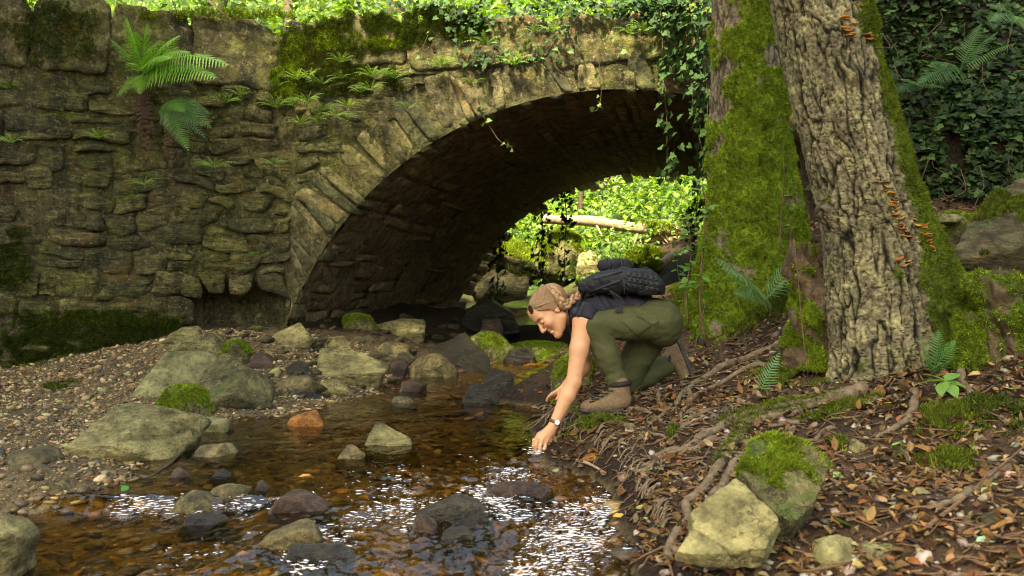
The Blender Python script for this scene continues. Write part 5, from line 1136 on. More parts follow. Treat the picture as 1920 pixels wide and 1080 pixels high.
# steep ivy bank right of the trees
bx = np.linspace(1500, 2700, 60); by = np.linspace(470, -420, 46); BX, BY = np.meshgrid(bx, by)
def bankY(px, py): return 6.45+(470-py)/890*1.5+1.1*sstep(1640, 1500, px)+.0002*np.maximum(1900-px, 0)-.35*sstep(1700, 1950, px)*sstep(60, 250, py)
YB = bankY(BX, BY)+.12*fbm(v3(BX/200, BY/200), 1.5, 3, 3)
BV = np.stack([(BX-960)/FPX*YB, YB, CAMZ-(BY-540)/FPX*YB], -1).reshape(-1, 3)
obj('bank_slope', mesh_np('bank_slope', BV, grid_faces(46, 60)[:, ::-1], True, np.clip(np.array([.035, .024, .013])*(1+.5*fbm(BV, 6, 3, 2))[:, None], .003, 1)), M['ground'], kind='structure')
n = 15000; px, py = rr.uniform(1520, 2200, n), rr.uniform(-250, 372, n); k = fbm(v3(px/60, py/60), 1.3, 3, 9) > -.32-.4*(py < 250); px, py = px[k], py[k]
Yb = bankY(px, py)+.12*fbm(v3(px/200, py/200), 1.5, 3, 3)-rr.uniform(.0, .12, len(px)); ps = np.stack([(px-960)/FPX*Yb, Yb, CAMZ-(py-540)/FPX*Yb], -1)
V, Fs, C = scatter([IVY], ps, rand_frames(len(ps), np.tile([-.15, -.55, .75], (len(ps), 1)), .4, rr), .050*rr.uniform(.5, 1.35, len(ps)), palette(IVC, len(ps), .25, rr))
obj('bank_ivy', mesh_np('bank_ivy', V, Fs, False, C), M['ivy'], None, 'dense dark ivy covering the steep bank right of the trees', 'ivy', kind='stuff')
parts = []
for _ in range(26):
    px, py = rr.uniform(1640, 1940), rr.uniform(-20, 350); q = [np.array([px+rr.normal()*12*t, py+rr.uniform(20, 90)*t*.5]) for t in range(4)]
    parts.append(tube(spline([P(a, b, float(bankY(a, b))-.10-rr.uniform(0, .05)) for a, b in q], 10), rr.uniform(.002, .004), 4))
V, F = join(parts); obj('ivy_stems', mesh_np('ivy_stems', V, F), M['darkwood'], None, 'thin bare ivy stems trailing over the right bank', 'ivy stems', kind='stuff')

# ------------------------------------------------------------------ saplings, seedling, sticks
lfm = []
for k, c_ in enumerate([(.13, .26, .04), (.17, .30, .06), (.10, .20, .04)]):
    me = mesh_np('leaf', LEAF[0], LEAF[1], True, np.tile(np.array(c_), (len(LEAF[0]), 1))); me.materials.append(M['leaf']); lfm.append(me)
def sapling(name, label, path, leaves, size, rad=.006, mat='twig', cat='sapling', group=None):
    pth = spline(np.array(path), 20); s_ = empty(name, label, cat, group, pth[0]); og = pth[0]
    V, F = tube(pth, rad*np.linspace(1, .4, 20), 6); obj('stem', mesh_np('stem', V-og, F), M[mat], s_)
    for t in leaves:
        i = int(min(t*19, 18)); p_ = pth[i]; o = obj('leaf', lfm[rr.randint(3)], None, s_, loc=p_-og); s = size*rr.uniform(.7, 1.25)
        o.scale = (s, s*1.25, s); o.rotation_euler = (rr.normal()*.35, rr.uniform(-.5, .35), rr.uniform(-3.6, .5))
    return s_
def PP(l, Y): return [P(a, b, Y) for a, b in l]
sapling('sapling', 'leafy sapling with reddish stem left of mossy tree', PP([(1322, 640), (1312, 560), (1318, 470), (1325, 400), (1318, 350)], 5.95), rr.uniform(.25, 1, 22), .075, .009)
sapling('sapling', 'thin sapling with bright round leaves in front of fallen log', PP([(1290, 610), (1288, 540), (1296, 470), (1288, 400)], 6.05), rr.uniform(.3, 1, 24), .07, .006)
sapling('sapling', 'leaning young shoot nearest to the backpack', PP([(1275, 620), (1282, 560), (1270, 500), (1282, 450)], 6.2), rr.uniform(.3, 1, 18), .06, .005)
sapling('sapling', 'fresh green shoot growing before the mossy trunk', PP([(1482, 460), (1483, 420), (1478, 380), (1484, 345)], 5.85), [.3, .35, .6, .65, .95, 1, .98, .8], .05, .003)
sapling('dead_twig', 'dry upright twig standing against the mossy trunk', PP([(1462, 470), (1465, 400), (1470, 340), (1468, 270)], 5.85), [], .03, .005, cat='twig')
sapling('dead_twig', 'dry brown stick leaning on bank behind the person', PP([(1300, 665), (1308, 630), (1316, 600), (1322, 570)], 5.6), [], .03, .005, cat='twig')
sapling('dead_twig', 'thin dead stalk by the rotten stump', PP([(1515, 700), (1505, 620), (1498, 540), (1490, 450)], 4.75), [], .03, .004, cat='twig')
sd = ray_ground(1772, 742); s_ = empty('seedling', 'broad leaved green seedling on litter right of bark tree', 'seedling', None, sd)
V, F = tube(spline([[0, 0, 0], [.005, 0, .03], [0, 0, .06]], 6), .003, 5); obj('stem', mesh_np('stem', V, F), M['twig'], s_)
for k, (a, L, e) in enumerate([(2.9, .11, .1), (2.2, .10, .45), (.5, .10, .5), (-.4, .09, -.1), (-1.4, .10, -.45), (-2.2, .10, -.35), (.1, .06, .1)]):
    o = obj('leaf', lfm[1], None, s_, loc=(0, 0, .06)); o.scale = (L, L*1.1, L); o.rotation_euler = (.2, -e, a)
sapling('stick', 'wet dark branch propped between front boulder and water', [ray_ground(372, 802)+[0, 0, .10], ray_ground(352, 838)+[0, 0, .03], ray_ground(325, 868)+[0, 0, .01], ray_ground(285, 892)], [], .03, .010, 'darkwood', 'stick')
sapling('stick', 'short pale stick lying in water below the reaching hand', [ray_ground(1082, 868)+[0, 0, .012], ray_ground(1105, 875)+[0, 0, .012], ray_ground(1136, 891)+[0, 0, .01]], [], .03, .010, 'wood', 'stick')
sapling('stick', 'dark snag poking out of bank left of the hand', [ray_ground(1030, 785)+[.05, 0, .02], ray_ground(1005, 795)+[0, -.02, .05], ray_ground(980, 802)+[0, -.02, .03]], [], .03, .011, 'darkwood', 'stick')
sapling('stick', 'long thin branch lying on litter at lower right', [ray_ground(1740, 1000)+[0, 0, .02], ray_ground(1800, 955)+[0, 0, .025], ray_ground(1860, 905)+[0, 0, .03], ray_ground(1930, 845)+[0, 0, .03]], [], .03, .008, 'twig', 'stick')
sapling('stick', 'thin straight stick at foot of wall on the gravel', [ray_ground(160, 685)+[0, 0, .02], ray_ground(200, 687)+[0, 0, .02], ray_ground(237, 680)+[0, 0, .03]], [], .03, .006, 'twig', 'stick')

# ------------------------------------------------------------------ beyond the bridge
fp = empty('fence_post', 'weathered wooden fence post standing behind the parapet', 'post', loc=P(541, 60, 9.6))
V, F = box((0, 0, .35), (.042, .042, .55), rotz(.2)); V[[1, 3, 5, 7], :2] *= .92; obj('post', mesh_np('post', V, F, False), M['post'], fp)
V, F = box((0, 0, .91), (.035, .035, .012), rotz(.2)); obj('cap', mesh_np('cap', V, F, False), M['post'], fp)
def log(label, a, b, r, mat, moss=0):
    a, b = np.array(a), np.array(b); pth = spline([a, a*.66+b*.34+[0, 0, .03], a*.33+b*.67-[0, 0, .02], b], 40); l_ = empty('fallen_log', label, 'log', loc=a)
    V, F = tube(pth, r*(1+.12*gn(pth, 1.7, 3))*np.linspace(.9, 1.05, 40), 20, True, .10, 3); obj('trunk', mesh_np('trunk', V-a, F), M[mat], l_)
    for t, d_ in ((14, (.1, -.2, -.25)), (26, (-.1, -.1, -.3)), (31, (.15, -.1, -.22))):
        V, F = tube(spline([pth[t], pth[t]+np.array(d_)*.5, pth[t]+np.array(d_)], 5), r*.3*np.linspace(1, .4, 5), 6); obj('branch_stub', mesh_np('branch_stub', V-a, F), M[mat], l_)
    if moss:
        i = R.randint(int(40*.72), 36, 900); d_ = R.normal(size=(900, 3)); d_[:, 2] = abs(d_[:, 2])+.2; d_ /= np.linalg.norm(d_, axis=1)[:, None]; moss_on('moss', pth[i]+d_*r+R.normal(size=(900, 3))*.02, d_, .04, MOSSC, l_, a)
log('long pale fallen log spanning the gully beyond the arch', P(1018, 411, 16.0), P(1290, 434, 15.5), .085, 'wood', 1)
log('shorter pale log lying under right end of the long fallen log', P(1205, 452, 15.8), P(1300, 444, 15.4), .065, 'wood')
log('thick mossy log slanting down to sawn end beyond backpack', P(1290, 470, 14.6), P(1205, 512, 13.6), .07, 'wood', 1)
FG = [(.12, .22, .016), (.165, .28, .024), (.07, .135, .012), (.21, .32, .03), (.10, .17, .025), (.045, .08, .010)]
n = 10500; x = rr.uniform(-13, 15, n); y = 14.8+rr.rand(n)**1.25*24
x = np.where(rr.rand(n) < .55, (rr.uniform(-.06, .22, n))*y, x)
zc = terrain(x, y); k = (zc-wl(x, y) > .12) & ~((y < 16.6) & (x > -.9) & (x < .9) & (zc < 1.35)); ppx = 960+x/y*FPX; k &= ~((y < 17.6) & (ppx > 870) & (ppx < 1290) & (rr.rand(n) < .82)); x, y, zc = x[k], y[k], zc[k]; nc = len(x)
hh = rr.rand(nc)**1.6*(.35+.05*(y-14)); big = sstep(.1, .6, fbm(v3(x, y), .5, 2, 4)+.2)
base = v3(x, y, zc+.06+hh*(1+1.2*big)); m_ = 13
pos = np.repeat(base, m_, 0)+rr.normal(size=(nc*m_, 3))*np.repeat((.10+.006*y), m_)[:, None]*np.array([1.2, 1.2, .6])
cl = np.repeat(palette(FG, nc, .22, rr), m_, 0)*(1+rr.normal(size=(nc*m_, 1))*.15)
V, Fs, C = scatter([LEAF_S], pos, rand_frames(len(pos), np.tile([0, -.35, .9], (len(pos), 1)), .55, rr), np.repeat(.060+.0030*y, m_)*rr.uniform(.6, 1.4, nc*m_), np.clip(cl, .01, .8))
obj('undergrowth', mesh_np('undergrowth', V, Fs, False, C), M['leaf'], None, 'bright green leafy undergrowth filling the valley beyond the bridge', 'undergrowth', kind='stuff')
def far_tree(label, base, top, r, mat, ncr, crad, seed, low=False):
    t_ = empty('tree', label, 'tree', 'trees beyond the bridge', base); base, top = np.array(base, float), np.array(top, float); pth = spline([base-[0, 0, .3], base*.7+top*.3+[.06, 0, 0], base*.35+top*.65-[.05, 0, 0], top], 24)
    V, F = tube(pth, r*np.linspace(1.15, .45, 24), 14, True, .08, seed); obj('trunk', mesh_np('trunk', V-base, F), M[mat], t_)
    r2 = np.random.RandomState(seed)
    for k_ in range(5):
        i = r2.randint(11, 22); d_ = np.array([r2.normal(), r2.normal(), .5]); d_ = unit(d_)*crad*.7; V, F = tube(spline([pth[i], pth[i]+d_*.5+[0, 0, .1], pth[i]+d_], 6), r*.3*np.linspace(1, .3, 6), 6); obj('limb', mesh_np('limb', V-base, F), M[mat], t_)
    nc_ = ncr//30; d_ = r2.normal(size=(nc_, 3)); d_ /= np.linalg.norm(d_, axis=1)[:, None]; cc = top+d_*r2.rand(nc_, 1)**.4*np.array([crad, crad, crad*.6])
    ps_ = np.repeat(cc, 30, 0)+r2.normal(size=(nc_*30, 3))*.35
    V, Fs, C = scatter([LEAF_S], ps_, rand_frames(len(ps_), np.tile([0, -.3, .9], (len(ps_), 1)), .6, r2), .17*r2.uniform(.6, 1.3, len(ps_)), palette(FG, len(ps_), .2, r2)); obj('crown', mesh_np('crown', V-base, Fs, False, C), M['leaf'], t_)
def tz(x, y): return (x, y, float(terrain(np.array([x]), np.array([y]))[0]))
b_ = tz(3.15, 19.6); far_tree('pale barked tree trunk seen through right side of arch', b_, (3.05, 19.8, 9.5), .17, 'palewood', 3600, 2.6, 61)
b_ = tz(3.1, 18.0); far_tree('slim dark tree trunk right before the pale barked tree', b_, (3.0, 18.2, 8.0), .10, 'darkwood', 2400, 2.0, 62)
b_ = tz(2.2, 23.5); far_tree('brown tree trunk at crown of far arch opening', b_, (2.0, 23.6, 10.5), .24, 'darkwood', 3600, 3.0, 63)
for k, (x_, y_, r_, lb) in enumerate([(1.25, 19.0, .05, 'slimmest young trunk left of centre beyond the arch'), (1.9, 20.5, .075, 'slim dark young trunk over the fallen log'), (2.55, 21.5, .06, 'slim young trunk left of the pale barked tree')]):
    b_ = tz(x_, y_); far_tree(lb, b_, (x_+.25, y_+.2, b_[2]+7.5), r_, 'darkwood', 900, 1.6, 80+k)
for k, (x_, y_, h_, lb) in enumerate([(-2.2, 20, 8, 'tree behind left part of the parapet'), (-6.5, 22, 9, 'tree far behind the wing wall'), (7.5, 19, 9, 'tree on hillside behind ivy bank'), (-.4, 27, 10, 'tree up the valley left of centre'), (5.0, 28, 11, 'tree up the valley right of centre'), (-10.5, 15, 8, 'tree on the left hillside above the wing wall')]):
    b_ = tz(x_, y_); far_tree(lb, b_, (x_+rr.normal()*.3, y_, b_[2]+h_), .2, 'darkwood', 3600, 3.0, 70+k)
# roadside plants and creepers along the top of the bridge
ps = []; n = 1500; px = rr.uniform(340, 1330, n); p_, _ = wall_pts(px, rr.uniform(4, 14, n), False); p_[:, 1] += rr.uniform(.3, 3.5, n); p_[:, 0] = (px-960)/FPX*p_[:, 1]; p_[:, 2] = 3.0+rr.rand(n)**2*.75+.03*(p_[:, 1]-8)
ps = np.repeat(p_, 8, 0)+rr.normal(size=(n*8, 3))*.12
V, Fs, C = scatter([LEAF_S], ps, rand_frames(len(ps), np.tile([0, -.3, .9], (len(ps), 1)), .6, rr), .09*rr.uniform(.6, 1.3, len(ps)), palette(FG, len(ps), .25, rr))
obj('verge_plants', mesh_np('verge_plants', V, Fs, False, C), M['leaf'], None, 'sunlit leafy verge growing along the bridge behind the parapet', 'plants', kind='stuff')

# unseen trees added around the viewpoint: their crowns shade the near stream
for k, (x_, y_, cx_, cy_, cz_, rx, ry, nl_, lb) in enumerate([(-6.5, 1.0, -4.9, 2.9, 8.0, 3.2, 2.9, 17000, 'unseen shade tree added on the left bank outside the picture, crown over the beach'), (-3.5, -4.5, -1.4, .2, 9.4, 3.5, 3.2, 19000, 'unseen shade tree added behind the viewpoint, left, crown over the stream'), (5.6, -.5, 3.2, .6, 8.6, 3.2, 3.0, 15000, 'unseen shade tree added behind the viewpoint, right, crown over the bank'), (-8.5, 6.5, -6.6, 7.0, 8.2, 2.8, 2.6, 13000, 'unseen shade tree added on the slope left of the wing wall'), (-8.0, -2.0, -6.4, -1.4, 8.4, 3.0, 3.0, 13000, 'unseen shade tree added farther back on the left bank')]):
    b_ = tz(x_, y_); t_ = empty('tree', lb, 'tree', 'unseen trees added for shade around the viewpoint', b_); b_ = np.array(b_)
    V, F = tube(spline([b_-[0, 0, .3], b_+[.1, 0, 3], b_*.5+np.array([cx_, cy_, 0])*.5+[0, 0, 4.5], (cx_, cy_, cz_)], 20), np.linspace(.26, .08, 20), 12, True, .08, k); obj('trunk', mesh_np('trunk', V-b_, F), M['darkwood'], t_)
    crown(t_, b_, (cx_, cy_, cz_), (rx, ry, 1.5), nl_, .17, 90+k, GR, [((cx_, cy_, cz_-1), (cx_+dx*rx*.6, cy_+dy*ry*.6, cz_+.4), .06) for dx, dy in ((1, .2), (-.8, .6), (.1, -1), (-.3, 1))])
# ------------------------------------------------------------------ the person
from mathutils.bvhtree import BVHTree
class SDF:
    def __init__(s, lo, hi, h):
        s.lo = np.array(lo, float); s.h = h; s.n = np.ceil((np.array(hi)-s.lo)/h).astype(int)+1
        s.F = np.full(s.n, .2, np.float32)
        s.ax = [s.lo[i]+np.arange(s.n[i])*h for i in range(3)]
    def sub(s, a, b):
        i0 = np.clip(np.floor((np.asarray(a)-s.lo)/s.h).astype(int), 0, s.n-1); i1 = np.clip(np.ceil((np.asarray(b)-s.lo)/s.h).astype(int)+1, 1, s.n)
        sl = tuple(slice(p, q) for p, q in zip(i0, i1)); g = np.meshgrid(*[s.ax[i][sl[i]] for i in range(3)], indexing='ij', sparse=True)
        return sl, g
    def op(s, sl, d, k, neg):
        F = s.F[sl]
        if neg:
            h = np.clip(.5-.5*(F+d)/k, 0, 1); s.F[sl] = F*(1-h)-d*h+k*h*(1-h)
        else:
            h = np.clip(.5+.5*(F-d)/k, 0, 1); s.F[sl] = F*(1-h)+d*h-k*h*(1-h)
    def cone(s, a, b, ra, rb, k=.02, neg=False, grow=0.0):
        a, b = np.asarray(a, float), np.asarray(b, float); ra += grow; rb += grow; m = max(ra, rb)+k+.02
        sl, (x, y, z) = s.sub(np.minimum(a, b)-m, np.maximum(a, b)+m); v = b-a; L = v@v+1e-9
        px, py, pz = x-a[0], y-a[1], z-a[2]; t = np.clip((px*v[0]+py*v[1]+pz*v[2])/L, 0, 1)
        d = np.sqrt((px-t*v[0])**2+(py-t*v[1])**2+(pz-t*v[2])**2)-(ra+(rb-ra)*t); s.op(sl, d.astype(np.float32), k, neg)
    def chain(s, pts, rad, k=.02, grow=0.0):
        for i in range(len(pts)-1): s.cone(pts[i], pts[i+1], rad[i], rad[i+1], k, False, grow)
    def ell(s, c, r, A=None, k=.02, neg=False, grow=0.0):
        c = np.asarray(c, float); r = np.asarray(r, float)+grow; A = np.eye(3) if A is None else A; m = r.max()+k+.02
        sl, (x, y, z) = s.sub(c-m, c+m); px, py, pz = x-c[0], y-c[1], z-c[2]
        q = [(px*A[0, i]+py*A[1, i]+pz*A[2, i])/r[i] for i in range(3)]
        k0 = np.sqrt(q[0]**2+q[1]**2+q[2]**2); k1 = np.sqrt((q[0]/r[0])**2+(q[1]/r[1])**2+(q[2]/r[2])**2)+1e-6
        s.op(sl, (k0*(k0-1)/k1).astype(np.float32), k, neg)
    def plane(s, p, n, k=.004):      # cut away the side n points to
        n = unit(n); d = (s.ax[0][:, None, None]-p[0])*n[0]+(s.ax[1][None, :, None]-p[1])*n[1]+(s.ax[2][None, None, :]-p[2])*n[2]
        s.F = np.maximum(s.F, d.astype(np.float32))
    def noise(s, fn, band=.03):
        i = np.nonzero(np.abs(s.F) < band); p = np.stack([s.ax[k][i[k]] for k in range(3)], -1); s.F[i] += fn(p).astype(np.float32)
    def mesh(s):
        F = s.F; I = F < 0; n = s.n-1
        cnt = np.zeros(n, np.uint8); C = [(a, b, c) for a in (0, 1) for b in (0, 1) for c in (0, 1)]
        for a, b, c in C: cnt += I[a:a+n[0], b:b+n[1], c:c+n[2]]
        act = np.nonzero((cnt > 0) & (cnt < 8)); m = len(act[0]); vid = np.full(n, -1, np.int32); vid[act] = np.arange(m)
        val = {c: F[act[0]+c[0], act[1]+c[1], act[2]+c[2]] for c in C}; S = np.zeros((m, 3)); N = np.zeros(m)
        for c in C:
            for k in range(3):
                if c[k] == 0:
                    d = list(c); d[k] = 1; d = tuple(d); u, w = val[c], val[d]; x = (u < 0) != (w < 0); t = np.where(x, u/np.where(x, u-w, 1), 0)
                    q = np.tile(np.array(c, float), (m, 1)); q[:, k] = t; S += q*x[:, None]; N += x
        V = s.lo+s.h*(np.stack(act, -1)+S/N[:, None]); Q = []
        for k in range(3):
            e1, e2 = (k+1) % 3, (k+2) % 3; a = [slice(0, None)]*3; b = [slice(0, None)]*3; a[k] = slice(0, -1); b[k] = slice(1, None)
            x = I[tuple(a)] != I[tuple(b)]; ids = np.array(np.nonzero(x)); ok = (ids[e1] > 0) & (ids[e2] > 0) & (ids[e1] < n[e1]) & (ids[e2] < n[e2]); ids = ids[:, ok]
            def cell(d1, d2): j = ids.copy(); j[e1] += d1; j[e2] += d2; return vid[j[0], j[1], j[2]]
            q = np.stack([cell(-1, -1), cell(0, -1), cell(0, 0), cell(-1, 0)], -1); fl = ~I[ids[0], ids[1], ids[2]]; q[fl] = q[fl][:, ::-1]; Q.append(q)
        return V, np.vstack(Q)
def relax(V, F, it=2):
    for _ in range(it):
        S = np.zeros_like(V); N = np.zeros(len(V))
        for i in range(4):
            for j in (1, 3): np.add.at(S, F[:, i], V[F[:, (i+j) % 4]]); np.add.at(N, F[:, i], 1)
        V = .4*V+.6*S/N[:, None]
    return V
person = empty('person', 'person in dark t-shirt and olive trousers crouching on the bank, one hand in stream', 'person', loc=P(1170, 775, 5.05)); po = np.array(person.location)
J = dict(head=P(1034, 583, 5.06), sn=P(1095, 596, 4.985), sf=P(1088, 592, 5.275), el=P(1076, 716, 4.93), wr=P(1038.5, 796, 4.90), elf=P(1094, 690, 5.33), wrf=P(1056, 730, 5.32),
         hn=P(1232, 602, 5.05), hf=P(1230, 605, 5.22), kn=P(1116, 611, 4.97), an=P(1160, 726, 4.97), kf=P(1168, 722, 5.25), af=P(1252, 684, 5.36))
hf_ = unit((-.60, -.26, -.75)); hu = np.array([-.79, .0, .61]); hu = unit(hu-hf_*(hu@hf_)); hx = np.cross(hf_, hu); HA = np.stack([hx, hf_, hu], -1)
def H(x, y, z): return J['head']+HA@np.array([x, y, z])
S = SDF((.0, 4.72, -.06), (.98, 5.62, .98), .0042)
# torso and legs (thin, under the clothes)
chest, waist, pelv = P(1120, 590, 5.13), P(1172, 590, 5.14), P(1230, 603, 5.14)
S.ell(chest, (.115, .135, .088), k=.03); S.ell(waist, (.12, .115, .082), k=.04); S.ell(pelv, (.10, .150, .105), k=.04)
S.cone(J['sn'], J['sf'], .044, .044, .03)
S.chain([J['hn'], J['kn'], J['an']], [.088, .058, .036], .02); S.chain([J['hf'], J['kf'], J['af']], [.085, .056, .036], .02)
S.chain([J['an'], P(1163, 757, 4.97), P(1105, 764, 4.93)], [.036, .034, .026], .01); S.chain([J['af'], P(1262, 655, 5.40), P(1284, 705, 5.38)], [.036, .032, .024], .01)
S.chain([P(1046, 592, 5.085), P(1062, 590, 5.11), P(1090, 584, 5.13)], [.049, .048, .058], .025)
# arms
S.chain([J['sn'], .5*(J['sn']+J['el'])+[0, -.004, 0], J['el']], [.053, .046, .037], .02); S.ell(J['sn']+[.002, -.006, -.01], (.052, .05, .06), k=.03)
fm = J['el']*.68+J['wr']*.32; S.chain([J['el'], fm, J['wr']], [.037, .0385, .0245], .015)
S.chain([J['sf'], J['elf'], J['elf']*.6+J['wrf']*.4, J['wrf']], [.050, .037, .037, .024], .02)
# near hand
W_ = J['wr']; mcp = [P(1009, 821, 4.885), P(1016, 825, 4.878), P(1024, 828, 4.882), P(1031, 828, 4.897)]
pip = [P(1004, 835, 4.872), P(1012, 840, 4.862), P(1021, 842, 4.868), P(1030, 839, 4.885)]; dip = [P(1004, 845, 4.880), P(1012, 850, 4.872), P(1020.5, 851, 4.878), P(1029, 847, 4.893)]; tip = [P(1006, 851, 4.893), P(1013, 857, 4.887), P(1021, 857, 4.892), P(1028, 852, 4.905)]
for i in range(4):
    S.cone(W_, mcp[i], .021, .0125, .008); r_ = [.0095, .0098, .0094, .0082][i]; S.chain([mcp[i], pip[i], dip[i], tip[i]], [r_*1.08, r_, r_*.9, r_*.75], .004); S.ell(mcp[i]+[0, -.004, .002], (.0105,)*3, k=.006)
S.chain([P(1030, 805, 4.90), P(1011, 815, 4.902), P(1002, 827, 4.900), P(1000, 838, 4.895)], [.017, .0125, .0105, .008], .006)
# far hand resting on the bank
W2 = J['wrf']; m2 = [P(1045, 733, 5.30), P(1043, 737, 5.305), P(1042, 740, 5.315), P(1043, 742, 5.33)]
for i in range(4):
    S.cone(W2, m2[i], .020, .012, .008); dv = np.array([-.028, -.006, -.014]); q = m2[i]+dv+[0, .004*i, 0]; S.chain([m2[i], q, q+dv*.75+[0, 0, -.006]], [.0095, .009, .007], .004)
S.chain([P(1052, 735, 5.30), P(1048, 744, 5.285), P(1043, 749, 5.28)], [.013, .0105, .008], .006)
# head
S.ell(H(0, -.015, .030), (.072, .095, .083), HA, .02); S.ell(H(0, .034, -.030), (.058, .058, .080), HA, .03)
for sg in (-1, 1):
    S.cone(H(sg*.050, .0, -.058), H(sg*.012, .070, -.098), .024, .018, .02); S.ell(H(sg*.040, .066, -.022), (.024, .022, .024), HA, .02)
    S.cone(H(sg*.012, .086, .028), H(sg*.044, .070, .024), .012, .010, .012)
S.ell(H(0, .078, -.100), (.020, .018, .016), HA, .015); S.ell(H(0, .062, .055), (.05, .035, .045), HA, .02)
for sg in (-1, 1): S.ell(H(sg*.032, .099, .004), (.017, .015, .012), HA, .012, True)
for sg in (-1, 1): S.ell(H(sg*.031, .081, .003), (.0135, .0125, .0115), HA, .003)
S.chain([H(0, .092, .012), H(0, .105, -.014), H(0, .112, -.030)], [.0075, .0085, .0105], .008)
for sg in (-1, 1): S.ell(H(sg*.0115, .102, -.034), (.009, .010, .0075), HA, .005)
S.cone(H(-.016, .090, -.055), H(.016, .090, -.055), .0065, .0065, .007); S.cone(H(-.015, .086, -.071), H(.015, .086, -.071), .0075, .0075, .007)
for sg in (-1, 1): S.cone(H(0, .099, -.0625), H(sg*.024, .086, -.058), .0042, .0025, .003, True)
for sg in (-1, 1):
    S.ell(H(sg*.074, -.004, -.004), (.008, .017, .030), HA, .006); S.ell(H(sg*.083, .0, .002), (.005, .009, .016), HA, .004, True)
Vb_, Fb_ = S.mesh(); Vb_ = relax(Vb_, Fb_, 1)
L_ = (Vb_-J['head'])@HA; hd_ = np.linalg.norm(L_, axis=1)
col = np.tile(np.array([.52, .262, .125]), (len(Vb_), 1)); col *= (1+.10*fbm(Vb_, 25, 3, 2))[:, None]
def dab(c_, r_, tgt, a=1.0, mir=True):
    global col
    x = np.abs(L_[:, 0]) if mir else L_[:, 0]; d = ((x-c_[0])/r_[0])**2+((L_[:, 1]-c_[1])/r_[1])**2+((L_[:, 2]-c_[2])/r_[2])**2
    w = (np.exp(-d**2)*a*(hd_ < .2))[:, None]; col = col*(1-w)+np.array(tgt)*w
dab((.042, .075, -.03), (.025, .03, .022), (.56, .24, .15), .6); dab((0, .115, -.032), (.012, .02, .012), (.56, .25, .16), .5)
dab((.033, .085, .0245), (.021, .03, .0058), (.12, .06, .025), .9); dab((.033, .095, -.004), (.0155, .022, .0042), (.05, .025, .014), .95); dab((.033, .095, .007), (.016, .022, .007), (.44, .20, .10), .5)
dab((.0, .095, -.055), (.020, .02, .005), (.48, .16, .12), .8); dab((.0, .09, -.072), (.018, .02, .006), (.50, .17, .13), .8); dab((.0, .095, -.0625), (.025, .03, .0045), (.78, .70, .58), .95); dab((.027, .085, -.058), (.006, .014, .006), (.22, .08, .05), .85); dab((.036, .075, -.045), (.005, .02, .014), (.40, .17, .08), .55)
n = NT('skin'); c_ = n.attr(); co = n.coords(rnd=False); sm = n.done(c_, .5, n.bump(n.noise(co, 160, 3), .0004), .4); n.p.inputs['Subsurface Weight'].default_value = .12; n.p.inputs['Subsurface Radius'].default_value = (.012, .005, .003); n.p.inputs['Subsurface Scale'].default_value = .6
obj('body', mesh_np('body', Vb_-po, Fb_, True, np.clip(col, .01, 1)), sm, person)
# t-shirt
def cloth(name, c, rough=.85, wv=500, bd=.0008):
    return plain(name, c, rough, .15, wv, bd, .18)
Sh = SDF((.22, 4.82, .48), (.82, 5.45, .95), .005)
Sh.ell(chest, (.115, .135, .088), k=.03, grow=.013); Sh.ell(waist, (.135, .115, .082), k=.04, grow=.017); Sh.ell(P(1205, 594, 5.14), (.09, .135, .085), k=.04, grow=.016)
Sh.cone(J['sn'], J['sf'], .044, .044, .03, False, .013); Sh.ell(J['sn']+[.002, -.006, -.01], (.052, .05, .06), k=.03, grow=.009); sl_ = unit(J['el']-J['sn'])
Sh.cone(J['sn'], J['sn']+sl_*.05, .054, .052, .02, False, .008); Sh.cone(J['sf'], J['sf']+unit(J['elf']-J['sf'])*.08, .052, .05, .02, False, .008)
Sh.cone(P(1072, 588, 5.12), P(1092, 585, 5.13), .054, .062, .03, False, .01)
Sh.noise(lambda p: .014*fbm(np.stack([p[:, 0]*1.0+p[:, 2]*.5, p[:, 1]*.5, p[:, 2]*.45], -1), 20, 3, 7)-.013*np.abs(gn(np.stack([p[:, 0]+.6*p[:, 2], p[:, 1]*.3, p[:, 2]*.3], -1), 26, 9)))
Sh.plane(J['sn']+sl_*.034, sl_+np.array([-.35, 0, 0])) if False else None
sd_ = (Sh.ax[0][:, None, None]-0)*0
def cutlocal(G, p, nrm, c, rad):       # plane cut inside a ball only
    nrm = unit(nrm); X = G.ax[0][:, None, None]; Y_ = G.ax[1][None, :, None]; Z_ = G.ax[2][None, None, :]
    d = (X-p[0])*nrm[0]+(Y_-p[1])*nrm[1]+(Z_-p[2])*nrm[2]; b = np.sqrt((X-c[0])**2+(Y_-c[1])**2+(Z_-c[2])**2)-rad
    G.F = np.maximum(G.F, np.minimum(d, -b).astype(np.float32))
cutlocal(Sh, J['sn']+sl_*.034, sl_+np.array([-.25, -.45, 0]), J['sn']+sl_*.10, .12)
Sh.plane(P(1064, 592, 5.12), (-1, 0, -.25))
Vs_, Fs_ = Sh.mesh(); obj('t_shirt', mesh_np('t_shirt', relax(Vs_, Fs_, 1)-po, Fs_), cloth('charcoal cotton', (.022, .021, .026)), person)
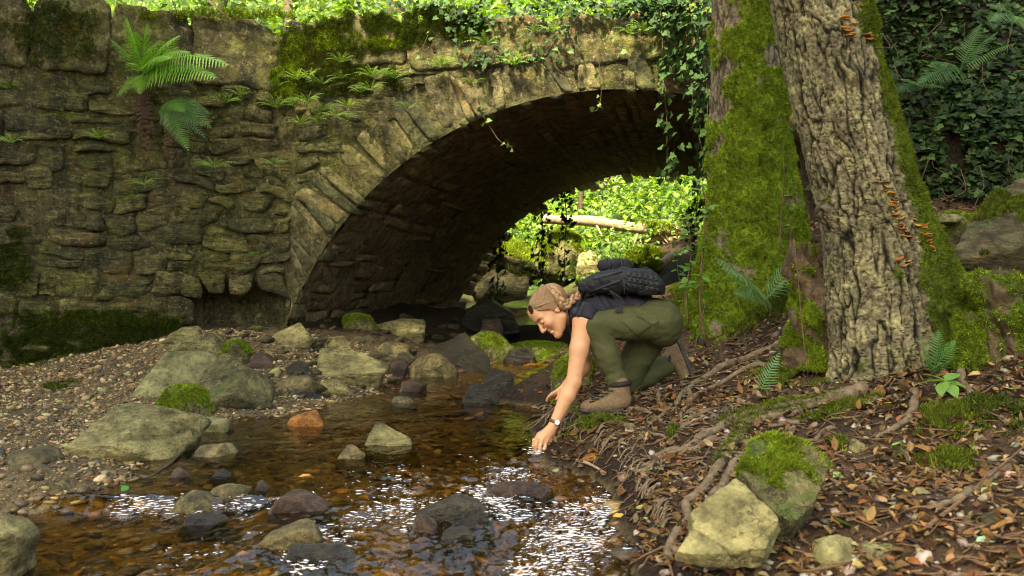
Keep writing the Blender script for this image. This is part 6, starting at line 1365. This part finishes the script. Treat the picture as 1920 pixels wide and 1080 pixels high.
# trousers
T = SDF((.30, 4.78, .20), (.92, 5.58, .86), .005)
g_ = .010
T.ell(pelv, (.105, .150, .105), k=.04, grow=g_); T.ell(P(1244, 610, 5.14), (.085, .155, .105), k=.05, grow=g_)
T.chain([J['hn'], .5*(J['hn']+J['kn'])+[0, -.005, -.004], J['kn'], .55*J['kn']+.45*J['an']+[.004, 0, 0], J['an']+[0, 0, .012]], [.092, .074, .054, .049, .040], .03, g_)
T.chain([J['hf'], J['kf'], .5*(J['kf']+J['af']), J['af']*.92+J['kf']*.08], [.092, .062, .056, .045], .02, g_); T.ell(P(1216, 598, 5.14), (.06, .14, .088), k=.03, grow=.012)
ktn = unit(J['an']-J['kn']); kth = unit(J['hn']-J['kn'])
def tfold(p):
    s1 = (p-J['kn'])@ktn; s2 = (p-J['kn'])@kth; w = np.exp(-((np.linalg.norm(p-(J['kn']+ktn*.06+kth*.06), axis=1))/.10)**2); w2 = np.exp(-((p-(J['an']+[0, 0, .03]))@ktn/.06)**2)*(np.linalg.norm(p-J['an'], axis=1) < .16); w3 = np.exp(-(np.linalg.norm(p-P(1215, 615, 4.95), axis=1)/.12)**2)
    f = .006*fbm(np.stack([p[:, 0]*.45+p[:, 2]*.2, p[:, 1]*.6, p[:, 2]-p[:, 0]*.2], -1), 17, 3, 4)
    f += w*.016*np.abs(gn(np.stack([s1-s2, p[:, 1]*.3, s1*.15], -1), 34, 3))+w2*.014*gn(np.stack([s1, p[:, 1]*.3, 0*s1], -1), 38, 5)+w3*.014*np.abs(gn(np.stack([s2+.3*p[:, 2], p[:, 1]*.3, p[:, 2]*.35], -1), 24, 8))
    return f
T.noise(tfold); T.plane(J['an']+ktn*.012, ktn) if False else None
cutlocal(T, J['an']-ktn*.006, ktn, J['an']+ktn*.08, .10); fo = unit(J['af']-J['kf']); cutlocal(T, J['af']+fo*.016, fo, J['af']+fo*.06, .075)
T.plane(P(1216, 590, 5.1), (-1, 0, .75)) if False else None
Vt_, Ft_ = T.mesh(); Vt_ = relax(Vt_, Ft_, 1); tro = obj('trousers', mesh_np('trousers', Vt_-po, Ft_), cloth('olive cotton twill', (.058, .060, .022), .8, 300, .0012), person)
bv_t = BVHTree.FromPolygons([Vector(v) for v in Vt_], Ft_.tolist())
def patch(bvh, quad, n=8, m=5, th=.004, lift=.0005, fallback=5.0):
    """a flap laid on a surface over a pixel quad: front sheet plus rim"""
    q = np.array(quad, float); s, t = np.meshgrid(np.linspace(0, 1, n), np.linspace(0, 1, m)); uv = ((1-s)*(1-t))[..., None]*q[0]+(s*(1-t))[..., None]*q[1]+(s*t)[..., None]*q[2]+((1-s)*t)[..., None]*q[3]
    V = []; o = Vector((0, 0, CAMZ)); last = fallback
    for a in uv.reshape(-1, 2):
        d = Vector(P(a[0], a[1], 1.0))-o; d.normalize(); h = bvh.ray_cast(o, d)
        if h[0] is not None: p_ = np.array(h[0]); last = p_[1]
        else: p_ = P(a[0], a[1], last)
        V.append(p_)
    V = np.array(V).reshape(m, n, 3); dirs = -(V-np.array([0, 0, CAMZ])); dirs /= np.linalg.norm(dirs, axis=-1)[..., None]
    Fr = (V+dirs*(lift+th)).reshape(-1, 3); Bk = (V-dirs*.006).reshape(-1, 3); F = grid_faces(m, n)
    rim = np.concatenate([np.arange(n), np.arange(1, m)*n+n-1, (m-1)*n+np.arange(n-2, -1, -1), np.arange(m-2, 0, -1)*n]); k = len(rim); a = np.arange(k); b = (a+1) % k
    return np.vstack([Fr, Bk]), [np.vstack([F, np.stack([rim[b], rim[a], rim[a]+n*m, rim[b]+n*m], -1)])]
olive2 = cloth('olive pocket cloth', (.066, .068, .026), .8, 300, .0012)
for nm, qd in (('pocket_flap', [(1194, 591), (1231, 590), (1236, 604), (1224, 610)]), ('cargo_pocket', [(1163, 600), (1192, 594), (1222, 612), (1196, 632)])):
    V, F = patch(bv_t, qd, 10, 7, .004 if nm == 'pocket_flap' else .0025); obj(nm, mesh_np(nm, V-po, F), olive2, tro)
# boots
leather = plain('brown nubuck leather', (.150, .098, .050), .8, .2, 60, .003, .3); rubber = plain('dark grey rubber sole', (.05, .047, .042), .8, .2, 40, .003, .3); mud = plain('muddy sole', (.045, .032, .02), .95, .1, 50, .006, .4); lace_m = plain('dark lace', (.02, .017, .014), .7, .2)
def boot(label, lo, hi, upper, sole, collar, lace, side):
    b_ = None
    G = SDF(lo, hi, .004)
    for f in upper: f(G)
    V, F = G.mesh(); b_ = obj('boot', mesh_np('boot', relax(V, F, 1)-po, F), leather, person, label=label)
    G = SDF(lo, hi, .004)
    for f in sole: f(G)
    V, F = G.mesh(); obj('sole', mesh_np('sole', V-po, F), rubber if side else mud, b_)
    V, F = collar; obj('collar', mesh_np('collar', V-po, F), lace_m, b_)
    for pth in lace:
        V, F = tube(np.array(pth), .0038, 5); obj('lace', mesh_np('lace', V-po, F), lace_m, b_)
    return b_
Yb = 4.955
A_, Hh, To = P(1162, 722, Yb), P(1168, 756, Yb+.005), P(1104, 764, Yb-.02)
b1 = boot('brown leather hiking boot planted flat, toe to the stream', (.28, 4.80, .18), (.66, 5.1, .42),
     [lambda G: G.chain([A_, P(1165, 745, Yb)], [.049, .046], .02), lambda G: G.cone(P(1167, 752, Yb), P(1140, 758, Yb-.01), .043, .043, .02), lambda G: G.cone(P(1140, 756, Yb-.01), To, .043, .032, .02), lambda G: G.ell(P(1104, 762, Yb-.02), (.042, .046, .030), k=.02), lambda G: G.cone(P(1156, 738, Yb), P(1128, 753, Yb-.01), .038, .034, .02), lambda G: G.plane(P(1140, 771, Yb), (0, 0, -1))],
     [lambda G: G.ell(P(1105, 768, Yb-.02), (.052, .051, .022), k=.01), lambda G: G.cone(P(1120, 768, Yb-.016), P(1168, 766, Yb), .040, .040, .02), lambda G: G.ell(P(1167, 767, Yb), (.046, .044, .03), k=.02), lambda G: G.plane(P(1140, 774.5, Yb), (0, 0, -1)), lambda G: G.plane(P(1140, 765.0, Yb), (0, 0, 1))],
     tube(np.array([P(1163, 719, Yb)+.046*np.array([math.cos(a)*1.0, math.sin(a), .12*math.cos(a)]) for a in np.linspace(0, 2*math.pi, 24)]), .014, 8, False),
     [[P(1150-9*k, 733+5.0*k, Yb-.054+.002*k), P(1143-9*k, 733+5.2*k, Yb-.054), P(1134-8*k, 732+5.6*k, Yb-.036)] for k in range(5)], True)
tr_, he, an2 = P(1284, 704, 5.37), P(1264, 648, 5.40), P(1254, 676, 5.37)
b2 = boot('brown leather hiking boot of the kneeling leg, heel raised and sole turned back', (.62, 5.2, .28), (1.0, 5.6, .66),
     [lambda G: G.cone(an2, P(1262, 664, 5.39), .046, .044, .02), lambda G: G.cone(P(1265, 655, 5.395), P(1272, 680, 5.385), .042, .042, .02), lambda G: G.cone(P(1270, 676, 5.385), tr_, .044, .034, .02), lambda G: G.plane(P(1283, 675, 5.39), (.93, .1, .36))],
     [lambda G: G.cone(P(1266, 650, 5.395), tr_+[.004, 0, 0], .049, .044, .02), lambda G: G.plane(P(1280.5, 675, 5.39), (-.93, -.1, -.36)), lambda G: G.plane(P(1289, 674, 5.39), (.93, .1, .36))],
     tube(np.array([P(1250, 680, 5.365)+.046*(math.cos(a)*unit(np.array([.35, 0, .94]))+math.sin(a)*np.array([0, 1, 0])) for a in np.linspace(0, 2*math.pi, 24)]), .009, 8, False), [], True)
# hair
Hr = SDF(J['head']-.17, J['head']+.17, .0034)
Hr.ell(H(0, -.018, .030), (.072, .095, .083), HA, .02, grow=.012); Hr.ell(H(0, -.07, .05), (.045, .05, .045), HA, .03, grow=.004)
root = H(0, -.075, .095)
def hairn(p):
    l = (p-J['head'])@HA; q = l-np.array([0, -.075, .085]); th_ = np.arctan2(q[:, 0], q[:, 1]+1e-6); el_ = np.arctan2(q[:, 2], np.hypot(q[:, 0], q[:, 1])); return .0022*gn(np.stack([th_*6, el_*6, 0*el_], -1), 3.2, 4)+.0015*gn(np.stack([th_*16, el_*16, 0*el_], -1), 3, 5)
Hr.noise(hairn)
nl = HA@unit(np.array([0, .757, -.653])); Hr.plane(H(0, .020, .010), nl)
for sg in (-1, 1): Hr.ell(H(sg*.078, .0, -.006), (.022, .020, .033), HA, .01, True)
Vh, Fh = Hr.mesh(); Vh = relax(Vh, Fh, 1); lh = (Vh-J['head'])@HA; q = lh-np.array([0, -.075, .085])
st = gn(np.stack([np.arctan2(q[:, 0], q[:, 1])*8, np.arctan2(q[:, 2], np.hypot(q[:, 0], q[:, 1]))*8, 0*q[:, 0]], -1), 4, 2); frt = sstep(-.02, .08, lh[:, 1])
hc = np.array([.235, .130, .056])*(1+.6*st)[:, None]*(1-.15*frt)[:, None]
hair_m = attr_mat('hair', .45, .4, 120, .0007, var=.2)
hair = obj('hair', mesh_np('hair', Vh-po, Fh, True, np.clip(hc, .01, 1)), hair_m, person)
rh = np.random.RandomState(4); parts = []; cols_ = []
for k in range(800):          # loose strands combed back from the hairline to the braid
    a = rh.uniform(-2.4, 2.4); hl = np.array([math.sin(a)*.074, .020+.075*max(math.cos(a), -.3)*(.9 if math.cos(a) > 0 else .6), .02+.060*max(math.cos(a), -.5)])
    rt = np.array([rh.normal()*.012, -.085, .075+rh.normal()*.012]); pth_ = []
    for t in np.linspace(0, 1, 9):
        q_ = hl*(1-t)+rt*t-np.array([0, -.018, .030]); e_ = q_/np.array([.0865, .1085, .0965]); pth_.append(H(*(np.array([0, -.018, .030])+q_/np.linalg.norm(e_)*(1.0+.012*rh.rand()+.03*(rh.rand() < .06)*math.sin(t*3.1)))))
    tb = tube(np.array(pth_), .0006, 4, False); parts.append(tb); cols_.append(np.tile(np.array([.30, .175, .08])*rh.uniform(.55, 1.3), (len(tb[0]), 1)))
V, F = join(parts); obj('strands', mesh_np('strands', V-po, F, True, np.clip(np.vstack(cols_), .01, 1)), hair_m, hair, kind='stuff')
bpth = spline([P(1031, 541, 5.05), P(1038, 545, 5.01), P(1046, 553, 4.985), P(1052, 566, 4.975), P(1059, 574, 4.985), P(1067, 568, 5.00), P(1076, 560, 5.03), P(1086, 554, 5.05)], 90)
tg = np.gradient(bpth, axis=0); tg /= np.linalg.norm(tg, axis=1)[:, None]; vw = np.array([0, -1, 0.2]); sd_ = np.cross(tg, vw); sd_ /= np.linalg.norm(sd_, axis=1)[:, None]; dp = np.cross(sd_, tg); ph = np.linspace(0, 15, 90); parts = []; cols_ = []
for k in range(3):
    a = ph+k*2*math.pi/3; pt = bpth+sd_*(.0135*np.sin(a))[:, None]+dp*(.0075*np.sin(2*a))[:, None]; tb = tube(pt, .0125*np.linspace(1.05, .8, 90), 10, True, .06, k); parts.append(tb); cols_.append(np.tile(np.array([.27, .15, .065])*(.9+.12*k), (len(tb[0]), 1)))
V, F = join(parts); cc_ = np.vstack(cols_)*(1+.35*gn(V, 120, 3))[:, None]; obj('braid', mesh_np('braid', V-po, F, True, np.clip(cc_, .01, 1)), hair_m, hair)
V, F = tube(bpth[2]+np.array([.015*(math.cos(a)*sd_[2]+math.sin(a)*dp[2]) for a in np.linspace(0, 2*math.pi, 16)]), .004, 6, False); obj('hair_tie', mesh_np('hair_tie', V-po, F), lace_m, hair)
# sunglasses on the head, watch on the wrist
sgl = empty('sunglasses', 'brown tinted sunglasses pushed up on top of the head', 'sunglasses', loc=H(0, .06, .10)); so = np.array(sgl.location)
lens_m = plain('brown lens', (.035, .012, .008), .12, .7); gold = plain('thin metal frame', (.35, .22, .10), .35, .6, Metallic=.8)
for sg in (-1, 1):
    D, F = ico(3); cN = HA@unit(np.array([sg*.25, .80, .62])); e1 = unit(np.cross(cN, HA[:, 0])); e0 = np.cross(e1, cN); V = H(sg*.034, .072, .088)+D[:, :1]*.027*e0+D[:, 1:2]*.024*e1+D[:, 2:]*.005*cN; obj('lens', mesh_np('lens', V-so, F), lens_m, sgl)
    V, F = tube(spline([H(sg*.058, .062, .082), H(sg*.082, .030, .062), H(sg*.087, -.005, .038), H(sg*.082, -.020, .018)], 14), .0022, 6); obj('temple_arm', mesh_np('temple_arm', V-so, F), gold, sgl)
V, F = tube(spline([H(-.012, .085, .09), H(0, .09, .093), H(.012, .085, .09)], 6), .002, 6); obj('bridge_piece', mesh_np('bridge_piece', V-so, F), gold, sgl)
wt_ = empty('wristwatch', 'small wristwatch with white dial and brown strap on reaching arm', 'watch', loc=J['wr']); fa = unit(J['wr']-J['el']); e0 = unit(np.cross(fa, [0, 1, 0])); e1 = np.cross(fa, e0); wc = J['wr']-fa*.012
V, F = tube(np.array([wc+.0265*(math.cos(a)*e0+math.sin(a)*e1) for a in np.linspace(0, 2*math.pi, 28)])-J['wr'], .0045, 8, False); V = V+np.outer((V-(wc-J['wr']))@fa, fa)*.9; obj('strap', mesh_np('strap', V, F), plain('brown watch strap', (.12, .05, .02), .6, .3), wt_)
dn = unit(np.array([.30, -.93, .12])); dc = wc+dn*.029; d0 = unit(np.cross(dn, fa)); d1 = np.cross(dn, d0)
def disc(c, r, h, n=24):
    a = np.linspace(0, 2*math.pi, n, endpoint=False); ring = np.outer(np.cos(a), d0)+np.outer(np.sin(a), d1); V = np.vstack([c+ring*r-dn*h, c+ring*r+dn*h, c+dn*h, c-dn*h]); i = np.arange(n); j = (i+1) % n
    return V, [np.stack([i, j, j+n, i+n], -1), np.vstack([np.stack([i+n, j+n, 0*i+2*n], -1), np.stack([j, i, 0*i+2*n+1], -1)])]
V, F = disc(dc, .0145, .0035); obj('case', mesh_np('case', V-J['wr'], F, False), plain('steel case', (.6, .58, .52), .3, .5, Metallic=1.0), wt_)
V, F = disc(dc+dn*.0033, .0125, .0008); dial = obj('dial', mesh_np('dial', V-J['wr'], F, False), plain('white dial', (.72, .70, .62), .4, .4, var=.02), wt_)
for a, L in ((.6, .006), (2.5, .009)):
    hv = math.cos(a)*d0+math.sin(a)*d1; V, F = tube(np.array([dc+dn*.0046, dc+dn*.0046+hv*L]), .0006, 4); obj('hand', mesh_np('hand', V-J['wr'], F), lace_m, dial)
# ------------------------------------------------------------------ backpack
bk = empty('backpack', 'black backpack with webbing loops and rolled jacket on the back of the person', 'backpack', loc=P(1165, 552, 5.13)); ko = np.array(bk.location)
nylon = plain('black nylon', (.011, .011, .011), .7, .25, 260, .0012, .25); nyl2 = plain('black webbing', (.017, .017, .017), .65, .3, 300, .001, .2); nyl3 = plain('dark jacket cloth', (.014, .014, .016), .8, .2, 80, .003, .3)
G = SDF((.28, 4.90, .74), (.82, 5.38, 1.02), .0048)
for px, py, r_, y0, y1 in ((1097, 538, .034, 5.06, 5.20), (1120, 531, .052, 5.04, 5.22), (1150, 528, .062, 5.03, 5.23), (1185, 528, .064, 5.03, 5.23), (1215, 534, .060, 5.04, 5.22), (1229, 541, .050, 5.05, 5.21)): G.cone(P(px, py, y0), P(px, py, y1), r_, r_, .05)
G.cone(P(1165, 516, 5.06), P(1215, 522, 5.06), .042, .044, .02); G.cone(P(1165, 516, 5.2), P(1215, 522, 5.2), .042, .044, .02)
G.noise(lambda p: .007*fbm(np.stack([p[:, 0], p[:, 1]*.6, p[:, 2]*1.6+p[:, 0]*.6], -1), 16, 3, 6)+.005*np.abs(gn(np.stack([p[:, 0]*.5, p[:, 1]*.3, p[:, 2]-.25*p[:, 0]], -1), 30, 2)))
G.plane(P(1165, 556, 5.13), (.05, 0, -1))
Vk, Fk = G.mesh(); Vk = relax(Vk, Fk, 1); obj('bag', mesh_np('bag', Vk-ko, Fk), nylon, bk); bvk = BVHTree.FromPolygons([Vector(v) for v in Vk], Fk.tolist())
for k in range(6):
    for j in range(3):
        x0 = 1176+k*10.5+j*1.0; y0 = 509+j*11+k*1.7
        V, F = patch(bvk, [(x0, y0), (x0+6.5, y0+1.2), (x0+6, y0+9), (x0-.5, y0+8)], 4, 5, .006, .001, 5.03); obj('webbing_loop', mesh_np('webbing_loop', V-ko, F), nyl2, bk)
for qd in ([(1112, 520), (1168, 505), (1168, 509), (1112, 525)], [(1100, 548), (1165, 522), (1167, 527), (1102, 553)], [(1140, 506), (1146, 504), (1156, 548), (1150, 549)], [(1172, 518), (1240, 533), (1240, 536), (1172, 521)], [(1172, 530), (1240, 543), (1240, 546), (1172, 533)], [(1168, 506), (1174, 506), (1176, 552), (1170, 552)]):
    V, F = patch(bvk, qd, 14, 3, .004, .001, 5.03); obj('strap', mesh_np('strap', V-ko, F), nyl2, bk)
bvs = BVHTree.FromPolygons([Vector(v) for v in np.vstack([Vs_, Vk])], Fs_.tolist()+(Fk+len(Vs_)).tolist())
for qd, nn_ in (([(1094, 545), (1100, 548), (1078, 590), (1071, 588)], 'shoulder_strap'), ([(1100, 548), (1103, 550), (1083, 604), (1079, 603)], 'shoulder_strap'), ([(1216, 553), (1225, 555), (1182, 588), (1172, 586)], 'waist_strap'), ([(1196, 545), (1204, 545), (1206, 556), (1198, 556)], 'strap')):
    V, F = patch(bvs, qd, 5, 12, .006, .001, 5.0); obj(nn_, mesh_np(nn_, V-ko, F), nyl2, bk)
V, F = patch(bvs, [(1129, 540), (1142, 540), (1141, 551), (1131, 551)], 5, 5, .010, .001, 5.0); obj('buckle', mesh_np('buckle', V-ko, F), lace_m, bk)
for dx in (0, 5, 9):
    V, F = tube(spline([P(1143+dx*.4, 545, 4.965), P(1152+dx, 556, 4.95), P(1163+dx*.7, 568, 4.945), P(1160+dx*.3, 584, 4.94)], 16), .0022, 5); obj('cord', mesh_np('cord', V-ko, F), nyl2, bk)
V, F = box(P(1161, 583, 4.94), (.018, .006, .008)); obj('buckle', mesh_np('buckle', V-ko, F, False), lace_m, bk)
G = SDF((.40, 4.95, .88), (.68, 5.34, 1.06), .0045)
G.chain([P(1131, 499, 5.10), P(1150, 500, 5.09), P(1174, 497, 5.12)], [.031, .030, .033], .01); G.chain([P(1134, 498, 5.17), P(1155, 499, 5.18), P(1172, 498, 5.18)], [.030, .029, .030], .02)
G.noise(lambda p: .006*fbm(p, 28, 3, 3)); V, F = G.mesh(); V = relax(V, F, 1); obj('rolled_jacket', mesh_np('rolled_jacket', V-ko, F), nyl3, bk)
for px in (1140, 1163):
    V, F = tube(np.array([P(px, 499, 5.13)+np.array([0, .075*math.cos(a), .037*math.sin(a)]) for a in np.linspace(0, 2*math.pi, 20)]), .004, 5, False); obj('strap', mesh_np('strap', V-ko, F), nyl2, bk)
